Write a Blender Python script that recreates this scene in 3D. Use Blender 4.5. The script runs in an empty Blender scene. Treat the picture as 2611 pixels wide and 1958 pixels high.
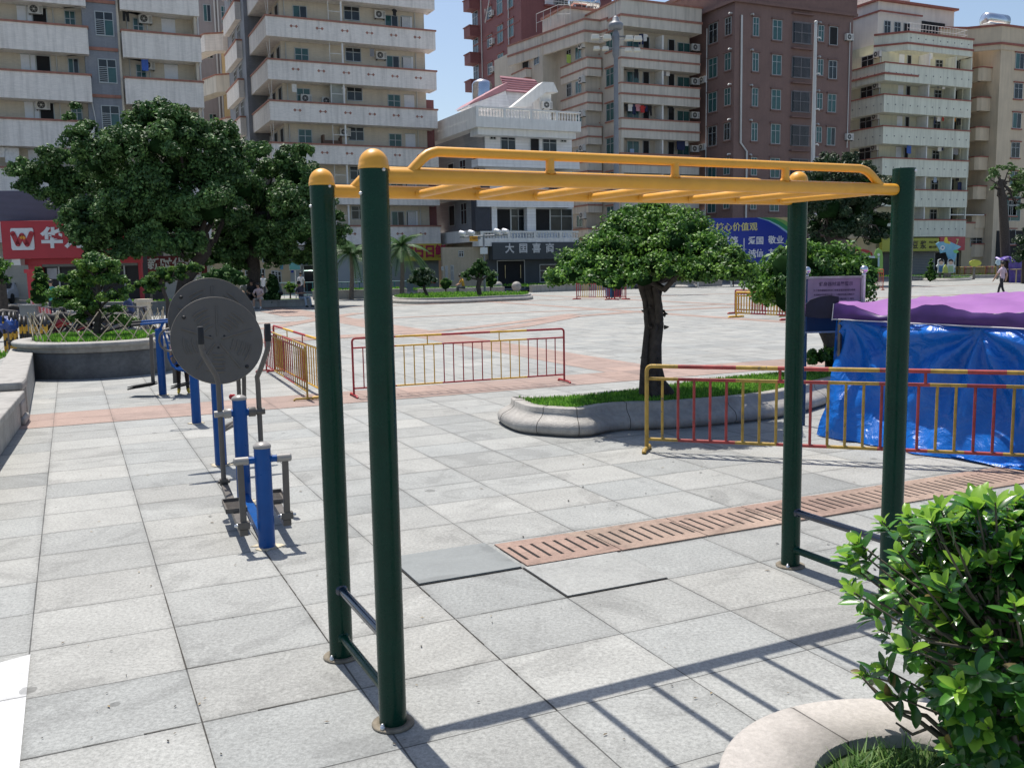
import bpy, math, random
import numpy as np
from mathutils import Vector, Matrix
R=math.radians
random.seed(7); rng=np.random.default_rng(7)
sc=bpy.context.scene
# ---------------------------------------------------------------- camera (solved from the tile grid and the verticals)
CAM_H=1.9; FPX=2390.0; PITCH=R(7.22); ROLL=R(1.0); IW,IH=2611.0,1958.0; DS=2611/2212
_f=Vector((0,math.cos(PITCH),-math.sin(PITCH))); _r=Vector((1,0,0)); _d=_f.cross(_r)
RT=_r*math.cos(ROLL)+_d*math.sin(ROLL); DN=-_r*math.sin(ROLL)+_d*math.cos(ROLL)
cd=bpy.data.cameras.new('camera'); cam=bpy.data.objects.new('camera',cd); sc.collection.objects.link(cam)
cd.sensor_width=36; cd.sensor_fit='HORIZONTAL'; cd.lens=36*FPX/IW; cd.clip_start=0.05; cd.clip_end=2000
mw=Matrix((RT,-DN,-_f)).transposed().to_4x4(); mw.translation=Vector((0,0,CAM_H)); cam.matrix_world=mw
sc.camera=cam
# ---------------------------------------------------------------- sky, sun, exposure
SUN_DIR=Vector((-0.447,0.801,2.26)).normalized()      # towards the sun, from the shadow of the far beam
elev=math.asin(SUN_DIR.z); azim=math.atan2(SUN_DIR.x,SUN_DIR.y)
w=bpy.data.worlds.new('World'); sc.world=w; w.use_nodes=True
nt=w.node_tree; bg=nt.nodes['Background']; sky=nt.nodes.new('ShaderNodeTexSky'); sky.sky_type='NISHITA'
sky.sun_disc=False; sky.sun_elevation=elev; sky.sun_rotation=azim; sky.altitude=20; sky.air_density=1.0; sky.dust_density=1.6; sky.ozone_density=1.2
nt.links.new(sky.outputs[0],bg.inputs[0]); bg.inputs[1].default_value=0.124
ld=bpy.data.lights.new('sun','SUN'); ld.energy=5.0; ld.angle=R(0.5); ld.color=(1,0.94,0.86)
so=bpy.data.objects.new('sun',ld); sc.collection.objects.link(so); so.rotation_euler=(-SUN_DIR).to_track_quat('-Z','Y').to_euler()
sc.view_settings.view_transform='Standard'; sc.view_settings.look='None'; sc.view_settings.exposure=0.2; sc.view_settings.gamma=1

# ---------------------------------------------------------------- measuring helpers: a pixel of the photo to a point in the place
def ray(x,y):
    X=(x*DS-IW/2)/FPX; Yy=(y*DS-IH/2)/FPX
    return RT*X+DN*Yy+_f
def proj(p):
    q=Vector(p)-Vector((0,0,CAM_H)); c=q.dot(_f); return ((IW/2+FPX*q.dot(RT)/c)/DS,(IH/2+FPX*q.dot(DN)/c)/DS)
def G(x,y,z=0.0):
    d=ray(x,y); t=(z-CAM_H)/d.z; p=d*t; return Vector((p.x,p.y,z))
def at(x,y,Y):
    d=ray(x,y); p=d*(Y/d.y); return Vector((p.x,p.y,p.z+CAM_H))
U=Vector((math.cos(R(25)),math.sin(R(25)),0)); V=Vector((-math.sin(R(25)),math.cos(R(25)),0)); YAW=R(25)
def uv(u,v,z=0): p=U*u+V*v; return Vector((p.x,p.y,z))
# ---------------------------------------------------------------- materials
MATS={}
def lin(c): return tuple((x/12.92 if x<=0.04045 else ((x+0.055)/1.055)**2.4) for x in c)
def mat(name,col,rough=0.7,metal=0.0,var=0.12,scale=3.0,bump=0.0,bscale=40.0,spec=0.5,coat=0.0,trans=0.0,brick=None,dirt=0.0,col2=None,emit=None,detail=5,wear=None):
    if name in MATS: return MATS[name]
    m=bpy.data.materials.new(name); m.use_nodes=True; t=m.node_tree; N=t.nodes; L=t.links
    b=N['Principled BSDF']; b.inputs['Roughness'].default_value=rough; b.inputs['Metallic'].default_value=metal
    b.inputs['Specular IOR Level'].default_value=spec; b.inputs['Coat Weight'].default_value=coat
    tc=N.new('ShaderNodeTexCoord'); no=N.new('ShaderNodeTexNoise'); no.inputs['Scale'].default_value=scale; no.inputs['Detail'].default_value=detail; no.inputs['Roughness'].default_value=0.6
    L.new(tc.outputs['Object'],no.inputs['Vector'])
    mx=N.new('ShaderNodeMix'); mx.data_type='RGBA'
    c2=col2 if col2 else tuple(x*(1+var) for x in col); c1=col if col2 else tuple(x*(1-var) for x in col)
    rp=N.new('ShaderNodeMapRange'); rp.inputs[1].default_value=0.3; rp.inputs[2].default_value=0.7
    L.new(no.outputs[0],rp.inputs[0]); L.new(rp.outputs[0],mx.inputs[0])
    mx.inputs[6].default_value=(*c1,1); mx.inputs[7].default_value=(*c2,1)
    out=mx.outputs[2]
    if brick:
        bw,bh,dark=brick
        sp=N.new('ShaderNodeSeparateXYZ'); L.new(tc.outputs['Object'],sp.inputs[0])
        ad=N.new('ShaderNodeMath'); ad.operation='ADD'; L.new(sp.outputs[0],ad.inputs[0]); L.new(sp.outputs[1],ad.inputs[1])
        cb=N.new('ShaderNodeCombineXYZ'); L.new(ad.outputs[0],cb.inputs[0]); L.new(sp.outputs[2],cb.inputs[1])
        bt=N.new('ShaderNodeTexBrick'); bt.inputs['Scale'].default_value=1; bt.inputs['Brick Width'].default_value=bw; bt.inputs['Row Height'].default_value=bh
        bt.inputs['Mortar Size'].default_value=min(bw,bh)*0.06; bt.inputs['Color1'].default_value=(1,1,1,1); bt.inputs['Color2'].default_value=(0.9,0.9,0.9,1); bt.inputs['Mortar'].default_value=(dark,dark,dark,1)
        L.new(cb.outputs[0],bt.inputs['Vector'])
        mm=N.new('ShaderNodeMix'); mm.data_type='RGBA'; mm.blend_type='MULTIPLY'; mm.inputs[0].default_value=1
        L.new(out,mm.inputs[6]); L.new(bt.outputs[0],mm.inputs[7]); out=mm.outputs[2]
    if dirt>0:   # vertical weather streaks
        mp=N.new('ShaderNodeMapping'); mp.inputs['Scale'].default_value=(3.0,3.0,0.25); L.new(tc.outputs['Object'],mp.inputs[0])
        n2=N.new('ShaderNodeTexNoise'); n2.inputs['Scale'].default_value=1.3; n2.inputs['Detail'].default_value=6; L.new(mp.outputs[0],n2.inputs['Vector'])
        r2=N.new('ShaderNodeMapRange'); r2.inputs[1].default_value=0.45; r2.inputs[2].default_value=0.75; r2.inputs[3].default_value=1.0; r2.inputs[4].default_value=1-dirt
        L.new(n2.outputs[0],r2.inputs[0])
        mm=N.new('ShaderNodeMix'); mm.data_type='RGBA'; mm.blend_type='MULTIPLY'; mm.inputs[0].default_value=1
        L.new(out,mm.inputs[6]); L.new(r2.outputs[0],mm.inputs[7]); out=mm.outputs[2]
    if wear:     # chips and rubbed patches with a shape of their own
        wcol,wth,wsc=wear; n5=N.new('ShaderNodeTexNoise'); n5.inputs['Scale'].default_value=wsc; n5.inputs['Detail'].default_value=9; n5.inputs['Roughness'].default_value=0.72; L.new(tc.outputs['Object'],n5.inputs['Vector'])
        r5=N.new('ShaderNodeMapRange'); r5.inputs[1].default_value=wth; r5.inputs[2].default_value=wth+0.02; L.new(n5.outputs[0],r5.inputs[0])
        mm=N.new('ShaderNodeMix'); mm.data_type='RGBA'; L.new(r5.outputs[0],mm.inputs[0]); L.new(out,mm.inputs[6]); mm.inputs[7].default_value=(*wcol,1); out=mm.outputs[2]
        r6=N.new('ShaderNodeMapRange'); r6.inputs[1].default_value=0.35; r6.inputs[2].default_value=0.7; r6.inputs[3].default_value=rough; r6.inputs[4].default_value=min(1,rough+0.25); L.new(n5.outputs[0],r6.inputs[0]); L.new(r6.outputs[0],b.inputs['Roughness'])
    L.new(out,b.inputs['Base Color'])
    if bump>0:
        n3=N.new('ShaderNodeTexNoise'); n3.inputs['Scale'].default_value=bscale; n3.inputs['Detail'].default_value=4; L.new(tc.outputs['Object'],n3.inputs['Vector'])
        bp=N.new('ShaderNodeBump'); bp.inputs['Strength'].default_value=bump; bp.inputs['Distance'].default_value=0.02
        L.new(n3.outputs[0],bp.inputs['Height']); L.new(bp.outputs[0],b.inputs['Normal'])
    if trans>0:
        ts=N.new('ShaderNodeBsdfTranslucent'); ms=N.new('ShaderNodeMixShader'); ms.inputs[0].default_value=trans
        L.new(out,ts.inputs[0]); L.new(b.outputs[0],ms.inputs[1]); L.new(ts.outputs[0],ms.inputs[2]); L.new(ms.outputs[0],N['Material Output'].inputs[0])
    if emit: b.inputs['Emission Color'].default_value=(*emit[0],1); b.inputs['Emission Strength'].default_value=emit[1]
    MATS[name]=m; return m
# ---------------------------------------------------------------- object helpers
def rootmat(o):
    m=Matrix.Translation(o.location)@o.rotation_euler.to_matrix().to_4x4()
    return (rootmat(o.parent)@m) if o.parent else m
def link(o): sc.collection.objects.link(o); return o
def tag(o,label=None,cat=None,group=None,kind=None):
    if label: o['label']=label
    if cat: o['category']=cat
    if group: o['group']=group
    if kind: o['kind']=kind
    return o
def thing(name,label,cat,loc=(0,0,0),rz=0.0,group=None):
    o=bpy.data.objects.new(name,None); o.empty_display_size=0.2; link(o); o.location=loc; o.rotation_euler=(0,0,rz); return tag(o,label,cat,group)
class MB:
    def __init__(s): s.v=[];s.f=[];s.m=[];s.sm=[]
    def add(s,vs,fs,mi=0,smooth=True):
        n=len(s.v); s.v+=[tuple(p) for p in vs]
        for f in fs: s.f.append(tuple(i+n for i in f)); s.m.append(mi); s.sm.append(smooth)
        return s
    def box(s,x0,x1,y0,y1,z0,z1,mi=0):
        x0,x1=sorted((x0,x1)); y0,y1=sorted((y0,y1)); z0,z1=sorted((z0,z1))
        return s.add([(x0,y0,z0),(x1,y0,z0),(x1,y1,z0),(x0,y1,z0),(x0,y0,z1),(x1,y0,z1),(x1,y1,z1),(x0,y1,z1)],[(3,2,1,0),(4,5,6,7),(0,1,5,4),(1,2,6,5),(2,3,7,6),(3,0,4,7)],mi,False)
    def bar(s,a,b,wd,ht=None,mi=0,up=(0,0,1)):
        a=Vector(a);b=Vector(b);ht=ht or wd; d=(b-a).normalized(); upv=Vector(up)
        if abs(d.dot(upv))>0.98: upv=Vector((0,1,0))
        sx=d.cross(upv).normalized()*wd/2; sz=sx.cross(d).normalized()*ht/2
        vs=[a-sx-sz,a+sx-sz,a+sx+sz,a-sx+sz,b-sx-sz,b+sx-sz,b+sx+sz,b-sx+sz]
        return s.add(vs,[(0,1,2,3),(7,6,5,4),(1,0,4,5),(2,1,5,6),(3,2,6,7),(0,3,7,4)],mi,False)
    def tube(s,pts,r,n=10,mi=0,cap=True,closed=False):
        P=[Vector(p) for p in pts]; k=len(P); rs=r if isinstance(r,(list,tuple)) else [r]*k; vs=[];fs=[]
        ref=None
        for i,p in enumerate(P):
            if closed: d=(P[(i+1)%k]-P[i-1])
            else: d=(P[min(i+1,k-1)]-P[max(i-1,0)])
            d=d.normalized()
            if ref is None:
                ref=Vector((0,0,1)) if abs(d.z)<0.9 else Vector((1,0,0))
            a=d.cross(ref).normalized(); b=a.cross(d).normalized(); ref=b
            for j in range(n):
                t=2*math.pi*j/n; vs.append(p+(a*math.cos(t)+b*math.sin(t))*rs[i])
        m=k if closed else k-1
        for i in range(m):
            for j in range(n):
                i2=(i+1)%k; fs.append((i*n+j,i2*n+j,i2*n+(j+1)%n,i*n+(j+1)%n))
        s.add(vs,fs,mi,True)
        if cap and not closed:
            s.add([vs[j] for j in range(n)],[tuple(range(n))],mi,False); s.add([vs[(k-1)*n+j] for j in range(n)],[tuple(reversed(range(n)))],mi,False)
        return s
    def lathe(s,prof,c=(0,0,0),n=24,mi=0,axis=None):
        c=Vector(c); M=Matrix.Identity(3) if axis is None else Vector(axis).to_track_quat('Z','Y').to_matrix(); vs=[];fs=[]
        for (r,z) in prof:
            for j in range(n):
                t=2*math.pi*j/n; vs.append(c+M@Vector((r*math.cos(t),r*math.sin(t),z)))
        for i in range(len(prof)-1):
            for j in range(n): fs.append((i*n+j,i*n+(j+1)%n,(i+1)*n+(j+1)%n,(i+1)*n+j))
        s.add(vs,fs,mi,True)
        if prof[0][0]>1e-4: s.add(vs[:n],[tuple(reversed(range(n)))],mi,False)
        if prof[-1][0]>1e-4: s.add(vs[-n:],[tuple(range(n))],mi,False)
        return s
    def prism(s,poly,z0,z1,mi=0):      # poly counter-clockwise in xy
        n=len(poly); vs=[(x,y,z0) for x,y in poly]+[(x,y,z1) for x,y in poly]
        fs=[tuple(reversed(range(n))),tuple(range(n,2*n))]+[(i,(i+1)%n,n+(i+1)%n,n+i) for i in range(n)]
        return s.add(vs,fs,mi,False)
    def plate(s,poly,O,ax,az,thick,mi=0):   # outline in the plane (ax,az) at O, thickness along ax x az
        O=Vector(O);ax=Vector(ax);az=Vector(az);nn=ax.cross(az).normalized()*thick; n=len(poly)
        vs=[O+ax*a+az*b for a,b in poly]; vs+= [p+nn for p in vs]
        fs=[tuple(reversed(range(n))),tuple(range(n,2*n))]+[(i,(i+1)%n,n+(i+1)%n,n+i) for i in range(n)]
        return s.add(vs,fs,mi,False)
    def strip(s,pts,o0,o1,z0,z1,mi=0,closed=False):   # wall following pts, from offset o0 to o1 (positive = right-hand side of travel)
        P=[Vector((p[0],p[1])) for p in pts]; k=len(P); A=[];B=[]
        for i in range(k):
            dp=(P[i]-P[i-1]).normalized() if (i>0 or closed) else None
            dn=(P[(i+1)%k]-P[i]).normalized() if (i<k-1 or closed) else None
            if dp is None: dp=dn
            if dn is None: dn=dp
            n1=Vector((dp.y,-dp.x)); n2=Vector((dn.y,-dn.x)); mvec=(n1+n2); mvec=mvec/max(mvec.length_squared,1e-6)*2
            A.append(P[i]+mvec*o0); B.append(P[i]+mvec*o1)
        m=k if closed else k-1
        vs=[(a.x,a.y,z0) for a in A]+[(b.x,b.y,z0) for b in B]+[(a.x,a.y,z1) for a in A]+[(b.x,b.y,z1) for b in B]; fs=[]
        for i in range(m):
            j=(i+1)%k
            fs+=[(i,j,k+j,k+i),(2*k+i,3*k+i,3*k+j,2*k+j),(k+i,k+j,3*k+j,3*k+i),(j,i,2*k+i,2*k+j)]
        if not closed: fs+=[(0,k,3*k,2*k),(k-1,2*k+k-1,3*k+k-1,2*k-1)]
        return s.add(vs,fs,mi,False)
    def mesh(s,name,mats,fix=True):
        me=bpy.data.meshes.new(name); me.from_pydata(s.v,[],s.f)
        for m in (mats if isinstance(mats,(list,tuple)) else [mats]): me.materials.append(m)
        me.polygons.foreach_set('material_index',s.m); me.polygons.foreach_set('use_smooth',s.sm)
        if fix:
            import bmesh
            bm=bmesh.new(); bm.from_mesh(me); bmesh.ops.recalc_face_normals(bm,faces=bm.faces); bm.to_mesh(me); bm.free()
        me.update(); return me
    def build(s,name,mats,parent=None,world=False,bevel=0):
        if world and parent is not None:
            inv=rootmat(parent).inverted(); s.v=[tuple(inv@Vector(p)) for p in s.v]
        o=bpy.data.objects.new(name,s.mesh(name,mats)); link(o)
        if parent is not None: o.parent=parent
        if bevel:
            b=o.modifiers.new('bevel','BEVEL'); b.width=bevel; b.segments=2; b.limit_method='ANGLE'
        return o
    def solo(s,name,mats,label,cat,group=None,origin=None,bevel=0):   # a thing that is one mesh, verts in world coords
        if origin is None:
            a=np.array(s.v); origin=(float(a[:,0].mean()),float(a[:,1].mean()),float(a[:,2].min()))
        O=Vector(origin); s.v=[tuple(Vector(p)-O) for p in s.v]
        o=s.build(name,mats,bevel=bevel); o.location=O; return tag(o,label,cat,group)
def structure(mb,name,mats):
    o=mb.build(name,mats); o['kind']='structure'; return o
def inst(me,name,parent,loc,rz=0):
    o=bpy.data.objects.new(name,me); link(o); o.parent=parent; o.location=loc; o.rotation_euler=(0,0,rz); return o
def dup(root,loc,rz,label=None,group=None):
    def cp(o,par):
        c=o.copy(); link(c); c.parent=par
        for ch in o.children: cp(ch,c)
        return c
    r=cp(root,None); r.location=loc; r.rotation_euler=(0,0,rz)
    if label: r['label']=label
    if group: r['group']=group
    return r
def text_mesh(body,size,ext=0.01,bold=0.0,spacing=1.0):
    t=bpy.data.curves.new('t','FONT'); t.body=body; t.size=size; t.extrude=ext; t.offset=bold; t.space_character=spacing; t.align_x='CENTER'; t.align_y='CENTER'; t.resolution_u=3
    ob=bpy.data.objects.new('t',t); link(ob); dg=bpy.context.evaluated_depsgraph_get()
    me=bpy.data.meshes.new_from_object(ob.evaluated_get(dg)); bpy.data.objects.remove(ob); bpy.data.curves.remove(t); return me
def text(body,size,m,parent,loc,rz,ext=0.01,bold=0.0,name='lettering',sx=1.0,spacing=1.0):
    me=text_mesh(body,size,ext,bold,spacing); me.materials.clear(); me.materials.append(m)
    me.transform(Matrix.Rotation(R(90),4,'X')@Matrix.Diagonal((sx,1,1,1)))
    o=bpy.data.objects.new(name,me); link(o); o.parent=parent; o.location=loc; o.rotation_euler=(0,0,rz); return o
# leaves -------------------------------------------------------------
def leaf_mesh(name,C,Nn,S,mi,mats,aspect=0.5,core=None,fold=0.25):
    n=len(C); Nn=Nn/np.linalg.norm(Nn,axis=1,keepdims=True)
    ref=rng.normal(size=(n,3)); A=np.cross(Nn,ref); A/=np.linalg.norm(A,axis=1,keepdims=True)+1e-9; B=np.cross(Nn,A)
    s=S[:,None]
    v0=C-A*s*0.5; v2=C+A*s*0.5; v1=C+B*s*aspect*0.5+Nn*s*fold*0.3-A*s*0.05; v3=C-B*s*aspect*0.5+Nn*s*fold*0.3-A*s*0.05
    vs=np.stack([v0,v1,v2,v3],1).reshape(-1,3)
    fs=np.arange(n*4).reshape(n,4)
    tri=np.concatenate([fs[:,[0,1,2]],fs[:,[0,2,3]]],1).reshape(-1,3)
    ml=np.repeat(mi,2)
    V=vs;F=tri
    if core is not None:
        cv,cf=core; F=np.concatenate([F,cf+len(V)]); V=np.concatenate([V,cv]); ml=np.concatenate([ml,np.full(len(cf),len(mats)-1,int)])
    me=bpy.data.meshes.new(name); me.vertices.add(len(V)); me.vertices.foreach_set('co',V.ravel().astype(np.float32))
    me.loops.add(len(F)*3); me.loops.foreach_set('vertex_index',F.ravel().astype(np.int32))
    me.polygons.add(len(F)); me.polygons.foreach_set('loop_start',(np.arange(len(F))*3).astype(np.int32)); me.polygons.foreach_set('loop_total',np.full(len(F),3,np.int32))
    for m in mats: me.materials.append(m)
    me.polygons.foreach_set('material_index',ml.astype(np.int32)); me.update(); me.validate(); return me
def ico(sub=1):
    import bmesh
    bm=bmesh.new(); bmesh.ops.create_icosphere(bm,subdivisions=sub,radius=1); v=np.array([p.co[:] for p in bm.verts]); f=np.array([[q.index for q in p.verts] for p in bm.faces]); bm.free(); return v,f
def crown(name,blobs,n,size,mats,parent,clumps=14,clr=0.38,aspect=0.5,corer=0.62,up=0.35,mw=None,squash=0.75):
    """blobs: (x,y,z,rx,ry,rz) in world; leaves gathered in clumps over each blob."""
    inv=rootmat(parent).inverted() if parent else Matrix.Identity(4)
    C=[];Nn=[];S=[];MI=[];cv=[];cf=[];off=0; tot=sum((b[3]*b[5]) for b in blobs); iv,jf=ico(2)
    for b in blobs:
        c=np.array(b[:3]); r=np.array(b[3:6]); nb=int(n*b[3]*b[5]/tot); k=clumps; per=max(4,nb//k)
        for q in range(k):
            d=rng.normal(size=3); d/=np.linalg.norm(d); 
            if d[2]<-0.5: d[2]*=-0.6
            cc=c+d*r*rng.uniform(0.55,0.95); rr=r.mean()*clr*rng.uniform(0.6,1.25)
            e=rng.normal(size=(per,3)); e/=np.linalg.norm(e,axis=1,keepdims=True)
            rad=rr*(rng.uniform(0.35,1.0,size=(per,1))**0.5)
            p=cc+e*rad*np.array([1,1,squash]); 
            C.append(p); nn=e*0.8+rng.normal(size=(per,3))*0.55+np.array([0,0,up]); Nn.append(nn); S.append(size*rng.uniform(0.6,1.25,size=per))
            base=rng.choice(len(mats),p=mw) if mw else rng.integers(len(mats))
            m=np.where(rng.random(per)<0.65,base,rng.integers(0,len(mats),per)); MI.append(m)
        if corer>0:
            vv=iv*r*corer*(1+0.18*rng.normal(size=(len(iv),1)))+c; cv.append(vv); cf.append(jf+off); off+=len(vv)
    C=np.concatenate(C);Nn=np.concatenate(Nn);S=np.concatenate(S);MI=np.concatenate(MI)
    core=None
    M=np.array(inv)
    tf=lambda P:P@M[:3,:3].T+M[:3,3]
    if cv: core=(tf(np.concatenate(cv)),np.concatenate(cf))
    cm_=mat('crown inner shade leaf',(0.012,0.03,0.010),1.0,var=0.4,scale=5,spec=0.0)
    me=leaf_mesh(name,tf(C),Nn@M[:3,:3].T,S,MI,list(mats)+[cm_],aspect,core); o=bpy.data.objects.new(name,me); link(o)
    if parent: o.parent=parent
    return o
def limb(mb,a,b,r0,r1,wob=0.08,n=6,seg=8,mi=0):
    a=Vector(a);b=Vector(b);L=(b-a).length; pts=[];rs=[]
    for i in range(n+1):
        t=i/n; w_=Vector(rng.normal(size=3))*wob*L*math.sin(math.pi*t)*0.5; pts.append(a.lerp(b,t)+w_); rs.append(r0+(r1-r0)*t)
    mb.tube(pts,rs,seg,mi); return pts
# ================================================================ ground
def paving(name,colA,colB,tw,td,u0,v0,joint=0.007,speck=0.62,jd=0.28,rough=0.75,tilevar=0.075,stain=0.19):
    m=bpy.data.materials.new(name); m.use_nodes=True; t=m.node_tree; N=t.nodes; L=t.links; b=N['Principled BSDF']
    tc=N.new('ShaderNodeTexCoord'); mp=N.new('ShaderNodeMapping'); mp.vector_type='TEXTURE'; mp.inputs['Rotation'].default_value=(0,0,R(25)); L.new(tc.outputs['Object'],mp.inputs[0])
    sp=N.new('ShaderNodeSeparateXYZ'); L.new(mp.outputs[0],sp.inputs[0])
    def mth(op,a,bv=None,c=None):
        n=N.new('ShaderNodeMath'); n.operation=op
        for i,x in enumerate((a,bv,c)):
            if x is None: continue
            if isinstance(x,(int,float)): n.inputs[i].default_value=x
            else: L.new(x,n.inputs[i])
        return n.outputs[0]
    # slight waviness so the joints are not ruler straight
    x=mth('DIVIDE',mth('SUBTRACT',sp.outputs[0],u0),tw); y=mth('DIVIDE',mth('SUBTRACT',sp.outputs[1],v0),td)
    fx=mth('FRACT',x); fy=mth('FRACT',y); cx=mth('FLOOR',x); cy=mth('FLOOR',y)
    ex=mth('MULTIPLY',mth('MINIMUM',fx,mth('SUBTRACT',1.0,fx)),tw); ey=mth('MULTIPLY',mth('MINIMUM',fy,mth('SUBTRACT',1.0,fy)),td)
    e=mth('MINIMUM',ex,ey)
    nj=N.new('ShaderNodeTexNoise'); nj.inputs['Scale'].default_value=2.3; nj.inputs['Detail'].default_value=3; L.new(tc.outputs['Object'],nj.inputs[0])
    jw=mth('MULTIPLY',nj.outputs[0],joint)
    jm=mth('LESS_THAN',e,jw)
    cb=N.new('ShaderNodeCombineXYZ'); L.new(cx,cb.inputs[0]); L.new(cy,cb.inputs[1]); wn=N.new('ShaderNodeTexWhiteNoise'); wn.noise_dimensions='3D'; L.new(cb.outputs[0],wn.inputs[0])
    # per tile tone
    tone=mth('ADD',mth('MULTIPLY',wn.outputs[0],tilevar*2),1-tilevar)
    sc_=N.new('ShaderNodeTexNoise'); sc_.inputs['Scale'].default_value=48; sc_.inputs['Detail'].default_value=4; sc_.inputs['Roughness'].default_value=0.9; L.new(tc.outputs['Object'],sc_.inputs[0])
    tone=mth('MULTIPLY',tone,mth('ADD',mth('MULTIPLY',mth('SUBTRACT',sc_.outputs[0],0.5),speck*3.2),1.0))
    # offset the stain noise per tile so patches stop at joints
    ad=N.new('ShaderNodeVectorMath'); ad.operation='MULTIPLY_ADD'; L.new(wn.outputs[1],ad.inputs[0]); ad.inputs[1].default_value=(7,7,7); L.new(tc.outputs['Object'],ad.inputs[2])
    sn=N.new('ShaderNodeTexNoise'); sn.inputs['Scale'].default_value=2.6; sn.inputs['Detail'].default_value=7; sn.inputs['Roughness'].default_value=0.62; sn.inputs['Distortion'].default_value=0.6; L.new(ad.outputs[0],sn.inputs[0])
    tone=mth('MULTIPLY',tone,mth('ADD',mth('MULTIPLY',mth('SUBTRACT',sn.outputs[0],0.5),stain*2.6),1.0))
    lg=N.new('ShaderNodeTexNoise'); lg.inputs['Scale'].default_value=0.35; lg.inputs['Detail'].default_value=5; L.new(tc.outputs['Object'],lg.inputs[0])
    tone=mth('MULTIPLY',tone,mth('ADD',mth('MULTIPLY',mth('SUBTRACT',lg.outputs[0],0.5),0.22),1.0))
    # occasional darker replacement slabs, blotchy water marks, dirt gathered along the joints
    wc=N.new('ShaderNodeSeparateColor'); L.new(wn.outputs[1],wc.inputs[0])
    tone=mth('MULTIPLY',tone,mth('SUBTRACT',1.0,mth('MULTIPLY',mth('GREATER_THAN',wc.outputs[2],0.90),0.10 if speck>0.2 else 0.0)))
    bl=N.new('ShaderNodeTexNoise'); bl.inputs['Scale'].default_value=1.1; bl.inputs['Detail'].default_value=8; bl.inputs['Roughness'].default_value=0.68; bl.inputs['Distortion'].default_value=1.2; L.new(ad.outputs[0],bl.inputs[0])
    br=N.new('ShaderNodeMapRange'); br.interpolation_type='SMOOTHSTEP'; br.inputs[1].default_value=0.52; br.inputs[2].default_value=0.62; L.new(bl.outputs[0],br.inputs[0])
    tone=mth('MULTIPLY',tone,mth('SUBTRACT',1.0,mth('MULTIPLY',br.outputs[0],stain*0.95)))
    er=N.new('ShaderNodeMapRange'); er.inputs[1].default_value=0.0; er.inputs[2].default_value=0.045; er.inputs[3].default_value=1.0; er.inputs[4].default_value=0.0; L.new(e,er.inputs[0])
    tone=mth('MULTIPLY',tone,mth('SUBTRACT',1.0,mth('MULTIPLY',mth('MULTIPLY',er.outputs[0],nj.outputs[0]),0.30)))
    # pale worn flecks
    fl=N.new('ShaderNodeTexNoise'); fl.inputs['Scale'].default_value=16; fl.inputs['Detail'].default_value=5; fl.inputs['Roughness'].default_value=0.75; L.new(ad.outputs[0],fl.inputs[0])
    fr=N.new('ShaderNodeMapRange'); fr.inputs[1].default_value=0.60; fr.inputs[2].default_value=0.70; L.new(fl.outputs[0],fr.inputs[0])
    tone=mth('MULTIPLY',tone,mth('ADD',1.0,mth('MULTIPLY',fr.outputs[0],0.16)))
    # trodden-in spots
    vo=N.new('ShaderNodeTexVoronoi'); vo.inputs['Scale'].default_value=1.9; L.new(tc.outputs['Object'],vo.inputs['Vector'])
    wv=N.new('ShaderNodeTexNoise'); wv.inputs['Scale'].default_value=18; L.new(tc.outputs['Object'],wv.inputs[0])
    spx=N.new('ShaderNodeSeparateColor'); L.new(vo.outputs['Color'],spx.inputs[0])
    rad=mth('MULTIPLY',mth('MULTIPLY',mth('GREATER_THAN',spx.outputs[0],0.35),spx.outputs[1]),0.095)
    spot=mth('LESS_THAN',mth('ADD',vo.outputs['Distance'],mth('MULTIPLY',mth('SUBTRACT',wv.outputs[0],0.5),0.07)),rad)
    tone=mth('MULTIPLY',tone,mth('SUBTRACT',1.0,mth('MULTIPLY',spot,0.42)))
    tone=mth('MULTIPLY',tone,mth('SUBTRACT',1.0,mth('MULTIPLY',jm,1-jd)))
    mx=N.new('ShaderNodeMix'); mx.data_type='RGBA'; L.new(wn.outputs[0],mx.inputs[0])
    rg=N.new('ShaderNodeSeparateColor'); L.new(wn.outputs[1],rg.inputs[0]); L.new(rg.outputs[1],mx.inputs[0])
    mx.inputs[6].default_value=(*colA,1); mx.inputs[7].default_value=(*colB,1)
    vm=N.new('ShaderNodeVectorMath'); vm.operation='SCALE'; L.new(mx.outputs[2],vm.inputs[0]); L.new(tone,vm.inputs['Scale'])
    L.new(vm.outputs[0],b.inputs['Base Color']); b.inputs['Roughness'].default_value=rough; b.inputs['Specular IOR Level'].default_value=0.4
    bp=N.new('ShaderNodeBump'); bp.inputs['Strength'].default_value=0.35; bp.inputs['Distance'].default_value=0.004; L.new(mth('SUBTRACT',sc_.outputs[0],mth('MULTIPLY',jm,0.8)),bp.inputs['Height']); L.new(bp.outputs[0],b.inputs['Normal'])
    return m
GREY=paving('granite paving',(0.320,0.323,0.306),(0.268,0.280,0.274),0.694,0.594,1.073,4.576)
PINK=paving('pink granite',(0.33,0.238,0.20),(0.30,0.225,0.195),0.694,0.62,1.073,12.9,speck=0.4,stain=0.16,joint=0.006,jd=0.5)
WHT=paving('pale granite',(0.52,0.53,0.53),(0.49,0.50,0.50),0.9,0.8,0.2,3.0,speck=0.3,tilevar=0.03,stain=0.10)
PLG=paving('pinkish granite',(0.43,0.405,0.375),(0.41,0.385,0.36),5,5,0,0,speck=0.3,tilevar=0.02,stain=0.12)
ASPH=mat('asphalt',(0.30,0.30,0.30),0.9,var=0.12,scale=0.6)
mb=MB(); mb.add([(-900,-60,0),(900,-60,0),(900,1500,0),(-900,1500,0)],[(0,1,2,3)],0,False); structure(mb,'plaza_paving',GREY)
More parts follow.
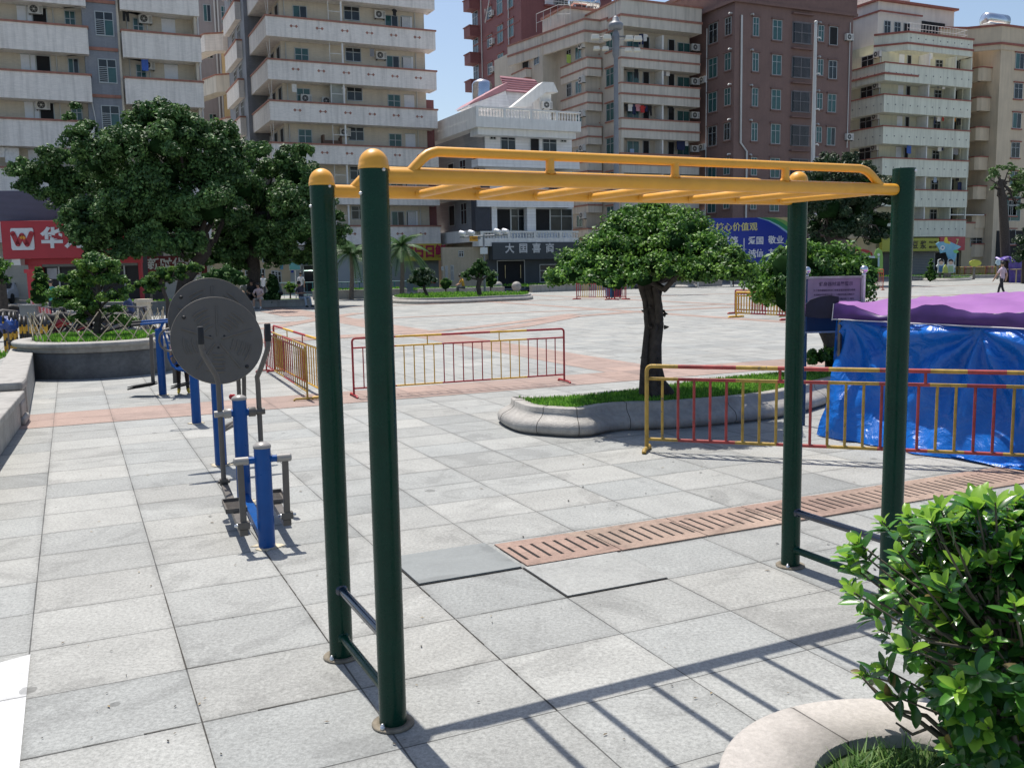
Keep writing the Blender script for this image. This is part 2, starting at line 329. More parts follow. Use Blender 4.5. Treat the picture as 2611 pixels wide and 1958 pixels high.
def sheet(name,polys,m,z):
    mb=MB()
    for p in polys: mb.add([(q[0],q[1],z) for q in p],[tuple(range(len(p)))],0,False)
    return structure(mb,name,m)
def uvrect(u0,u1,v0,v1): return [uv(u0,v0),uv(u1,v0),uv(u1,v1),uv(u0,v1)]
sheet('pink_paving_band',[uvrect(-1.35,40,12.88,14.15)],PINK,0.004)
sheet('pink_paving_band',[uvrect(8.42,9.66,14.15,62)],PINK,0.004)
def ribbon(pts,wd):
    out=[]
    for a,b in zip(pts[:-1],pts[1:]):
        a=Vector(a);b=Vector(b); d=(b-a).normalized(); n=Vector((-d.y,d.x))*wd/2; out.append([a-n,b-n,b+n,a+n])
    return out
def arc(cu,cv,r,a0,a1,n=14):
    return [tuple(uv(cu+r*math.cos(R(a0+(a1-a0)*i/n)),cv+r*math.sin(R(a0+(a1-a0)*i/n)))[:2]) for i in range(n+1)]
mb=MB()
for i,pl in enumerate((ribbon([tuple(uv(20,14.15)[:2]),tuple(uv(20,60)[:2])],0.6),ribbon([tuple(uv(26.4,14.15)[:2]),tuple(uv(26.4,60)[:2])],0.6),
    ribbon([tuple(uv(-2,26)[:2]),tuple(uv(8.42,26)[:2])],0.7),ribbon([tuple(uv(9.66,34)[:2]),tuple(uv(60,34)[:2])],0.5),ribbon([tuple(uv(9.66,45)[:2]),tuple(uv(60,45)[:2])],0.5),ribbon([tuple(uv(-6,34)[:2]),tuple(uv(8.42,34)[:2])],0.5))):
    for p in pl: mb.add([(q[0],q[1],0.0045+0.0006*i) for q in p],[(0,1,2,3)],0,False)
structure(mb,'pink_paving_lines',PINK)
mb=MB()
for i,pl in enumerate((ribbon([tuple(p)[:2] for p in (uv(9.9,24.6),uv(12.4,26.2),uv(16.4,30.0),uv(20.1,31.3),uv(25,31.6))],0.75),
   ribbon([tuple(p)[:2] for p in (uv(-3,24.6),uv(4,25.0),uv(7,25.4),uv(10.7,26.4),uv(13.5,28.4),uv(17.4,31.5))],0.6),
   ribbon([tuple(p)[:2] for p in (uv(5.5,30.5),uv(8.4,35.2),uv(11,38.7))],0.7),ribbon([tuple(p)[:2] for p in (uv(8.5,43.5),uv(8.5,38))],1.6))):
    for p in pl: mb.add([(q[0],q[1],0.009+0.0006*i) for q in p],[(0,1,2,3)],0,False)
structure(mb,'curved_paving_lines',PINK)
# brighter slabs at the lower left
a=G(0,1432);b_=G(66,1414);c_=G(38,1700);d_=G(-300,1700);e_=G(-300,1500)
sheet('pale_paving',[[d_,c_,b_,a,e_]],WHT,0.004)
# ---------------------------------------------------------------- drain
DARK=mat('drain black',(0.012,0.011,0.010),0.9)
DU0=float(U.dot(G(1062,1180)))+0.02; dv0=5.18; dv1=5.70
sheet('drain_channel',[uvrect(DU0,DU0+9.3,dv0+0.09,dv1-0.09)],DARK,0.004)
dr=thing('drain_cover','row of slotted pink stone drain covers set into the paving','drain cover',uv(DU0,dv0),YAW)
PK2=paving('pink cover stone',(0.30,0.205,0.165),(0.315,0.235,0.185),0.694,0.62,0,0,speck=0.5,stain=0.3,joint=0.0)
SL=0.70; wv=dv1-dv0
for k in range(13):
    mb=MB(); x0=k*SL+0.004; x1=(k+1)*SL-0.004; tz=0.0085+0.003*rng.random()
    mb.box(x0,x1,0,0.11,0.001,tz); mb.box(x0,x1,wv-0.11,wv,0.001,tz)
    xs=[x0]; ng=8
    for i in range(ng):
        c=x0+(i+0.6)*(SL/ng)+0.004*rng.normal(); mb.box(xs[-1],c-0.012,0.11,wv-0.11,0.001,tz-0.0004); xs.append(c+0.012)
    mb.box(xs[-1],x1,0.11,wv-0.11,0.001,tz-0.0004); mb.build('cover_slab',PK2,dr)

# two lifted slabs beside the drain, with open dark joints, and a few wider gaps
BLS=paving('smooth blue grey slab',(0.215,0.232,0.232),(0.205,0.222,0.222),9,9,-3,-3,speck=0.14,tilevar=0.01,stain=0.20,joint=0.0)
LGS=paving('relaid grey slab',(0.292,0.300,0.290),(0.285,0.294,0.284),9,9,-3,-3,speck=0.45,tilevar=0.01,stain=0.14,joint=0.0)
def slab(name,i,j,m,h):
    u0=1.073+i*0.694;v0=4.576+j*0.594; mb=MB(); q=uvrect(u0+0.008,u0+0.688,v0+0.008,v0+0.586); mb.prism([(p.x,p.y) for p in q],0.0051,h); structure(mb,name,m)
    mb=MB(); mb.add([(p.x,p.y,0.005) for p in uvrect(u0-0.001,u0+0.694,v0-0.001,v0+0.594)],[(0,1,2,3)],0,False); structure(mb,'open_joint',DARK)
slab('raised_paving_slab',1,1,BLS,0.013); slab('raised_paving_slab',2,0,LGS,0.010)
mb=MB()
for (u0,v0,u1,v1,w_) in ((0.379,2.2,0.379,5.764,0.010),(1.073,4.576,1.073,6.9,0.007),(0.379,4.576,3.155,4.576,0.006),(-0.315,3.982,1.767,3.982,0.008),(1.767,3.388,1.767,5.17,0.009),(-0.315,3.2,-0.315,5.17,0.010)):
    n=9; prev=None
    for k in range(n):   # broken, uneven run of dirt in the joint
        a=k/n;b=(k+0.55+0.45*rng.random())/n; ww=w_*rng.uniform(0.25,1.0)/2; p=uv(u0+(u1-u0)*a,v0+(v1-v0)*a);q=uv(u0+(u1-u0)*b,v0+(v1-v0)*b); d=(q-p).normalized(); nn=Vector((-d.y,d.x,0))*ww; mb.add([p-nn+Vector((0,0,.0035)),q-nn*0.6+Vector((0,0,.0035)),q+nn*0.6+Vector((0,0,.0035)),p+nn+Vector((0,0,.0035))],[(0,1,2,3)],0,False)
structure(mb,'dirt_in_paving_joints',mat('joint dirt',(0.045,0.042,0.036),0.95,var=0.4,scale=30))
# ================================================================ monkey bars
GREENP=mat('dark green paint',(0.002,0.034,0.021),0.16,var=0.12,scale=9,spec=0.22,wear=((0.03,0.06,0.05),0.705,14))
YEL=mat('orange yellow paint',(0.76,0.36,0.03),0.33,var=0.05,scale=14,bump=0.03,bscale=60,coat=0.2,dirt=0.14,wear=((0.26,0.14,0.05),0.70,17))
BLKB=mat('blue black paint',(0.012,0.022,0.045),0.22,var=0.3,scale=12,coat=0.5)
STEEL=mat('galvanised steel',(0.62,0.63,0.64),0.35,metal=0.9,var=0.12,scale=20)
RUST=mat('dirty base plate',(0.19,0.165,0.125),0.85,var=0.35,scale=18,bump=0.4)
BL=G(738,1418);FL=G(837,1568);BRR=G(1707,1222)
org=BL; ux=(BRR-BL); LEN=ux.length; ang=math.atan2(ux.y,ux.x)
mk=thing('monkey_bars','tall horizontal ladder of orange yellow pipes on four dark green posts','monkey bars',(org.x,org.y,0),ang)
WID=0.775
def post(x,y,ztop,cap=True):
    mb=MB(); mb.tube([(x,y,0.012),(x,y,ztop)],0.057,32)
    p=mb.build('post',GREENP,mk)
    mb=MB(); mb.lathe([(0.089,0),(0.089,0.006),(0.086,0.009),(0.058,0.012),(0.057,0.006)],(x,y,0.002),40); bp=mb.build('base_plate',RUST,p)
    mb=MB()
    for t in (35,215): 
        cx=x+0.073*math.cos(R(t)); cy=y+0.073*math.sin(R(t)); mb.lathe([(0.011,0),(0.011,0.012),(0.007,0.013),(0.007,0.022),(0,0.023)],(cx,cy,0.012),6)
    mb.build('bolt',STEEL,p)
    if cap:
        mb=MB(); pr=[(0.0600,0),(0.0605,0.004),(0.0605,0.014),(0.0585,0.017)]+[(0.0585*math.cos(a),0.017+0.062*math.sin(a)) for a in [i*math.pi/16 for i in range(1,9)]]
        mb.lathe(pr,(x,y,ztop-0.006),36); mb.build('dome_cap',YEL,p)
    else:
        mb=MB(); mb.lathe([(0.0575,0),(0.0575,0.004),(0.02,0.006),(0,0.006)],(x,y,ztop),32); mb.build('flat_cap',GREENP,p)
    mb=MB()   # visible small bolts near the top, camera side
    for dx,dz in ((0.02,-0.012),(-0.056,-0.10)):
        dy=-math.sqrt(max(0.057**2-dx*dx,1e-6)); mb.lathe([(0.007,0),(0.007,0.006),(0.004,0.010),(0,0.011)],(x+dx,y+dy,ztop+dz),10,axis=(dx,dy,0))
    mb.build('side_bolt',STEEL,p); return p
HT=2.285
post(0,0,HT); post(0,-WID,HT); post(LEN,0,HT+0.065); post(LEN,-WID,2.36,cap=False)
BZ=2.255; RB=0.0305
def beam(y,z0,z1,xa,xb):
    mb=MB(); mb.tube([(xa,y,z0),(xb-0.02,y,z1),(xb-0.006,y,z1),(xb,y,z1)],[RB,RB,RB*0.93,RB*0.6],20); return mb.build('side_beam',YEL,mk)
def mkx(xd,yd,y):     # photo pixel -> distance along the beam lying at local y
    Mi=rootmat(mk).inverted(); o=Mi@Vector((0,0,CAM_H)); d=Mi.to_3x3()@ray(xd,yd); return o.x+d.x*(y-o.y)/d.y
gl0=mkx(882,375,-WID); gl1=mkx(938,332,-WID); gr1=mkx(1862,360,-WID); gr0=mkx(1904,395,-WID); ups=[mkx(x_,355,-WID) for x_ in (1188,1458,1697)]
print('GUARD',gl0,gl1,gr1,gr0,ups)
for yy in (0,-WID):
    beam(yy,BZ,BZ,0.05,LEN-0.052)
    zt=BZ+0.100
    def bend(x0,x1,s_):      # straight slope from the beam, then a rounded shoulder
        p=[(x0,yy,BZ+0.01)]; dx=(x1-x0)
        for q in (0.35,0.6): p.append((x0+dx*q*0.9,yy,BZ+0.01+(zt-BZ-0.01)*q*1.12))
        p+=[(x0+dx*0.74,yy,BZ+0.01+(zt-BZ-0.01)*0.86),(x0+dx*0.90,yy,zt-0.006),(x0+dx*1.1,yy,zt)]; return p
    pts=bend(gl0,gl1,1)+list(reversed(bend(gr0,gr1,-1)))
    mb=MB(); mb.tube(pts,0.0205,16); gr=mb.build('guard_rail',YEL,mk)
    for x in ups:
        mb=MB(); mb.tube([(x,yy,BZ+RB*0.8),(x,yy,zt-0.01)],0.019,14); mb.lathe([(0.027,0),(0.021,0.012)],(x,yy,BZ+RB-0.003),16); mb.build('upright',YEL,gr)
for xd in (902,1030,1155,1272,1380,1487,1588,1682):
    x=mkx(xd,416,-0.0); mb=MB(); mb.tube([(x,0,BZ-0.008),(x,-WID,BZ-0.008)],0.0185,14); mb.lathe([(0.024,0),(0.0195,0.01)],(x,-0.035,BZ-0.008),14,axis=(0,-1,0)); mb.build('rung',YEL,mk)
for x in (0,LEN):
    for z,m in ((0.115,GREENP),(0.355,BLKB)):
        mb=MB(); mb.tube([(x,-0.05,z),(x,-WID+0.05,z)],0.0215,16); mb.lathe([(0.030,0),(0.022,0.012)],(x,-0.052,z),16,axis=(0,-1,0)); mb.build('crossbar',m,mk)
# far post top bolts/brackets
# ================================================================ elliptical walker
BLUE=mat('blue enamel',(0.003,0.070,0.27),0.25,var=0.08,scale=10,spec=0.3,wear=((0.05,0.09,0.16),0.70,16))
BROWN=mat('grey brown paint',(0.105,0.095,0.085),0.38,var=0.10,scale=16,bump=0.05,wear=((0.22,0.20,0.18),0.70,22))
CAPG=mat('grey plastic cap',(0.30,0.285,0.265),0.35,var=0.05)
RUB=mat('black rubber',(0.012,0.012,0.013),0.65)
CEM=mat('cement patch',(0.52,0.46,0.34),0.9,var=0.25,scale=20,bump=0.5)
def patch(parent,x,y,r,z=0.003):
    mb=MB(); n=26; pts=[(x+r*(1+0.22*rng.normal())*math.cos(2*math.pi*i/n),y+r*(1+0.22*rng.normal())*math.sin(2*math.pi*i/n)) for i in range(n)]
    mb.prism(pts,0.001,z+0.003); return mb.build('mortar_patch',CEM,parent)
P0=G(577,1181)
el=thing('elliptical_walker','blue and grey outdoor elliptical stepper with two posts','fitness machine',(P0.x,P0.y,0),R(21.9))
def bpost(root,x,y,h,r=0.057,cap=CAPG):
    mb=MB(); mb.tube([(x,y,0),(x,y,h)],r,28); p=mb.build('post',BLUE,root)
    mb=MB(); mb.lathe([(r+0.003,0),(r+0.004,0.006),(r+0.004,0.014),(r*0.9,0.026),(r*0.6,0.036),(r*0.3,0.041),(0,0.042)],(x,y,h-0.004),28); mb.build('post_cap',cap,p)
    patch(root,x,y,r*1.7); return p
B1=at(528,1083,0.001+7.55)
Ly=1.38
bpost(el,0,0,0.70); bpost(el,0,Ly,0.855)
mb=MB(); mb.box(-0.035,0.035,0.05,Ly-0.05,0.02,0.075); mb.build('floor_beam',BLUE,el,bevel=0.004)
mb=MB(); mb.tube([(-0.11,0,0.615),(0.11,0,0.615)],0.0235,18); mb.build('crossbar',BLUE,el)
mb=MB(); mb.tube([(-0.10,Ly,0.745),(0.10,Ly,0.745)],0.030,18); mb.build('crossbar',BLUE,el)
for s in (-1,1):
    x=s*0.150; ph=s*0.03
    mb=MB(); mb.tube([(s*0.095,0,0.615),(s*0.185,0,0.615)],0.0285,18); mb.lathe([(0.028,0),(0.022,0.008),(0,0.011)],(s*0.185,0,0.615),18,axis=(s,0,0)); mb.build('hub_cap',CAPG,el)
    zb=0.135+s*0.01
    mb=MB(); mb.bar((x,0,0.615),(x,ph,zb+0.03),0.042,0.034,up=(0,1,0)); mb.bar((x-0.04,ph,zb+0.055),(x+0.04,ph,zb+0.055),0.05,0.05); f=mb.build('swing_arm',BROWN,el,bevel=0.004)
    mb=MB()
    for q in (-1,1): mb.lathe([(0.015,0),(0.015,0.008),(0.010,0.010),(0.010,0.020),(0,0.024)],(x+q*0.040,ph,zb+0.055),8,axis=(q,0,0))
    mb.build('pivot_bolt',STEEL,f)
    # pedal beam runs from the front arm back to the long rear arm
    mb=MB(); mb.bar((x,ph,zb),(x,Ly+ph,zb+0.02),0.056,0.045); pb=mb.build('pedal_beam',BROWN,el,bevel=0.003)
    yc=0.63+ph
    mb=MB(); x0=x-0.075;x1=x+0.075; mb.box(x0,x1,yc-0.17,yc+0.17,zb+0.028,zb+0.036)
    for a in ((x0,x0+0.006,yc-0.17,yc+0.17),(x1-0.006,x1,yc-0.17,yc+0.17),(x0,x1,yc+0.164,yc+0.17),(x0,x1,yc-0.17,yc-0.164)): mb.box(a[0],a[1],a[2],a[3],zb+0.037,zb+0.062)
    for k in range(9): mb.box(x0+0.02,x1-0.02,yc-0.13+k*0.032,yc-0.122+k*0.032,zb+0.0365,zb+0.040)
    mb.build('footplate',BROWN,el)
    # long rear arm with bent handle
    xr=s*0.155; zt=0.745
    mb=MB(); mb.lathe([(0.040,0),(0.040,0.05),(0.033,0.056),(0,0.058)],(s*0.070,Ly,zt),20,axis=(s,0,0)); mb.tube([(s*0.115,Ly,zt),(s*0.20,Ly,zt)],0.028,16); mb.build('bearing',CAPG if s<0 else BROWN,el)
    top=[(xr,Ly,0.17),(xr,Ly-0.0,0.60),(xr,Ly+0.00,0.98),(xr-s*0.006,Ly-0.02,1.03),(xr+s*0.02,Ly-0.07,1.10),(xr+s*0.06,Ly-0.16,1.235),(xr+s*0.075,Ly-0.17,1.29),(xr+s*0.078,Ly-0.16,1.34)]
    if s<0: top=[(xr,Ly,0.17),(xr,Ly,0.60),(xr,Ly,0.99),(xr-0.01,Ly,1.05),(xr-0.05,Ly-0.02,1.13),(xr-0.105,Ly-0.03,1.24),(xr-0.115,Ly-0.03,1.29),(xr-0.115,Ly-0.03,1.33)]
    mb=MB(); mb.tube(top,0.0205,14); la=mb.build('hand_lever',BROWN,el)
    mb=MB(); e=Vector(top[-1]); e2=Vector(top[-2]); d=Vector((0,0.01*s,1)).normalized(); mb.tube([e-d*0.01,e+d*0.125,e+d*0.13],[0.026,0.026,0.02],16); mb.build('grip',RUB,la)
    mb=MB(); mb.bar((xr-0.032,Ly,0.185),(xr+0.032,Ly,0.185),0.05,0.05); mb.bar((xr,Ly,0.19),(xr,Ly,0.15),0.05,0.05)
    for q in (-1,1): mb.lathe([(0.014,0),(0.014,0.012),(0.009,0.014),(0,0.022)],(xr+q*0.033,Ly,0.185),8,axis=(q,0,0))
    mb.build('foot_bracket',BROWN,la)
# ================================================================ tai chi wheels
TB=G(478,1004)
tw=thing('tai_chi_wheel','pair of large dark grey spinning discs on a blue post','fitness machine',(TB.x,TB.y,0),YAW)
bpost(tw,0,0,1.18)
GREYD=mat('dark grey disc plastic',(0.115,0.102,0.085),0.5,var=0.08,scale=6,bump=0.08,bscale=14,wear=((0.15,0.145,0.13),0.66,9))
def disc(center,rad,nrm):
    M=Vector(nrm).normalized().to_track_quat('Z','Y').to_matrix(); c=Vector(center)
    mb=MB(); pr=[(0,0.012)]
    # raised concentric ribs
    rr=[i*rad/60 for i in range(1,60)]
    for r_ in rr: pr.append((r_,0.012))
    pr+= [(rad*0.99,0.014),(rad,0.008),(rad,-0.010),(rad*0.985,-0.014),(0,-0.014)]
    mb.lathe(pr,c,72,axis=nrm); d=mb.build('disc',GREYD,tw)
    mb=MB()   # spokes and broken arc ribs moulded on the face
    for k in range(5):
        a=2*math.pi*k/5+0.25; p0=c+M@Vector((0.10*rad*math.cos(a),0.10*rad*math.sin(a),0.0125)); p1=c+M@Vector((0.80*rad*math.cos(a),0.80*rad*math.sin(a),0.0125)); mb.tube([p0,p1],0.010,6)
        for q,rd in enumerate((0.34,0.44,0.54,0.64,0.73)):
            a0=a+0.24+0.10*(q%2); a1=a+2*math.pi/5-0.22-0.06*q
            mb.tube([c+M@Vector((rd*rad*math.cos(a0+(a1-a0)*i/8),rd*rad*math.sin(a0+(a1-a0)*i/8),0.0125)) for i in range(9)],[0.003]+[0.0095]*7+[0.003],6)
    mb.build('moulded_ribs',GREYD,d)
    mb=MB()
    for a in (0.0,2.1,4.2): mb.lathe([(0.010,0),(0.010,0.004),(0.004,0.006),(0,0.006)],c+M@Vector((0.075*math.cos(a+0.5),0.075*math.sin(a+0.5),0.012)),10,axis=nrm)
    for a in (2.45,-0.85): 
        mb.lathe([(0.018,0),(0.016,0.010),(0,0.013)],c+M@Vector((0.86*rad*math.cos(a),0.86*rad*math.sin(a),0.012)),14,axis=nrm)
    mb.build('disc_bolt',RUB,d)
def loc_of(o,p): return rootmat(o).inverted()@p
nl=Vector((0.05,-1,0.33))
c1=loc_of(tw,at(469.6,735,8.86)); c2=loc_of(tw,at(459.8,690,9.32))
disc(c1,0.424,nl); disc(c2,0.424,(0.05,-1,0.30))
mb=MB(); mb.tube([c1+Vector((0,0.012,0)),(0,0,1.10)],0.03,14); mb.tube([c2+Vector((0,0.014,0)),(0,0.0,1.14)],0.028,14); mb.build('disc_axle',BROWN,tw)
mb=MB()
ga=loc_of(tw,G(521,905)); zt=loc_of(tw,at(514,800,9.6)); zt2=loc_of(tw,at(527,800,9.6)); zb1=loc_of(tw,at(519,905,9.6)); zb2=loc_of(tw,at(528,905,9.6))
mb.tube([zt,zb1],0.0215,12); mb.tube([zt2,zb2],0.0215,12); mb.tube([zb1,(0,0.02,zb1.z-0.02)],0.02,12); mb.tube([zb2,(0,0.02,zb2.z-0.05)],0.02,12); mb.build('brace',BROWN,tw)
REDP=mat('red plastic',(0.42,0.02,0.025),0.4)
k0=loc_of(tw,at(499,857,9.2)); k1=loc_of(tw,at(511,858,9.3))
mb=MB(); mb.lathe([(0.0,-0.001),(0.024,0),(0.028,0.006),(0.028,0.05),(0.022,0.056)],k0,16,axis=(k1-k0)); mb.tube([k1,zb1],0.012,8,mi=1); mb.build('red_knob',[REDP,BROWN],tw)
# ================================================================ third post with looped handles
TA=G(425,914)
tp=thing('arm_trainer','blue post with a looped grey handle just behind the spinning discs','fitness machine',(TA.x,TA.y,0),YAW)
bpost(tp,0,0,1.16)
loop=[(0.12*math.cos(a)-0.26,0,1.06+0.14*math.sin(a)) for a in [i*math.pi/6 for i in range(12)]]
mb=MB(); mb.tube(loop,0.014,10,closed=True); mb.tube([(-0.14,0,1.06),(0.30,0,1.06)],0.018,12); mb.build('handle_loop',BROWN,tp)
# ================================================================ swing walker with seat frame
TW=G(352,853)
sw=thing('swing_walker','blue and grey air walker with hanging footplates beside the round granite planter','fitness machine',(TW.x,TW.y,0),R(8))
bpost(sw,0,0,1.0,0.058,BLUE)
def L_(x,y,Y=TW.y): return loc_of(sw,at(x,y,Y))
def pth(l,Y=TW.y): return [L_(x,y,Y) for x,y in l]
mb=MB()
mb.tube([L_(300,701),L_(404,692)],0.018,12); mb.tube([L_(303,695,TW.y+0.35),L_(404,688,TW.y+0.35)],0.018,12); mb.tube([L_(352,698),(0,0,0.98)],0.022,12); mb.build('hand_rail',BLUE,sw)
mb=MB(); mb.tube([L_(284,703),L_(304,701)],0.023,12); mb.tube([L_(286,697,TW.y+0.35),L_(306,695,TW.y+0.35)],0.023,12); mb.build('grip',RUB,sw)
mb=MB(); mb.tube([L_(330,722),L_(396,716)],0.022,12); mb.build('axle',CAPG,sw)
for (x,yt,yb,px0,px1,Yo) in ((326,722,834,282,334,0.0),(373,720,832,375,415,0.0)):
    mb=MB(); mb.bar(L_(x,yt),L_(x+5,yb-4),0.05,0.045,up=(0,1,0)); mb.build('hanging_leg',BROWN,sw,bevel=0.004)
    a=L_(px0,yb+5,TW.y-0.1); b2=L_(px1,yb-4,TW.y-0.1); mb=MB(); mb.bar(a,b2,0.26,0.02); 
    mb.bar(a+Vector((0,0,0.03)),b2+Vector((0,0,0.03)),0.24,0.012); mb.build('footplate',RUB,sw)
mb=MB(); fr=[(352,712),(362,745),(364,772),(372,790),(386,799),(406,803)]
mb.tube(pth(fr,TW.y-0.25),0.017,10); mb.tube(pth([(360,712),(372,745),(374,768),(382,783),(396,792),(412,796)],TW.y+0.05),0.017,10)
for a,b2 in (((359,740),(372,742)),((364,772),(374,768)),((372,790),(383,784))): mb.tube([L_(*a,TW.y-0.25),L_(*b2,TW.y+0.05)],0.014,8)
mb.build('seat_frame',BLUE,sw)
mb=MB(); s0=L_(378,797,TW.y-0.3); s1=L_(412,800,TW.y-0.3)
for k in range(4): mb.bar(s0+Vector((0,0.02+k*0.10,0)),s1+Vector((0,0.02+k*0.10,0)),0.07,0.02)
mb.build('seat',BLUE,sw)
# ================================================================ crowd barriers
RED=mat('red barrier paint',(0.36,0.022,0.030),0.42,var=0.15,scale=12,dirt=0.12,wear=((0.20,0.09,0.07),0.66,20))
BYEL=mat('yellow barrier paint',(0.66,0.38,0.035),0.42,var=0.12,scale=12,dirt=0.2,wear=((0.25,0.17,0.08),0.66,20))
OLDY=mat('faded yellow paint',(0.42,0.27,0.05),0.5,var=0.3,scale=9,dirt=0.4,wear=((0.13,0.11,0.09),0.60,16))
OLDR=mat('faded red paint',(0.36,0.05,0.045),0.5,var=0.3,scale=9,dirt=0.35,wear=((0.17,0.13,0.12),0.60,16))
GALV=mat('worn dark steel',(0.16,0.145,0.14),0.35,metal=0.6,var=0.4,scale=7)
def barrier(label,A,B,H=0.87,nb=21,cols=None,mats=(RED,BYEL),group='red and yellow crowd barriers',zr=0.73,zl=0.13,links=(0.34,0.67),full=(),r=0.016,rb=0.009,parts=True,foot=0.16,feet=(0,1),double=False):
    A=Vector(A);B=Vector(B); d=B-A; Lb=d.length; an=math.atan2(d.y,d.x)
    t=thing('crowd_barrier',label,'barrier',(A.x,A.y,0),an,group)
    cols=cols or [(0,0.25,0),(0.25,0.5,1),(0.5,0.75,0),(0.75,1,1)]
    def colat(q): 
        for a,b2,c in cols:
            if a<=q<=b2: return c
        return 0
    mb=MB()
    def seg(a,b2,z,rr):
        for (q0,q1,c) in cols:
            x0=max(a,q0*Lb);x1=min(b2,q1*Lb)
            if x1>x0+1e-4: mb.tube([(x0,0,z),(x1,0,z)],rr,12,mi=c)
    rc=0.05
    seg(rc,Lb-rc,H,r); 
    for sx,x in ((1,0),(-1,Lb)):
        pts=[(x+sx*rc*(1-math.cos(q)),0,H-rc+rc*math.sin(q)) for q in [i*math.pi/10 for i in range(6)]]
        mb.tube([(x,0,0.03)]+pts,r,12,mi=colat(0.001 if sx>0 else 0.999))
    mb.build('frame_tube',list(mats),t)
    mb=MB(); seg(0.01,Lb-0.01,zr,r*0.8); mb.build('upper_rail',list(mats),t)
    mb=MB(); seg(0.01,Lb-0.01,zl,r*0.8); mb.build('lower_rail',list(mats),t)
    allb=MB()
    for i in range(nb):
        x=Lb*(i+1)/(nb+1); mb=MB() if parts else allb
        mb.tube([(x,0,zl),(x,0,zr)],rb,8,mi=colat(x/Lb))
        if parts: mb.build('bar',list(mats),t)
    if not parts: allb.build('bars',list(mats),t)
    for q in links:
        mb=MB(); mb.tube([(q*Lb,0,zr),(q*Lb,0,H)],rb,8,mi=colat(q)); mb.build('link_bar',list(mats),t)
    for x in feet:
        x=x*Lb; c=colat(min(max(x/Lb,0.001),0.999)); mb=MB(); mb.tube([(x,-foot,0.012),(x,-foot+0.03,0.035),(x,foot-0.03,0.035),(x,foot,0.012)],r*1.1,10,mi=c); mb.build('foot',list(mats),t)
    return t
barrier('long red and yellow barrier standing open on the plaza left of the mushroom crowned tree',G(765,858),G(1219,826),cols=[(0,0.19,0),(0.19,0.40,1),(0.40,0.63,0),(0.63,0.81,1),(0.81,1,0)],nb=21,links=(0.335,0.675),foot=0.22)
a2=G(591,805);b2=G(697,862)
barrier('red and yellow barrier behind the spinning discs, nearer the camera of the pair there',a2+Vector((0.03,0.03,0)),b2,nb=22,cols=[(0,0.26,0),(0.26,0.5,1),(0.5,0.75,0),(0.75,1,1)],r=0.018)
barrier('dark railed red and yellow barrier leaning close behind another beside the discs',a2+Vector((-0.16,0.12,0)),b2+Vector((-0.19,-0.14,0)),nb=20,H=0.80,mats=(OLDR,OLDY),r=0.015,foot=0.2)
# near right barrier
A=Vector((1.357,9.36,0)); B=A+(Vector((4.55,8.265,0))-A)*1.10
nb_=thing
def oldmat(name,c1):
    m=mat(name,c1,0.42,var=0.3,scale=9,dirt=0.35); return m
B=A+(Vector((4.55,8.265,0))-A)*1.12; LB0=(B-A).length
def bx_(xd,yd=800):
    d=(B-A).normalized(); n=Vector((-d.y,d.x,0)); rr_=ray(xd,yd); t=A.dot(n)/Vector((rr_.x,rr_.y,0)).dot(n); return ((Vector((rr_.x*t,rr_.y*t,0))-A).dot(d))/LB0
cc_=[bx_(x) for x in (1465,1590,1680,1790,1900,2010,2090,2175,2260,2400)]
cs_=[(0,cc_[0],1)]+[(cc_[i],cc_[i+1],i%2) for i in range(9)]+[(cc_[9],1.0,1)]
bb=barrier('worn yellow and red barrier with rubbed top rail in front of the oval planter',A,B,H=0.872,nb=23,cols=cs_,mats=(OLDR,OLDY),zr=0.745,zl=0.13,r=0.021,rb=0.0135,links=(bx_(1685),bx_(2000)),foot=0.15,feet=(0,))
# ================================================================ greenery materials
def leafmat(name,col,rough=0.38,trans=0.25,var=0.25): return mat(name,col,max(rough,0.5),var=var,scale=1.7,trans=trans,spec=0.32)
LG=[leafmat('leaf deep green',(0.035,0.10,0.02)),leafmat('leaf mid green',(0.085,0.20,0.03)),leafmat('leaf fresh green',(0.18,0.34,0.05))]
LB=[leafmat('banyan dark leaf',(0.04,0.095,0.028),0.55,0.15),leafmat('banyan leaf',(0.075,0.16,0.045),0.55,0.15),leafmat('banyan pale leaf',(0.13,0.24,0.07),0.55,0.2)]
LF=[leafmat('magnolia dark leaf',(0.02,0.045,0.02),0.3,0.1),leafmat('magnolia leaf',(0.035,0.07,0.03),0.28,0.1),leafmat('magnolia pale leaf',(0.07,0.10,0.05),0.28,0.15)]
BARK=mat('dark bark',(0.055,0.045,0.038),0.9,var=0.4,scale=14,bump=0.8,bscale=22)
BARK2=mat('grey bark',(0.17,0.14,0.115),0.9,var=0.3,scale=9,bump=0.6,bscale=18)
GRASSM=[leafmat('grass blade dark',(0.07,0.20,0.02),0.5,0.4),leafmat('grass blade',(0.14,0.36,0.035),0.5,0.4),leafmat('grass blade tip',(0.24,0.46,0.07),0.5,0.4)]
SOIL=mat('soil under grass',(0.05,0.085,0.02),0.95,var=0.4,scale=12)
GRAN=mat('carved granite',(0.35,0.335,0.31),0.6,var=0.16,scale=14,bump=0.35,bscale=60,dirt=0.22)
GRAN2=mat('grey granite',(0.32,0.31,0.29),0.65,var=0.15,scale=14,bump=0.3,bscale=60,dirt=0.3)
def ellipse(c,ru,rv,n=48,rot=YAW,wob=0.0):
    out=[]
    for i in range(n):
        a=2*math.pi*i/n; r_=1+wob*math.sin(3*a+1); x=ru*math.cos(a)*r_; y=rv*math.sin(a)*r_
        out.append((c[0]+x*math.cos(rot)-y*math.sin(rot),c[1]+x*math.sin(rot)+y*math.cos(rot)))
    return out
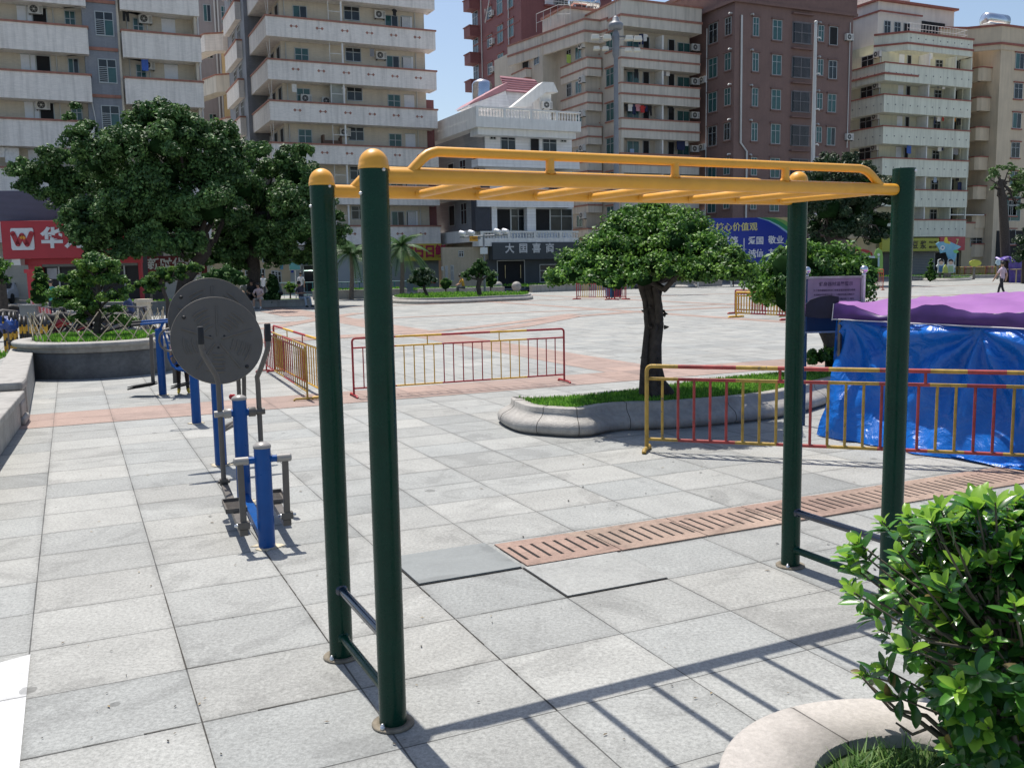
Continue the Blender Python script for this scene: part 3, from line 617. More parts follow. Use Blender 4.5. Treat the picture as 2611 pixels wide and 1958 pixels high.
def inside(p,poly):
    x,y=p; c=False; n=len(poly)
    for i in range(n):
        x1,y1=poly[i];x2,y2=poly[i-1]
        if (y1>y)!=(y2>y) and x<(x2-x1)*(y-y1)/(y2-y1+1e-12)+x1: c=not c
    return c
def grass(name,poly,z,n,h,label,lean=0.5,mats=GRASSM,wd=0.008,parent=None):
    xs=[p[0] for p in poly];ys=[p[1] for p in poly]; P=[]
    while len(P)<n:
        q=rng.uniform((min(xs),min(ys)),(max(xs),max(ys)),size=(n,2))
        P+= [tuple(a) for a in q if inside(a,poly)]
    P=np.array(P[:n]); hh=h*rng.uniform(0.45,1.25,size=n); a=rng.uniform(0,2*math.pi,size=n); l=lean*rng.uniform(0.1,1,size=n)*hh
    base=np.c_[P,np.full(n,z)]; side=np.c_[-np.sin(a),np.cos(a),np.zeros(n)]*wd; mid=base+np.c_[np.cos(a)*l*0.35,np.sin(a)*l*0.35,hh*0.6]; tip=base+np.c_[np.cos(a)*l,np.sin(a)*l,hh]
    V_=np.stack([base-side,base+side,mid+side*0.8,mid-side*0.8,tip],1).reshape(-1,3); o=np.arange(n)[:,None]*5
    F=np.concatenate([o+np.array([[0,1,2]]),o+np.array([[0,2,3]]),o+np.array([[3,2,4]])],1).reshape(-1,3)
    me=bpy.data.meshes.new(name); me.from_pydata(V_.tolist(),[],F.tolist())
    for m in mats: me.materials.append(m)
    me.polygons.foreach_set('material_index',np.repeat(rng.integers(0,len(mats),n),3).astype(np.int32)); me.update()
    ob=bpy.data.objects.new(name,me); link(ob); tag(ob,label,'grass',kind='stuff'); return ob
def bulge_planter(name,label,outline,H,cat='planter',bulge=0.16,seg=(),soil=True,mtl=None,group=None):
    # carved granite surround: rounded lower roll, concave neck, flat lip
    c=np.mean(np.array(outline),axis=0); t=thing(name,label,cat,(c[0],c[1],0),0,group)
    prof=[(0.0,0.0),(0.035,0.02),(0.065,H*0.16),(0.068,H*0.34),(0.045,H*0.48),(-0.01,H*0.58),(-0.07,H*0.68),(-0.10,H*0.80),(-0.10,H*0.97),(-0.11,H),(-0.24,H),(-0.25,H-0.05)]
    k=len(outline); mb=MB(); vs=[];fs=[]
    P=[Vector(p) for p in outline]
    for i in range(k):
        d=(P[(i+1)%k]-P[i-1]).normalized(); nrm=Vector((d.y,-d.x))
        notch=0
        for (o,z) in prof: q=P[i]+nrm*((o*bulge/0.16)-notch); vs.append((q.x,q.y,z))
    m=len(prof)
    for i in range(k):
        for j in range(m-1): fs.append((i*m+j,((i+1)%k)*m+j,((i+1)%k)*m+j+1,i*m+j+1))
    mb.add(vs,fs,0,True)
    for i in seg: mb.tube([Vector(vs[i*m+j]) for j in range(1,m-1)],0.0038,5,mi=1,cap=False)
    mb.build('surround',[mtl or GRAN,mat('dark mortar joint',(0.05,0.045,0.04),0.9)],t,world=True)
    inner=[tuple(P[i]+Vector(((P[(i+1)%k]-P[i-1]).normalized().y,-(P[(i+1)%k]-P[i-1]).normalized().x))*-0.22*bulge/0.16) for i in range(k)]
    if soil:
        mb=MB(); mb.add([(p[0],p[1],H-0.03) for p in inner],[tuple(range(k))],0,False); mb.build('soil',SOIL,t,world=True)
    return t,inner
# ---------------- oval planter with the mushroom-crowned tree
def smooth_closed(pts,n=8):
    out=[];k=len(pts)
    for i in range(k):
        p0,p1,p2,p3=[Vector(pts[(i+j-1)%k][:2]) for j in range(4)]
        for s in range(n):
            t=s/n; q=0.5*((2*p1)+(-p0+p2)*t+(2*p0-5*p1+4*p2-p3)*t*t+(-p0+3*p1-3*p2+p3)*t**3); out.append((q.x,q.y))
    return out
pl=[G(1090,908),G(1120,932),G(1190,941),G(1262,943),G(1340,930),G(1480,924),G(1680,902),G(1790,872),G(1880,846),G(1930,828),G(1900,804,.3)+Vector((0,.3,0)),G(1800,804,.3)+Vector((-.05,.28,0)),G(1690,807,.3)+Vector((-.1,.26,0)),G(1540,820,.3)+Vector((-.12,.25,0)),G(1400,839,.3)+Vector((-.08,.25,0)),G(1280,851,.3)+Vector((0,.22,0)),G(1190,858,.3)+Vector((0,.2,0))]
OUT=smooth_closed([tuple(p[:2]) for p in pl],6)
pt,inn=bulge_planter('oval_planter','long low planter of carved granite with grass around the mushroom crowned tree',OUT,0.30,bulge=0.16,seg=(3,10,17,25,33,41,50,60,72))
grass('grass',inn,0.27,26000,0.058,'bright mown grass filling the long carved granite planter',wd=0.007)
TR=Vector((1.80,11.25,0.27))
t=thing('umbrella_tree','ficus with a wide clipped mushroom shaped crown and gnarled trunk in the oval planter','tree',TR)
mb=MB()
def W(x,y,Y=11.25): return at(x,y,Y)
main=[W(1412,858),W(1413,840),W(1410,800),W(1412,750),W(1418,700),W(1412,665),W(1402,630),W(1395,600)]
mb.tube(main,[0.15,0.11,0.10,0.092,0.088,0.092,0.105,0.088],14)
mb.tube([W(1392,850,11.19),W(1391,790,11.19),W(1394,745,11.19),W(1398,700,11.19),W(1393,650,11.19),W(1384,610,11.19)],[0.07,0.045,0.035,0.03,0.032,0.05],10)
mb.tube([W(1440,852,11.3),W(1428,825,11.25),W(1421,790,11.25),W(1424,740,11.25)],[0.10,0.06,0.05,0.03],10)
mb.tube([W(1420,700,11.17),W(1424,690,11.12),W(1423,660,11.12),W(1415,620,11.12)],[0.04,0.055,0.05,0.04],8)
for k in range(34):
    a=rng.uniform(0,6.28); i=rng.integers(0,len(main)-1); p=main[i].lerp(main[i+1],rng.random()); rr=0.10; s=p+Vector((math.cos(a)*rr,math.sin(a)*rr,0)); mb.tube([s,s+Vector((math.cos(a)*0.03,math.sin(a)*0.03,0.05*rng.normal())),s+Vector((math.cos(a)*0.06,math.sin(a)*0.06,0.08*rng.normal()))],[0.03,0.018,0.003],5)
mb.build('trunk',BARK,t,world=True)
mb=MB()
for k in range(11):
    a=k*2*math.pi/11+rng.normal()*0.1; L_e=rng.uniform(0.6,1.0); limb(mb,W(1397,612),W(1397,612)+Vector((math.cos(a)*L_e,math.sin(a)*L_e,rng.uniform(0.12,0.45))),0.05,0.012,0.15)
mb.build('branch',BARK,t,world=True)
cx,cy=1.665,11.25; blobs=[]; KS=0.882
def dome(R0,zr,n,rb,hb):
    for i in range(n):
        a=2*math.pi*(i+rng.uniform(-0.2,0.2))/n; blobs.append((cx+R0*KS*math.cos(a),cy+R0*KS*math.sin(a),1.9+(zr-1.9)*KS+rng.normal()*0.03,rb*KS,rb*KS,hb*KS))
dome(1.24,1.74,24,0.22,0.13); dome(1.05,1.88,20,0.27,0.18); dome(0.74,2.10,14,0.32,0.22); dome(0.80,1.80,10,0.34,0.16); dome(0.50,2.26,9,0.34,0.24); dome(0.4,1.9,6,0.4,0.25); dome(0.27,2.40,5,0.36,0.25)
for dx,dy,z,r_,h_ in ((-0.03,0,2.5,0.36,0.21),(0.38,0,2.48,0.26,0.16),(-0.36,0,2.45,0.26,0.17),(0.02,-0.2,2.6,0.22,0.13)): blobs.append((cx+dx*KS,cy+dy*KS,1.9+(z-1.9)*KS,r_*KS,r_*KS,h_*KS))
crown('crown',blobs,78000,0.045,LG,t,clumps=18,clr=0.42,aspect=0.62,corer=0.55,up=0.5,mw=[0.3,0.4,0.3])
# ---------------- round-crowned tree behind the notice board
TR2=G(1795,801,.3)
t=thing('round_tree','round crowned ficus rising behind the notice board and the blue tarpaulin','tree',TR2)
Yb=TR2.y
mb=MB(); mb.tube([at(1800,806,Yb),at(1797,780,Yb),at(1795,740,Yb),at(1788,715,Yb),at(1780,680,Yb),at(1765,640,Yb)],[0.12,0.10,0.11,0.13,0.10,0.06],12)
for k in range(12): 
    a=rng.uniform(0,6.28); s=at(1792,735,Yb); limb(mb,s,s+Vector((math.cos(a)*0.6,math.sin(a)*0.5,rng.uniform(0.4,1.0))),0.04,0.01,0.1)
mb.build('trunk',BARK,t,world=True)
c0=at(1752,606,Yb); blobs=[(c0.x,c0.y,c0.z-0.02,0.90,0.84,0.60)]
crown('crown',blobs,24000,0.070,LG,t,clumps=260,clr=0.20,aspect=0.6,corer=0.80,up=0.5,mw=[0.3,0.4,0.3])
s_=thing('basal_shrub','small leafy sprout clump at the foot of the round crowned tree','shrub',G(1785,803,.28))
b0=at(1775,770,Yb-0.1); crown('foliage',[(b0.x,b0.y,b0.z,0.17,0.17,0.19),(b0.x+0.13,b0.y,b0.z-0.05,0.17,0.17,0.17)],700,0.08,LG,s_,clumps=8,corer=0.5)
mb=MB(); q=G(1785,803,.28); mb.tube([q,q+Vector((0,0,0.25))],0.02,6); mb.build('stem',BARK,s_,world=True)
# ================================================================ notice board
BPT=mat('dark blue board paint',(0.018,0.055,0.13),0.4,var=0.25,scale=6)
LILAC=mat('faded lilac notice sheet',(0.33,0.23,0.33),0.35,var=0.25,scale=2.5,dirt=0.35)
NB0=G(1737,919)
nbd=thing('notice_board','weathered lilac notice board on blue posts behind the right green post','notice board',(NB0.x,NB0.y,0),R(4))
def LN(x,y): return rootmat(nbd).inverted()@at(x,y,NB0.y)
tl=LN(1733,599);tr_=LN(1866,598);bl=LN(1733,719); zt=tl.z;zb=bl.z;xl=tl.x;xr=tr_.x
mb=MB(); mb.tube([(-0.01,0,0),(-0.01,0,zt+0.04)],0.02,14); mb.build('pole',BPT,nbd)
mb=MB(); mb.tube([(xr+0.02,0,0),(xr+0.02,0,zt+0.02)],0.022,14); mb.build('pole',STEEL,nbd)
for x in (-0.01,xr+0.02):
    mb=MB(); mb.lathe([(0.024,-0.008),(0.026,0),(0.012,0.008)]+[(0.045*math.sin(a),0.055-0.045*math.cos(a)) for a in [0.35+i*0.28 for i in range(10)]]+[(0,0.1)],(x,0,zt+0.02),20); mb.build('ball_finial',mat('polished ball',(0.72,0.70,0.72),0.15,metal=1.0,var=0.05),nbd)
mb=MB(); mb.box(xl,xr,-0.012,0.012,zb,zt); mb.build('panel',BPT,nbd)
mb=MB()
for a in ((xl,xr,zt-0.02,zt+0.004),(xl,xr,zb-0.004,zb+0.015),(xl-0.004,xl+0.018,zb,zt),(xr-0.018,xr+0.004,zb,zt)): mb.box(a[0],a[1],-0.028,0.02,a[2],a[3])
mb.build('frame',mat('pale aluminium frame',(0.42,0.40,0.40),0.4,metal=0.4,var=0.2,scale=12,dirt=0.4),nbd)
mb=MB(); mb.box(xl+0.02,xr-0.02,-0.016,-0.0125,zt-0.40,zt-0.022); mb.build('notice_sheet',LILAC,nbd)
mb=MB(); mb.box(xl+0.02,xr-0.02,-0.0165,-0.0125,zb+0.016,zt-0.403); mb.build('painted_shadow',mat('navy shadow tone',(0.016,0.022,0.05),0.3,var=0.2),nbd)  # shadow falling on the board's lower half, painted as a thin navy panel
INK=mat('faded ink',(0.07,0.04,0.09),0.6,var=0.3,scale=30)
xm=(xl+xr)/2
text('健身器材温馨警示',0.050,INK,nbd,(xm+0.04,-0.0175,zt-0.085),0,0.0006,0.0008,'notice_title')
for k,(s,ww) in enumerate((('为了您的健康和安全使用健身器材前请先阅读',1.0),('本说明并按规定使用 一 儿童应在成人陪同下',1.0),('使用器材 二 请勿在器材上攀爬打闹 三 雨天',1.0),('请勿使用 四 发现损坏请及时联系管理人员',0.9))):
    text(s,0.0245,INK,nbd,(xm+0.02,-0.0175,zt-0.155-k*0.05),0,0.0005,0.0003,'notice_line')
# ================================================================ tarpaulin stall with purple canopy
PURP=mat('purple canopy cloth',(0.37,0.145,0.43),0.5,var=0.10,scale=2.5,trans=0.25,bump=0.12,bscale=9)
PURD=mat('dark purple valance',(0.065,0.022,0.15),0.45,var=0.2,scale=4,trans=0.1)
def tarpmat():
    m=mat('blue tarpaulin',(0.004,0.13,0.52),0.30,var=0.10,scale=3,spec=0.5); t=m.node_tree; N=t.nodes; L=t.links; b=N['Principled BSDF']
    tc=N.new('ShaderNodeTexCoord'); v=N.new('ShaderNodeTexVoronoi'); v.feature='F1'; v.inputs['Scale'].default_value=9; no=N.new('ShaderNodeTexNoise'); no.inputs['Scale'].default_value=5; no.inputs['Detail'].default_value=6; no.inputs['Distortion'].default_value=1.5
    L.new(tc.outputs['Object'],v.inputs['Vector']); L.new(tc.outputs['Object'],no.inputs['Vector'])
    a=N.new('ShaderNodeMath'); a.operation='MULTIPLY_ADD'; L.new(v.outputs[0],a.inputs[0]); a.inputs[1].default_value=0.25; L.new(no.outputs[0],a.inputs[2])
    bp=N.new('ShaderNodeBump'); bp.inputs['Strength'].default_value=0.85; bp.inputs['Distance'].default_value=0.032; L.new(a.outputs[0],bp.inputs['Height']); L.new(bp.outputs[0],b.inputs['Normal']); return m
TARP=tarpmat()
SC=Vector((3.52,10.12,0))      # near-left corner; sides run along -V (towards us) and U
st=thing('covered_stall','low market stall wrapped in crinkled blue tarpaulin under a purple canopy','market stall',SC,R(33))
# local: x along U, y along V ; visible long side is x=0 from y=0 to y=-3.6
def fold(y,z,H=1.27):
    s=-y
    f=0.0
    # tie point folds fanning from (s=1.52, z=1.22) and corner
    for (s0,z0,am) in ((1.56,1.20,0.085),(0.10,1.22,0.07),(3.2,1.2,0.08)):
        dz=z0-z; ds=s-s0; rr=math.hypot(dz,ds)+0.05; th=math.atan2(ds,dz+0.02); f+=am*math.sin(th*9+2.0*math.sin(rr*3))*min(rr,0.5)*1.6*math.exp(-rr*1.1)
    f+=0.022*math.sin(s*5.1+z*2.0+1)+0.016*math.sin(s*11-z*5)+0.035*math.sin(z*5+s*1.3)+0.008*math.sin(s*23+z*11)
    return f
def tarp(fn,ns,nz):
    mb=MB(); vs=[fn(i/ns,j/nz) for i in range(ns+1) for j in range(nz+1)]
    fs=[(i*(nz+1)+j,(i+1)*(nz+1)+j,(i+1)*(nz+1)+j+1,i*(nz+1)+j+1) for i in range(ns) for j in range(nz)]; mb.add(vs,fs,0,True); return mb
def side(a,b):
    y=-3.7*a; s=-y; z=b*1.27-(0.03*math.sin(s*math.pi/1.56)**2 if b>0.95 else 0)
    z=max(z-0.0,0.012)
    x=-fold(y,z)*1.5+0.03-0.16*(1-z/1.27)
    if z<0.30: x-= (0.30-z)**1.3*(0.45+0.3*math.sin(s*2.1))*0.7
    if z<0.30 and s<0.3: y+=(0.3-z)*0.25
    return (x,y+0.015*math.sin(z*9),z)
tarp(side,150,60).build('tarpaulin_side',TARP,st)
def skirt(a,b):   # spare sheet trailing on the paving
    y=-0.25-3.4*a; s=-y; w=(0.06+0.10*min(1,s/1.9)+0.03*math.sin(s*4))*b; x=-0.08-w-0.03*math.sin(s*2.1); z=0.012+0.028*abs(math.sin(s*7+b*5))*(1-b)+0.02*abs(math.sin(s*3.3+b*9))
    return (x,y,z)
tarp(skirt,110,10).build('trailing_skirt',TARP,st)
def back(a,b): 
    x=3.0*a; z=b*1.27; return (x,0.02+0.02*math.sin(x*6+z*3),z)
tarp(back,30,10).build('tarpaulin_back',TARP,st)
def hgt(u_,s):     # canopy height field
    z=1.43; cx=min(u_,3.0-u_)/1.5; cs=min(s,3.6-s)/1.8
    z+=0.10*min(cx,cs)**0.8; z+=-0.095*math.exp(-((s-0.62)/0.33)**2)*math.exp(-u_*1.6)+0.03*math.exp(-((s-1.25)/0.2)**2)*math.exp(-((u_-0.35)/0.4)**2)-0.05*math.exp(-((s-2.0)/0.5)**2)*math.exp(-u_*1.6); z+=0.014*math.sin(u_*9+s*7)+0.008*math.sin(u_*17-s*5)+0.006*math.sin(s*31+u_*13)
    return z
mb=tarp(lambda a,b:(3.0*a-0.02,-3.6*b+0.02,hgt(3.0*a,3.6*b)),36,44); mb.build('canopy',PURP,st)
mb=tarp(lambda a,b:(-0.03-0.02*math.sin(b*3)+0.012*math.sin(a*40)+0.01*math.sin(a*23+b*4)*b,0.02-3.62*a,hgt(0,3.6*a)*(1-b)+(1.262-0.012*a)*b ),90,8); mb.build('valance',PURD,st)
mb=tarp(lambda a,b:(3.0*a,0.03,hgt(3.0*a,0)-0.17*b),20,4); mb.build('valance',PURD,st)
mb=MB(); mb.tube([(-0.045-0.02*math.sin(3)+0.010*math.sin(a*40/60),0.02-3.62*a/60,1.262-0.012*a/60) for a in range(61)],0.007,6); mb.tube([(-0.035,0.02,1.43),(-0.055,0.02,1.25)],0.006,6); mb.build('edge_cord',mat('off white cord',(0.62,0.58,0.60),0.7),st)
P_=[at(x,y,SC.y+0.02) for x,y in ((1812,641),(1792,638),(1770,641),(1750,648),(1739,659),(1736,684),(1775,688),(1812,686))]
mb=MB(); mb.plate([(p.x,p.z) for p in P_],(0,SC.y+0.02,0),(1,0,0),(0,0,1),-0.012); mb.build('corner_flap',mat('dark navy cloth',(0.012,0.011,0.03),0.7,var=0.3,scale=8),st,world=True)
for x,y in ((0.03,-0.02),(2.95,-0.02),(0.03,-3.55),(2.95,-3.55)):
    mb=MB(); mb.box(x-0.015,x+0.015,y-0.015,y+0.015,0,1.42); mb.build('leg',GALV,st)
# ================================================================ left round planter with clipped ficus and bamboo lattice
CL=(-7.95,18.1)
out=[(CL[0]+1.48*math.cos(2*math.pi*i/56),CL[1]+1.48*math.sin(2*math.pi*i/56)) for i in range(56)]
pr=thing('round_planter','high round grey granite planter with moulded rim at the left','planter',(CL[0],CL[1],0))
DGR=mat('dark grey granite',(0.13,0.128,0.122),0.6,var=0.2,scale=14,bump=0.3,bscale=60,dirt=0.3)
mb=MB(); mb.lathe([(1.40,0),(1.40,0.46),(1.398,0.461),(1.2,0.465)],(0,0,0),64); mb.build('wall',DGR,pr)
mb=MB(); mb.lathe([(1.2,0.466),(1.415,0.47),(1.43,0.52),(1.43,0.55),(1.50,0.57),(1.52,0.60),(1.52,0.64),(1.49,0.66),(1.18,0.66),(1.17,0.60)],(0,0,0),64); mb.build('surround',GRAN2,pr)
mb=MB(); mb.lathe([(1.175,0.62),(0.6,0.66),(0,0.68)],(0,0,0),40); mb.build('soil',SOIL,pr)
grass('grass',[(CL[0]+1.17*math.cos(a/20*6.283),CL[1]+1.17*math.sin(a/20*6.283)) for a in range(20)],0.63,9000,0.10,'bright grass inside the high round granite planter at the left',wd=0.009)
t=thing('tiered_ficus','tiered ficus with layered leaf pads in the round planter at the left','tree',(CL[0]+0.1,CL[1],0.64))
Yb=18.1
mb=MB(); mb.tube([at(212,750,Yb),at(209,720,Yb),at(212,690,Yb),at(213,650,Yb),at(212,620,Yb),at(210,590,Yb)],[0.085,0.07,0.06,0.05,0.04,0.025],10)
pads=[(205,565,30,13),(232,572,22,10),(183,575,24,11),(165,600,28,13),(232,603,34,12),(262,607,18,8),(190,612,28,12),(140,635,30,14),(180,640,34,14),(240,640,26,10),(130,655,18,9),(170,662,30,13),(195,675,24,12),(165,690,18,9),(250,668,16,8),(262,690,22,10),(285,697,14,7),(215,585,36,12),(270,630,14,7)]
blobs=[]
for x,y,rx,ry in pads:
    yy=Yb+rng.uniform(-0.35,0.35); p=at(x,y,yy); k=Yb/2025; blobs.append((p.x,p.y,p.z,rx*k*1.22,rx*k*1.1,ry*k*1.25)); mb.tube([at(212,min(y+35,720),Yb),at((x+212)/2,y+14,(yy+Yb)/2),p-Vector((0,0,ry*k*0.6))],[0.028,0.02,0.01],6)
mb.build('trunk',BARK,t,world=True)
LT=[leafmat('ficus dark leaf',(0.04,0.11,0.028)),leafmat('ficus leaf',(0.09,0.20,0.04)),leafmat('ficus fresh leaf',(0.17,0.30,0.05))]
crown('crown',blobs,17000,0.072,LT,t,clumps=12,clr=0.42,corer=0.55,up=0.5,mw=[0.3,0.45,0.25])
mb=MB()
BAMB=mat('dry bamboo',(0.42,0.36,0.27),0.7,var=0.3,scale=12)
lf=thing('bamboo_lattice','crossed bamboo cane fence standing inside the round granite planter','fence',(CL[0],CL[1],0.66))
for k in range(46):
    a=2*math.pi*k/46; a2=a+(0.34 if k%2 else -0.34)*rng.uniform(0.8,1.2); r0=1.16;r1=1.16+0.10*rng.random(); h=rng.uniform(0.40,0.58)
    mb.tube([(r0*math.cos(a),r0*math.sin(a),-0.03),(r1*math.cos(a2),r1*math.sin(a2),h)],0.0085,5)
mb.build('canes',BAMB,lf)
for x0,y0,x1,y1 in ((72,690,95,742),(100,742,125,672),(300,700,340,745),(320,745,345,705)):
    mb=MB(); mb.tube([at(x0,y0,17.2),at(x1,y1,17.0)],0.010,5); mb.build('cane',BAMB,lf,world=True)
# low wall and block at the far left edge
lw=thing('granite_bench_wall','carved granite planter wall with a scrolled end block at the left edge','planter wall',G(62,903))
p0=G(66,905);p1=G(-70,1110); d=(p1-p0).normalized(); nrm=Vector((-d.y,d.x,0)); 
if nrm.x>0: nrm=-nrm
mb=MB(); dep=0.9
pts=[p0+d*0.62,p1+d*2.0]
def slabp(a,b,w0,w1,z0,z1,mbx): 
    q=[a+nrm*w0,b+nrm*w0,b+nrm*w1,a+nrm*w1]; mbx.prism([(v.x,v.y) for v in q],z0,z1)
slabp(pts[0],pts[1],0.05,0.45,0,0.36,mb); slabp(pts[0]-d*0.0,pts[1],-0.02,0.48,0.361,0.45,mb); mb.build('wall',GRAN2,lw,world=True,bevel=0.015)
mb=MB(); slabp(p0,p0+d*0.60,0.0,0.50,0,0.10,mb); slabp(p0+d*0.04,p0+d*0.56,0.03,0.5,0.10,0.30,mb); slabp(p0+d*0.07,p0+d*0.53,0.08,0.5,0.30,0.44,mb); slabp(p0,p0+d*0.60,0.0,0.52,0.44,0.56,mb); mb.build('end_block',GRAN2,lw,world=True,bevel=0.035)
mb=MB(); q0=G(66,812)+Vector((0,0,0)); 
a_=G(66,815); b_=a_+Vector((-2.6,-0.1,0)); mb.prism([(p0.x-0.1,p0.y+0.15),(a_.x-0.05,a_.y+0.3),(a_.x-0.6,a_.y+0.5),(p0.x-0.65,p0.y+0.3)],0,0.50); mb.build('return_wall',GRAN2,lw,world=True,bevel=0.02)
gp=[(a_.x-0.55,a_.y+0.4),(a_.x-2.4,a_.y+0.2),(p0.x-2.6,p0.y-1.5),(p0.x-0.95,p0.y-0.6)]
mb=MB(); mb.add([(x,y,0.40) for x,y in gp],[(0,1,2,3)],0,False); mb.build('soil',SOIL,lw,world=True)
grass('grass',gp,0.40,4500,0.10,'bright grass behind the granite wall at the left edge',wd=0.009)
# ================================================================ foreground round planter with glossy shrub
PC=Vector((1.18,2.47,0))
fp=thing('foreground_planter','round pinkish granite planter ledge at the lower right corner','planter',PC)
mb=MB(); mb.lathe([(0.56,0),(0.56,0.33),(0.60,0.345),(0.61,0.37),(0.605,0.395),(0.59,0.40),(0.34,0.40),(0.335,0.34)],(0,0,0),96); mb.build('surround',PLG,fp)
mb=MB(); mb.lathe([(0.337,0.36),(0,0.37)],(0,0,0),40); mb.build('soil',SOIL,fp)
GR2=[leafmat('coarse grass dark',(0.05,0.12,0.025),0.45,0.3),leafmat('coarse grass',(0.11,0.23,0.05),0.45,0.3),leafmat('coarse grass tip',(0.20,0.32,0.09),0.45,0.3)]
grass('tuft_grass',[(PC.x-0.02+0.31*math.cos(a/14*6.283),PC.y-0.04+0.27*math.sin(a/14*6.283)) for a in range(14)],0.36,2600,0.085,'coarse grass tufts around the stems inside the pinkish granite planter',lean=1.1,mats=GR2,wd=0.0035)
def big_leaf(mb,o,dirv,nv,L,Wd,mi,curl=0.25):
    d=dirv.normalized(); sd=d.cross(nv).normalized(); n=sd.cross(d).normalized(); ts=(0,0.12,0.32,0.55,0.78,0.93,1.0); ws=(0.05,0.42,0.86,1.0,0.74,0.34,0.0); vs=[]
    for tt,ww in zip(ts,ws):
        c=o+d*L*tt-n*(curl*L*tt*tt); e=sd*Wd*0.5*ww; lift=n*Wd*0.16*ww; vs+=[c-e+lift,c,c+e+lift]
    fs=[]
    for i in range(len(ts)-1): fs+=[(3*i,3*i+1,3*i+4,3*i+3),(3*i+1,3*i+2,3*i+5,3*i+4)]
    mb.add(vs,fs,mi,True)
SL_=[mat('shrub deep leaf',(0.035,0.12,0.022),0.24,var=0.2,scale=8,trans=0.32,coat=0.25),mat('shrub green leaf',(0.09,0.26,0.035),0.24,var=0.2,scale=8,trans=0.36,coat=0.25),mat('shrub young leaf',(0.27,0.48,0.055),0.28,var=0.15,scale=8,trans=0.42,coat=0.2),mat('shrub browned leaf',(0.16,0.12,0.04),0.5,var=0.3,scale=8,trans=0.15)]
sh=thing('glossy_shrub','large shrub with glossy oval leaves filling the lower right corner','shrub',(PC.x+0.24,PC.y+0.02,0.37))
STEM=mat('shrub stem',(0.10,0.085,0.06),0.8,var=0.3,scale=20)
ms=MB(); ml=MB(); base=Vector((PC.x+0.24,PC.y+0.02,0.37)); r2=np.random.default_rng(11)
def rosette(p,axis,L=0.085,n=8,young=True):
    axis=axis.normalized(); a0=Vector((0,0,1)) if abs(axis.z)<0.9 else Vector((1,0,0)); e1=axis.cross(a0).normalized(); e2=axis.cross(e1)
    for k in range(n):
        a=k*2.4+r2.normal()*0.2; tier=k/n; open_=0.95-0.6*tier if young else 1.15-0.3*tier
        dv=(e1*math.cos(a)+e2*math.sin(a))*math.sin(open_*1.15)+axis*math.cos(open_*1.15)
        dv+=Vector(r2.normal(size=3))*0.12; o=p-axis*0.045*(1-tier)
        mi=3 if r2.random()<0.018 else (2 if (young and tier>0.5) else (1 if r2.random()<0.55 else 0))
        big_leaf(ml,o,dv,axis+Vector((0,0,0.3)),L*(1.0-0.35*tier)*r2.uniform(0.8,1.15),L*0.38*r2.uniform(0.75,1.2),mi,curl=r2.uniform(0.0,0.35))
tips=[]
# tips placed through the bush volume, denser near the outside
ctr=Vector((1.52,2.72,1.02))
edge=[(1850,1170),(1905,1125),(1960,1110),(2030,1095),(2110,1090),(2150,1085),(2195,1082),(1862,1195),(1850,1230),(1845,1280),(1870,1320),(1900,1360),(1860,1455),(1905,1440),(1925,1500),(2000,1150),(2060,1130),(2090,1200),(1940,1190),(1985,1230),(1930,1270),(2040,1260),(2120,1250),(2180,1180),(2190,1300),(1980,1330),(2050,1340),(2130,1370),(1960,1400),(2100,1430),(2010,1490),(2060,1520),(2140,1500),(2190,1430),(2160,1560),(2210,1600),(2090,1590),(1830,1200),(1828,1262),(2010,1120)]
for x,y in edge:
    Yd=2.72+0.22*r2.normal()*0.6-(0.10 if x>1900 else 0); tips.append((at(x,y,Yd),True))
SIL=[(1790,1185),(1880,1135),(1905,1108),(1935,1118),(1985,1108),(2030,1090),(2070,1102),(2120,1092),(2150,1100),(2185,1068),(2215,1090),(2260,1075),(2400,1110),(2400,1700),(2070,1640),(2030,1570),(2010,1500),(1960,1440),(1900,1400),(1868,1360),(1850,1310),(1805,1290),(1800,1240)]
for k in range(1400):
    d=Vector(r2.normal(size=3)).normalized(); rr=r2.uniform(0.35,1.0)**0.6
    p=Vector((1.66+d.x*0.50*rr,2.74+d.y*0.34*rr,0.92+d.z*0.50*rr))
    q_=proj(p)
    if not inside((q_[0]+r2.normal()*12,q_[1]+r2.normal()*14),SIL): continue
    tips.append((p,r2.random()<0.6))
LOWP=[(2015,1500),(2090,1440),(2240,1430),(2240,1720),(2085,1700),(2040,1600)]
for k in range(420):
    p=Vector((r2.uniform(1.15,1.65),r2.uniform(2.36,2.68),r2.uniform(0.50,0.92)))
    if inside(proj(p),LOWP) and r2.random()<0.55: tips.append((p,r2.random()<0.4))
for p,yg in tips:
    ax=(p-Vector((1.58,2.72,0.75))).normalized()+Vector((0,0,0.75)); rosette(p,ax,r2.uniform(0.048,0.092),r2.integers(7,11),yg)
mains=[]
for k in range(9):
    a=r2.uniform(0,6.28); e=Vector((1.55+0.25*math.cos(a),2.72+0.22*math.sin(a),0.78)); 
    pts=[base+Vector((0.04*math.cos(a),0.04*math.sin(a),0)),base.lerp(e,0.35)+Vector(r2.normal(size=3))*0.03,base.lerp(e,0.7)+Vector(r2.normal(size=3))*0.03,e]; ms.tube(pts,[0.012,0.010,0.008,0.006],7); mains.append(pts)
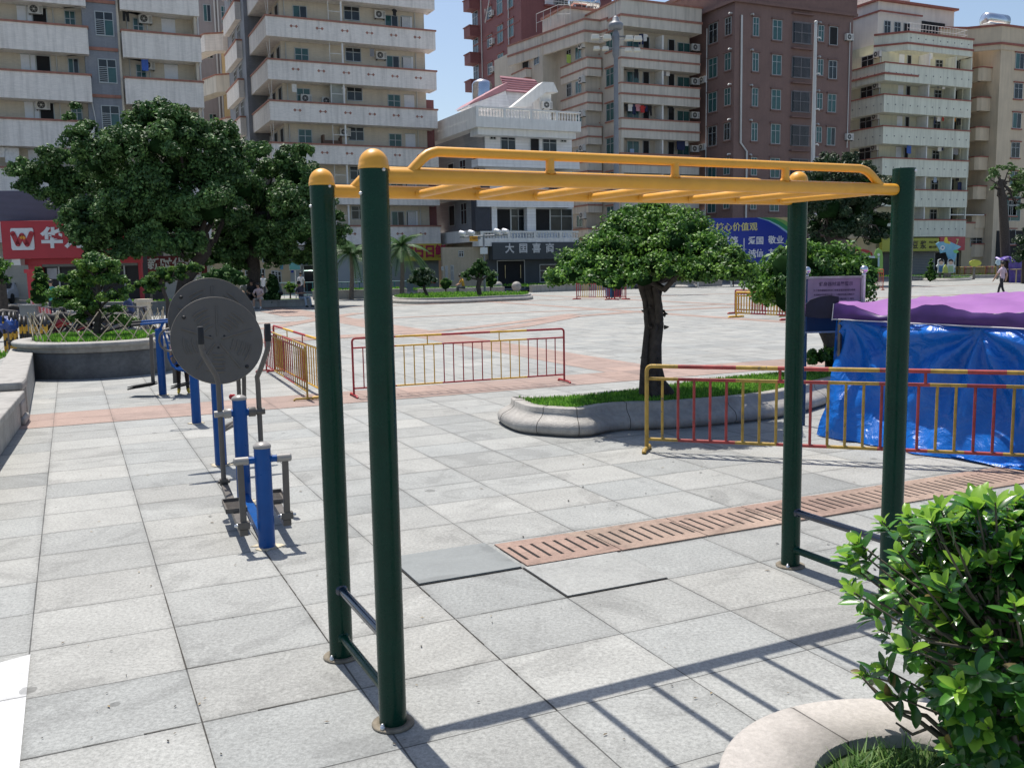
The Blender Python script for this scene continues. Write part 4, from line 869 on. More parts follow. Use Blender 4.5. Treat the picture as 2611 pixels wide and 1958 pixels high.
for i,(p,yg) in enumerate(tips):
    q=min((pt for m_ in mains for pt in m_[1:]),key=lambda s_:(s_-p).length+max(0,s_.z-p.z)*0.5)
    md=q.lerp(p,0.55)+Vector((0,0,-0.035))+Vector(r2.normal(size=3))*0.015; ms.tube([q,md,p],[0.0055,0.004,0.0028],5)
    for j in range(2):   # leaves along the twig
        tt=r2.uniform(0.45,0.9); o=md.lerp(p,tt); big_leaf(ml,o,Vector(r2.normal(size=3))*0.7+Vector((0,0,0.1)),Vector((0,0,1)),r2.uniform(0.06,0.085),0.032,0,0.3)
# bare arching twigs at the left underside
for (x0,y0,x1,y1) in ((1990,1560,1862,1462),(2000,1545,1880,1480),(2010,1570,1935,1560)):
    a=at(x0,y0,2.6);b=at(x1,y1,2.66); ms.tube([base.lerp(a,0.4),a,a.lerp(b,0.5)+Vector((0,0,-0.03)),b],[0.009,0.007,0.005,0.003],6)
ms.build('stems',STEM,sh,world=True); ml.build('foliage',SL_,sh,world=True)

# ---------------- fallen leaves and grit scattered over the paving
mb=MB(); r3=np.random.default_rng(5)
for k in range(120):
    p=G(r3.uniform(60,2100),r3.uniform(860,1650)) if k<110 else G(r3.uniform(1150,1900),r3.uniform(950,1150)); a=r3.uniform(0,6.28); L_=r3.uniform(0.005,0.014)*(1.6 if p.y>5.5 else 1); d=Vector((math.cos(a),math.sin(a),0)); n_=Vector((-d.y,d.x,0)); z=Vector((0,0,0.0065))
    mb.add([p-d*L_+z,p+n_*L_*0.4+z*1.3,p+d*L_+z*1.05,p-n_*L_*0.4+z*1.2],[(0,1,2),(0,2,3)],int(r3.integers(0,3)),False)
o=mb.build('fallen_leaves',[mat('dry leaf brown',(0.10,0.07,0.035),0.8),mat('dry leaf dark',(0.035,0.03,0.022),0.8),mat('dry leaf tan',(0.24,0.18,0.09),0.8)]); tag(o,'scattered small dry leaves and grit lying on the paving','leaf litter',kind='stuff')
# ================================================================ buildings: shared pieces
PAR=mat('pale tiled parapet',(0.88,0.82,0.76),0.6,var=0.05,scale=0.7,brick=(0.24,0.065,0.80),dirt=0.26)
CRM=mat('cream tiled wall',(0.66,0.59,0.48),0.65,var=0.06,scale=0.6,brick=(0.24,0.065,0.86),dirt=0.12)
GRYW=mat('blue grey tiled wall',(0.26,0.275,0.31),0.65,var=0.08,scale=0.8,brick=(0.2,0.1,0.8),dirt=0.2)
TERR=mat('terracotta coping',(0.36,0.165,0.12),0.7,var=0.18,scale=3,dirt=0.2)
CPAR=mat('cream parapet',(0.62,0.57,0.49),0.65,var=0.06,scale=0.8,dirt=0.28)
CWAL=mat('cream wall',(0.52,0.47,0.39),0.7,var=0.07,scale=0.8,dirt=0.15)
FPAR=mat('greenish cream parapet',(0.70,0.71,0.60),0.65,var=0.06,scale=0.8,dirt=0.26)
FWAL=mat('yellow cream wall',(0.60,0.58,0.44),0.7,var=0.07,scale=0.8,dirt=0.15)
BRN=mat('brown mosaic wall',(0.215,0.135,0.118),0.75,var=0.10,scale=0.5,brick=(0.1,0.1,0.86),dirt=0.12)
BRNT=mat('brown trim',(0.185,0.11,0.095),0.75,var=0.12,scale=2)
MAR=mat('red brown mosaic wall',(0.25,0.10,0.098),0.75,var=0.10,scale=0.5,brick=(0.1,0.1,0.86),dirt=0.12)
MART=mat('red brown trim',(0.26,0.095,0.085),0.75,var=0.12,scale=2)
TAN=mat('tan wall',(0.58,0.48,0.35),0.7,var=0.08,scale=0.6,dirt=0.15)
WHT2=mat('white ribbed wall tile',(0.80,0.80,0.81),0.5,var=0.05,scale=0.8,brick=(3.0,0.22,0.78),dirt=0.12)
WHP=mat('white paint trim',(0.76,0.75,0.72),0.6,var=0.06,scale=2,dirt=0.15)
TEAL=mat('teal window film',(0.035,0.10,0.098),0.15,var=0.25,scale=1.6)
DGL=mat('dark window glass',(0.018,0.022,0.026),0.12,var=0.5,scale=1.4)
BLK=mat('dark room opening',(0.010,0.010,0.012),0.8,var=0.4,scale=2)
SHUT=mat('corrugated white shutter',(0.82,0.83,0.86),0.5,var=0.06,scale=3)
ALU=mat('window frame aluminium',(0.42,0.44,0.44),0.4,metal=0.3,var=0.1)
WFR=mat('white window frame',(0.62,0.62,0.62),0.5,var=0.05)
ACW=mat('air conditioner white',(0.62,0.61,0.58),0.5,var=0.06,scale=4,dirt=0.2)
PIPE=mat('white drain pipe',(0.60,0.60,0.58),0.5,var=0.05,scale=2,dirt=0.15)
_wc={}
def wmesh(kind,w,h,hood):
    k=(kind,round(w,1),round(h,1),hood)
    if k in _wc: return _wc[k]
    f=MB(); p=MB(); F=0.055; d=0.05
    if kind=='shutter':
        n=max(6,int(w/0.09))
        for i in range(n): x=-w/2+w*(i+0.5)/n; p.box(x-w/n*0.34,x+w/n*0.34,-0.045,-0.01,0.02,h-0.02)
        p.box(-w/2,w/2,-0.012,0.0,0,h); pm=[SHUT]
    elif kind=='door':
        p.box(-w/2+F,w/2-F,-0.015,0.0,0,h-F); pm=[BLK]
    else:
        pm={'teal':[TEAL,DGL],'dark':[DGL,DGL],'open':[BLK,BLK],'bars':[DGL,DGL],'mixed':[TEAL,DGL],'louvre':[TEAL,DGL]}[kind]
        if kind=='mixed' : p.box(-w/2+F,-0.02,-0.02,0,F,h-F,0); p.box(0.02,w/2-F,-0.012,0,F,h-F,1)
        elif kind=='louvre': p.box(-w/2+F,-0.02,-0.012,0,F,h-F,1); p.box(0.02,w/2-F,-0.02,0,F,h*0.66,0); p.box(0.02,w/2-F,-0.014,0,h*0.66,h-F,1)
        else: p.box(-w/2+F,w/2-F,-0.012,0,F,h-F,0)
    if kind!='shutter':
        for a in ((-w/2,w/2,0,F),(-w/2,w/2,h-F,h),(-w/2,-w/2+F,F,h-F),(w/2-F,w/2,F,h-F)): f.box(a[0],a[1],-d,0.01,a[2],a[3])
        if kind in('teal','mixed','dark','louvre') : f.box(-0.025,0.025,-d*0.9,0,F,h-F)
        if kind in('dark','louvre') or (kind=='teal' and h>1.35): f.box(-w/2+F,w/2-F,-d*0.8,0,h*0.66-0.02,h*0.66+0.02)
        if kind=='louvre':
            for i in range(8): z=F+(h*0.62)*i/8; f.box(-w/2+F,-0.02,-0.05,-0.02,z,z+0.03)
        if kind=='bars':
            n=int(w/0.13)
            for i in range(1,n): x=-w/2+w*i/n; f.box(x-0.011,x+0.011,-0.30,-0.275,0,h)
            for z in (0.02,h*0.5,h-0.02): f.box(-w/2,w/2,-0.305,-0.27,z-0.02,z+0.02)
            for x in (-w/2,w/2-0.04): 
                for z in (0,h-0.04): f.box(x,x+0.04,-0.29,0,z,z+0.04)
            f.box(-0.03,0.03,-d,0,F,h-F)
    else: f.box(-w/2-0.03,w/2+0.03,-0.05,-0.0,h-0.03,h+0.03)
    if hood:
        f.box(-w/2-0.14,w/2+0.14,-0.16,0,h+0.03,h+0.13,1); f.box(-w/2-0.12,w/2+0.12,-0.12,0,-0.12,-0.005,1)
    _wc[k]=(f.mesh('window_frame',[ALU if kind!='bars' else mat('grey window bars',(0.20,0.19,0.20),0.6),hood or ALU],fix=False),p.mesh('pane',pm,fix=False)); return _wc[k]
def window(root,face,a,z,w_,h_,y=0.0,kind='teal',hood=None,x=0.0):
    """face F: facing the square; L: facing left (-x local). a = centre along the wall."""
    f,p=wmesh(kind,w_,h_,hood)
    loc=(a,y,z) if face=='F' else (x,a,z); rz=0 if face=='F' else -math.pi/2
    o=inst(f,'window' if kind!='door' else 'door',root,loc,rz)
    inst(p,'pane' if kind not in('shutter',) else 'shutter_leaf',o,(0,0,0)); return o
_ac=None
def acunit(root,face,a,z,y=0.0,x=0.0):
    global _ac
    if _ac is None:
        b=MB(); b.box(-0.42,0.42,-0.34,-0.05,0,0.58); b.box(-0.36,0.36,-0.05,0,0.1,0.16,1); b.box(-0.36,-0.32,-0.33,0,-0.06,-0.001,1); b.box(0.32,0.36,-0.33,0,-0.06,-0.001,1)
        b.lathe([(0.235,0),(0.235,0.012),(0.215,0.012),(0.20,0.002),(0.0,0.002)],(-0.10,-0.34,0.29),20,mi=1,axis=(0,-1,0)); b.lathe([(0.06,0),(0.05,0.02),(0,0.02)],(-0.10,-0.342,0.29),12,mi=0,axis=(0,-1,0))
        for i in range(6):
            q=i*math.pi/3; b.bar((-0.10+0.05*math.cos(q),-0.346,0.29+0.05*math.sin(q)),(-0.10+0.2*math.cos(q),-0.346,0.29+0.2*math.sin(q)),0.05,0.005,mi=2,up=(0,1,0))
        for i in range(7): b.box(0.22,0.38,-0.345,-0.34,0.08+i*0.06,0.10+i*0.06,1)
        _ac=b.mesh('air_conditioner',[ACW,mat('fan grille dark',(0.05,0.05,0.05),0.6),mat('fan blade grey',(0.22,0.22,0.21),0.5)])
    return inst(_ac,'air_conditioner',root,(a,y,z) if face=='F' else (x,a,z),0 if face=='F' else -math.pi/2)
def balcony(root,pts,ztop,ph,pm,cm,th=0.14,motif=None,bands=(),slabdepth=1.25,name='balcony'):
    """parapet along pts (local xy, travel so that outside is on the right)"""
    mb=MB(); mb.strip(pts,-th,0,ztop-ph,ztop-0.10); mb.strip(pts,-slabdepth,-th-0.003,ztop-ph+0.02,ztop-ph+0.16)
    b=mb.build(name,pm,root)
    mb=MB(); mb.strip(pts,-th-0.03,0.07,ztop-0.10,ztop+0.02)
    for (z0,z1,pr) in bands: mb.strip(pts,0.002,pr,ztop+z0,ztop+z1)
    mb.build('coping',cm,b)
    if motif: motif(b,pts,ztop,ph)
    return b
def pipe(root,pts,r=0.055,m=None,name='drain_pipe'):
    mb=MB(); mb.tube(pts,r,8); return mb.build(name,m or PIPE,root)
GCOL={'white':(0.72,0.72,0.72),'navy':(0.02,0.03,0.09),'red':(0.5,0.04,0.04),'black':(0.015,0.015,0.018),'pink':(0.6,0.28,0.32),'orange':(0.65,0.26,0.04),'lime':(0.45,0.62,0.14),'pale blue':(0.35,0.45,0.62),'grey':(0.25,0.25,0.27),'yellow':(0.62,0.56,0.22),'teal':(0.08,0.3,0.3),'blue':(0.06,0.14,0.5)}
WORD=['ground','first','second','third','fourth','fifth','sixth','seventh','eighth']
def garment(col,kind,root,lx,ly,lz,where,s=1.0):
    P={'shirt':[(-0.10,0),(0.10,0),(0.30,-0.10),(0.26,-0.26),(0.18,-0.20),(0.19,-0.62),(-0.19,-0.62),(-0.18,-0.20),(-0.26,-0.26),(-0.30,-0.10)],
       'trousers':[(-0.19,0),(0.19,0),(0.21,-0.9),(0.05,-0.9),(0.0,-0.32),(-0.05,-0.9),(-0.21,-0.9)],
       'towel':[(-0.22,0),(0.22,0),(0.20,-0.75),(-0.21,-0.72)],
       'sheet':[(-0.42,0),(0.42,0),(0.40,-0.95),(0.1,-1.0),(-0.41,-0.93)]}[kind]
    P=[(a*s,b*s) for a,b in P]; w0=rootmat(root)@Vector((lx,ly,lz)); rz=root.rotation_euler.z+0.25*rng.normal()
    mb=MB(); mb.plate(P,(0,0,0),(1,0,0),(0,0,1),0.035)
    mb.tube([(-0.02,0.015,0.0),(0,0.015,0.06),(0.03,0.015,0.09)],0.008,5,mi=0)
    o=mb.build('hanging_'+kind,mat('cloth '+col,GCOL[col],0.85,var=0.15,scale=6)); o.location=w0; o.rotation_euler=(0,0,rz)
    tag(o,f'{col} {kind} {where}','laundry','laundry drying on the balconies')
def corner(xd,yd,Yd): p=at(xd,yd,Yd); return Vector((p.x,p.y,0))
class Blk:
    """local frame of a block; lp/lps turn a photo pixel into metres on its front plane / left side plane"""
    def __init__(s,name,label,P,rz=YAW,cat='building',group='apartment blocks around the square'):
        s.r=thing(name,label,cat,(P[0],P[1],0),rz,group); s.M=rootmat(s.r).inverted()
        s.o=s.M@Vector((0,0,CAM_H)); 
    def F(s,x,y,off=0.0):
        d=s.M.to_3x3()@ray(x,y); t=(off-s.o.y)/d.y; p=s.o+d*t; return p.x,p.z
    def L(s,x,y,off=0.0):
        d=s.M.to_3x3()@ray(x,y); t=(off-s.o.x)/d.x; p=s.o+d*t; return p.y,p.z
    def box(s,name,m,*a,parent=None): 
        mb=MB(); mb.box(*a); return mb.build(name,m,parent or s.r)
def zz(ox,oy,sc_): return lambda x,y:((ox+x/sc_)/DS,(oy+y/sc_)/DS)
Z1=zz(0,0,3.16);Z2=zz(500,0,3.16);Z3=zz(1100,0,3.16);Z4=zz(1700,0,2.428);C3=zz(900,500,3.687);C5=zz(1800,350,4.424);C6=zz(2111,400,4.424)
# ================================================================ block A (far left)
A=Blk('apartment_building','pale apartment block at the far left with deep tiled balconies and a grey stair bay',(-27.0,63.08))
lv=[2.65+0*3,5.65,8.65,11.70,14.67,17.67,20.67,23.67,26.7]
r=A.r
BD=1.35
A.box('wall',CRM,-16,-0.3,BD,10,0,28); A.box('wall',CRM,1.75,6.75,BD,10,0,28); A.box('stair_wall',GRYW,-0.32,1.77,0.55,9,3,28)
A.box('end_wall',CRM,6.6,6.76,0.2,BD-0.002,5,28); A.box('end_wall',CRM,-0.32,-0.16,0.56,BD-0.002,5,28); A.box('end_wall',CRM,1.76,1.9,0.56,BD-0.002,5,28)
for i,z in enumerate(lv):
    if i<1: continue
    balcony(r,[(-16,0),(-0.05,0),(-0.05,0.9)],z,1.75,PAR,TERR,slabdepth=1.3); balcony(r,[(2.0,0.5),(2.0,0),(6.95,0),(6.95,1.5)],z,1.75,PAR,TERR,slabdepth=1.3)
    f0=z-1.55+2.75-0.75
    for x0,x1,y0,y1,kd in ((135,252,45,155,'shutter'),(255,378,55,165,'open'),(515,605,85,187,('mixed','teal','dark','teal')[i%4])):
        a0,_=A.F(*Z1(x0,100),BD);a1,_=A.F(*Z1(x1,100),BD); 
        _,zt=A.F(*Z1(x0,y0),BD); zt=zt-17.67+z
        hh=1.25 if kd!='mixed' else 1.3
        window(r,'F',(a0+a1)/2,zt-1.5,abs(a1-a0),1.5,BD-0.003,kd)
        window(r,'F',(a0+a1)/2-5.6,zt-1.5,abs(a1-a0),1.5,BD-0.003,kd) if x0<500 else None
    for x0,x1,y0,kd in ((1070,1155,145,'teal'),(1300,1410,150,'shutter')):
        a0,_=A.F(*Z1(x0,190),BD);a1,_=A.F(*Z1(x1,190),BD); _,zt=A.F(*Z1(x0,y0),BD); zt=zt-17.67+z
        window(r,'F',(a0+a1)/2,zt-1.5,abs(a1-a0),1.5,BD-0.003,kd)
    a0,_=A.F(*Z1(765,190),0.55);a1,_=A.F(*Z1(915,190),0.55); _,zt=A.F(*Z1(765,90),0.55); zt=zt-17.67+z
    window(r,'F',(a0+a1)/2,zt-1.55,a1-a0,1.55,0.548,'louvre')
    A.box('stair_band',TERR,-0.15,1.74,0.47,0.549,z-1.35,z-1.15)
    if i%2: acunit(r,'F',-3.0,z+0.75,BD-0.003)
    if i in (4,5): acunit(r,'F',3.6,z+0.75,BD-0.003)
for x in (-3.55,-2.0,2.45,3.7,6.85): pipe(r,[(x,BD-0.05 if x<6.8 else 0.12,4),(x,BD-0.05 if x<6.8 else 0.12,27.5)],0.04)
pipe(r,[(0.28,0.48,9.5),(0.05,0.45,12.0),(-0.1,0.45,13.2)],0.035)
garment('blue','towel',r,3.35,0.5,15.95,'on the balcony beside the grey stair bay')
garment('black','trousers',r,2.35,0.5,19.2,'high on the balcony beside the grey stair bay')
for k,x in enumerate((-5.55,-5.0)): garment('white','sheet' if k else 'shirt',r,x,0.6,9.9,('on the lowest visible balcony above the left red shop','beside the shirt above the left red shop')[k])
# ================================================================ block B
B=Blk('apartment_building','white tiled corner block with pink diamond motifs on its long balconies',(-17.40,70.72))
r=B.r; WB=13.1
def diamonds(b,pts,ztop,ph):
    mb=MB()
    for k in range(6):
        cx=WB*(0.155+0.146*k)
        for q in (-0.19,0.19):
            for (dx,dz,s) in ((0,0.0,0.12),):
                mb.plate([(cx+q-s,0),(cx+q,-s),(cx+q+s,0),(cx+q,s)],(0,-0.001,ztop-ph*0.44),(1,0,0),(0,0,1),0.012)
        mb.box(cx-0.08,cx+0.08,-0.014,0.0,ztop-ph*0.44-0.02,ztop-ph*0.44+0.02)
    mb.build('tile_motif',TERR,b)
B.box('wall',CRM,1.3,WB-0.4,1.4,14,0,27); B.box('side_wall',MAR,WB-0.4+0.002,WB+0.35,1.7,13,0,15.2)
B.box('rear_wall',GRYW,-0.3,1.298,7.0,16,3,27)
lvB=[5.15,8.2,11.2,14.21,17.15,20.2,23.2,26.2]
for i,z in enumerate(lvB):
    balcony(r,[(0,8.2),(0,0),(WB,0),(WB,1.6)],z,1.47,PAR,TERR,slabdepth=1.35,motif=diamonds)
    balcony(r,[(-0.75,14.5),(-0.75,8.3),(-0.1,8.3)],z,1.47,PAR,TERR,slabdepth=0.6)
    base=z-14.21; dy=0
    for x0,x1,y0,y1,kd in ((805,918,710,815,('teal','mixed','teal','teal')[i%4]),(1210,1338,700,790,'dark'),(1540,1645,760,862,('mixed','mixed','teal','teal')[i%4]),(1675,1755,765,870,'shutter')):
        a0,zt=B.F(*Z2(x0,y0),1.4);a1,_=B.F(*Z2(x1,y0),1.4); hh=1.5 if kd!='dark' else 1.05
        window(r,'F',(a0+a1)/2,zt+base-hh,a1-a0,hh,1.397,kd)
    if i in (0,1,5,4): 
        a0,zt=B.F(*Z2(1612,765),1.4); a0+=1.02; window(r,'F',a0-0.1,zt+base-1.5,0.8,1.5,1.394,'open')
    a0,_=B.F(*Z2(1187,700),0.3); mb=MB(); mb.box(a0-0.06,a0+0.06,0.16,0.28,z,z+1.53); mb.build('balcony_post',WHP,r)
    a1,_=B.F(*Z2(1075,700),0.6)
    if i==3:
        mb=MB(); mb.box(a1,a0,0.5,0.54,z,z+1.5); mb.build('divider_screen',mat('grey green board',(0.33,0.35,0.32),0.7),r)
    mb=MB(); mb.box(a1,a0-0.07,0.2,0.24,z+0.72,z+0.76); mb.box(a1,a1+0.04,0.2,0.24,z,z+1.5); mb.build('drying_rail',WHP,r)
    for q in (0.35,WB-1.2): pipe(r,[(1.3+q if q<1 else q,1.33,z),(1.3+q if q<1 else q,1.33,z+1.5)],0.045)
    # left flank, in shade: openings between the bands
    for a,w_,kd in ((2.2,1.2,'open'),(4.6,1.3,'open'),(6.6,1.0,'shutter')): window(r,'L',a,z+0.02,w_,1.3,kind=kd,x=1.297)
    for a,w_,kd in ((9.5,1.3,'dark'),(12.2,1.3,'dark')): window(r,'L',a,z+0.1,w_,1.25,kind=kd,x=-0.303)
    pipe(r,[(0.3,0.5,z),(0.3,0.5,z+1.5)],0.02,WHP,'drying_pole'); pipe(r,[(0.35,1.1,z+0.1),(0.25,1.3,z+1.4)],0.018,WHP,'drying_pole')
    acunit(r,'F',(3.75,9.0,5.9,3.0,9.0,9.0,9.0,3)[i],z+(0.15 if i==3 else 0.8),1.397)
acunit(r,'F',4.6,lvB[3]+0.05,1.397)
for wv_,cn in ((lvB[1],'brown armchair'),):
    a0,_=B.F(*Z2(1100,1100),0.8)
    mb=MB(); x=a0; z=lvB[2]; mb.box(x-0.75,x+0.55,0.5,1.1,z-0.4,z+0.35); mb.box(x-0.85,x-0.7,0.45,1.1,z-0.4,z+0.75); mb.box(x+0.5,x+0.65,0.45,1.1,z-0.4,z+0.62)
    M_=rootmat(r); mb.v=[tuple(M_@Vector(p)) for p in mb.v]; mb.solo('sofa',mat('brown upholstery',(0.13,0.075,0.05),0.7),'brown sofa stored on a balcony of the white block behind the yellow dome cap','sofa',bevel=0.03)
for k,(cx_,cz,col,kd) in enumerate(((2.0,15.9,'white','towel'),(5.2,15.9,'black','shirt'),(5.75,15.9,'white','shirt'),(8.1,18.9,'grey','towel'),(10.0,22.0,'black','shirt'))): garment(col,kd,r,cx_,0.6,cz-0.35,('near the left corner of the diamond motif block','in the middle of the diamond motif block','beside the black one on the diamond motif block','by the drying rail of the diamond motif block','on a high balcony of the diamond motif block')[k],0.8)
# ================================================================ block C (cream with terracotta bands)
C=Blk('apartment_building','cream apartment block with terracotta banded balconies and a shiny water tank on its roof',(9.92,84.05))
r=C.r; WC=8.35
lvC=[5.5,8.5,11.5,14.5,17.5,20.5]; BN=((-1.02,-0.86,0.06),)
C.box('wall',CWAL,0.0,WC-0.25,1.3,9,0,24.2); C.box('corner_pier',CWAL,0.0,0.30,0.03,1.3,0,23.6)
C.box('parapet',CPAR,-0.05,WC+0.05,-0.12,9,22.2,24.35); mb=MB(); mb.strip([(-0.05,9),(-0.05,-0.12),(WC+0.05,-0.12),(WC+0.05,9)],-0.1,0.10,24.35,24.5); mb.strip([(-0.05,9),(-0.05,-0.12),(WC+0.05,-0.12),(WC+0.05,9)],0.002,0.08,23.0,23.18); mb.build('coping',TERR,r)
for i,z in enumerate(lvC):
    balcony(r,[(0.05,0.9),(0.05,0),(WC,0),(WC,1.6)],z,1.7,CPAR,TERR,bands=BN,slabdepth=1.3)
    xm_,_=C.F(*Z3(1838,500),0.7); C.box('divider_wall',WHP,xm_-0.08,xm_+0.08,0.16,1.298,z,z+1.32)
    for x0,x1,kd,hh in ((1572,1672,'teal',1.1),(1700,1755,'door',1.3),(1905,1958,'door',1.3),(1980,2080,'teal',1.0)):
        a0,_=C.F(*Z3(x0,600),1.3);a1,_=C.F(*Z3(x1,600),1.3); window(r,'F',(a0+a1)/2,z+(0.05 if kd=='door' else 0.15),a1-a0,hh,1.297,kd)
    acunit(r,'F',C.F(*Z3(2115,600),1.1)[0],z+0.45,1.1)
    # flank wall windows
    a0,_=C.L(*Z3(1475,700),0);a1,_=C.L(*Z3(1410,700),0); window(r,'L',(a0+a1)/2,z-0.05,abs(a1-a0),1.55,kind='teal',x=-0.003,hood=TERR)
    a0,_=C.L(*Z3(1352,700),0);a1,_=C.L(*Z3(1325,700),0); window(r,'L',(a0+a1)/2,z+0.1,abs(a1-a0),1.1,kind='dark',x=-0.003,hood=TERR)
C.box('link_wall',CWAL,-1.5,-0.002,3.6,12,0,23)
# left wing: stepped balconies
balW=[(-1.62,8.0),(-1.62,3.05),(-0.15,3.05),(-0.15,3.58)]
for i,z in enumerate([5.1,8.1,11.1,14.15,17.1,20.1]):
    balcony(r,balW,z,1.6,CPAR,TERR,bands=((-1.0,-0.86,0.06),),slabdepth=1.1,name='wing_balcony')
    window(r,'L',4.8,z+0.15,1.1,1.1,kind='teal',x=-1.503); window(r,'L',6.6,z+0.15,0.9,1.2,kind='dark',x=-1.503); acunit(r,'L',3.9,z+0.9,x=-1.5)
C.box('wing_wall',CWAL,-3.0,-1.502,9.0,20,0,23); 
for z in (8.6,11.6,14.6,17.6,20.6): 
    balcony(r,[(-3.6,14.6),(-3.6,11.4),(-2.2,11.4),(-2.2,11.9)],z,1.5,CPAR,TERR,bands=((-1.0,-0.86,0.06),),slabdepth=0.6,name='wing_balcony')
    window(r,'L',12.6,z+0.1,1.4,1.3,kind='open',x=-3.003); window(r,'L',10.2,z+0.1,1.1,1.2,kind='dark',x=-3.003)
mb=MB(); mb.strip([(-3.9,14.8),(-1.9,3.05-0.05),(-0.3,3.05-0.05),(-0.1,2.0)],-0.25,0,21.35,23.2); p=mb.build('wing_parapet',CPAR,r)
mb=MB(); q=[(-3.9,14.8),(-1.9,3.0),(-0.3,3.0),(-0.1,2.0)]; mb.strip(q,-0.3,0.08,23.2,23.36); mb.strip(q,0.002,0.08,22.2,22.38); mb.build('coping',TERR,p)
C.box('roof_house',CPAR,-2.2,1.2,6.0,10.5,23.2,24.9); C.box('roof_house_cap',TERR,-2.35,1.35,5.85,10.65,24.9,25.1)
wt=thing('water_tank','shiny horizontal steel water tank on the roof of the cream block','water tank',rootmat(r)@Vector((0.6,7.5,25.1)),YAW)
SST=mat('stainless tank',(0.72,0.73,0.75),0.18,metal=1.0,var=0.05)
mb=MB(); mb.lathe([(0,0),(0.3,0.03),(0.52,0.12),(0.6,0.25),(0.6,0.7),(0.612,0.72),(0.6,0.74),(0.6,1.5),(0.612,1.52),(0.6,1.54),(0.6,2.3),(0.612,2.32),(0.6,2.34),(0.6,2.85),(0.52,2.98),(0.3,3.07),(0,3.1)],(-1.5,0,0.9),28,axis=(1,0,0.0)); mb.build('tank',SST,wt)
mb=MB()
for x in (-1.2,0,1.2):
    for y in (-0.5,0.5): mb.bar((x,y,0),(x,y,0.5),0.06)
    mb.bar((x,-0.6,0.35),(x,0.6,0.35),0.06)
mb.build('stand',STEEL,wt)
def railing(name,label,pts,h,parent=None,m=None,step=0.5):
    mb=MB(); L_=[Vector(p) for p in pts]
    for a,b in zip(L_[:-1],L_[1:]):
        for z in (h,h*0.5): mb.tube([a+Vector((0,0,z)),b+Vector((0,0,z))],0.025,6)
        n=max(1,int((b-a).length/step))
        for k in range(n+1): q=a.lerp(b,k/n); mb.tube([q,q+Vector((0,0,h))],0.02,6)
    return mb.build(name,m or WHP,parent)
railing('roof_railing','',[(-2.3,5.9,25.1),(1.3,5.9,25.1),(1.3,9.5,25.1)],0.9,r,PIPE,0.8); railing('roof_railing','',[(-3.6,9,23.36),(-3.2,5.5,23.36),(-2.2,5.0,23.36)],1.6,r,PIPE,0.9)
for k,(x0,y0,col,kd,wh) in enumerate(((1718,275,'white','shirt','on the top balcony of the cream block'),(1690,275,'navy','trousers','on the top balcony of the cream block beside the floodlight mast'),(1650,545,'black','trousers','on the second highest balcony of the cream block'),(1858,555,'black','shirt','right of the divider, second balcony of the cream block'),(1880,555,'grey','shirt','second from the divider on the second highest cream balcony'),(1903,555,'white','shirt','third from the divider on the second highest cream balcony'),
  (1575,838,'black','shirt','leftmost on the full clothes rail of the cream block'),(1600,838,'white','shirt','second on the full clothes rail of the cream block'),(1632,838,'navy','trousers','third on the full clothes rail of the cream block'),(1662,838,'pink','shirt','fourth on the full clothes rail of the cream block'),(1700,850,'red','shirt','on the full clothes rail of the cream block'),(1732,842,'navy','shirt','right of the red one on the cream block rail'),(1758,850,'black','trousers','at the right end of the full clothes rail of the cream block'),(1925,850,'black','shirt','right of the divider on the cream block clothes rail floor'),
  (2010,1120,'navy','sheet','on the lowest visible balcony of the cream block'),(2055,1120,'white','shirt','on the lowest visible balcony right side of the cream block'),(1615,1200,'pale blue','towel','low on the lowest visible balcony of the cream block'))):
    lx,lz=C.F(*Z3(x0,y0),0.6); garment(col,kd,r,lx,0.6,lz-0.02,wh)
mb=MB(); lx,lz=C.F(*Z3(1560,838),0.62); lx2,_=C.F(*Z3(1775,845),0.62); mb.tube([(lx,0.62,lz+0.08),(lx2,0.62,lz+0.08)],0.02,6); mb.build('drying_pole',WHP,r)
lx,lz=C.L(*Z3(1095,400),-1.7); garment('lime','towel',r,-1.75,6.2,20.9,'on the left wing of the cream block under the roof parapet')
# ================================================================ block D (tall red brown tower behind)
D=Blk('apartment_building','tall red brown tower behind the white house and cream block',(1.62,101.9))
r=D.r
D.box('wall',MAR,0,11,0,12.8,0,46); D.box('corner_trim',MART,-0.06,0.0,0.3,12.8,27.2,27.35)
for k in range(9):
    z=8.0+3.0*k
    for (x0,x1) in ((618,665),(533,578)):
        a0,_=D.L(*Z3(x0,300),0);a1,_=D.L(*Z3(x1,300),0); window(r,'L',(a0+a1)/2,z+0.05,abs(a1-a0)*0.98,1.85,kind='teal',x=-0.003,hood=MART)
    a0,_=D.L(*Z3(330,300),0);a1,_=D.L(*Z3(372,300),0); window(r,'L',(a0+a1)/2-0.2,z+0.1,min(abs(a1-a0),2.2),1.9,kind='dark',x=-0.003,hood=MART)
    a0,_=D.L(*Z3(470,300),0); window(r,'L',a0,z+0.2,1.3,1.3,kind='dark',x=-0.003,hood=MART); acunit(r,'L',a0-1.0,z+0.3,x=0)
    mb=MB(); mb.box(-1.2,-0.002,11.0,12.8,z-1.0,z+0.1); mb.box(-1.3,-0.0,10.9,12.9,z+0.1,z+0.2); mb.build('balcony',MAR,r)
    mb=MB(); q=2.7; mb.box(q,q+5.2,-0.5,0.0,z-0.15,z); b_=mb.build('balcony_slab',MART,r)
    window(r,'F',q+0.6,z+0.05,1.0,1.3,-0.003,'shutter'); window(r,'F',q+2.8,z+0.05,3.2,1.4,-0.003,'open'); acunit(r,'F',q+1.6,z+1.1,-0.005)
    railing('balcony_railing','',[(q,-0.45,z),(q+5.2,-0.45,z)],0.75,b_,WHP,0.18)
for a in (2.9,10.2): pipe(r,[(-0.1,a,20),(-0.1,a,45)],0.06)
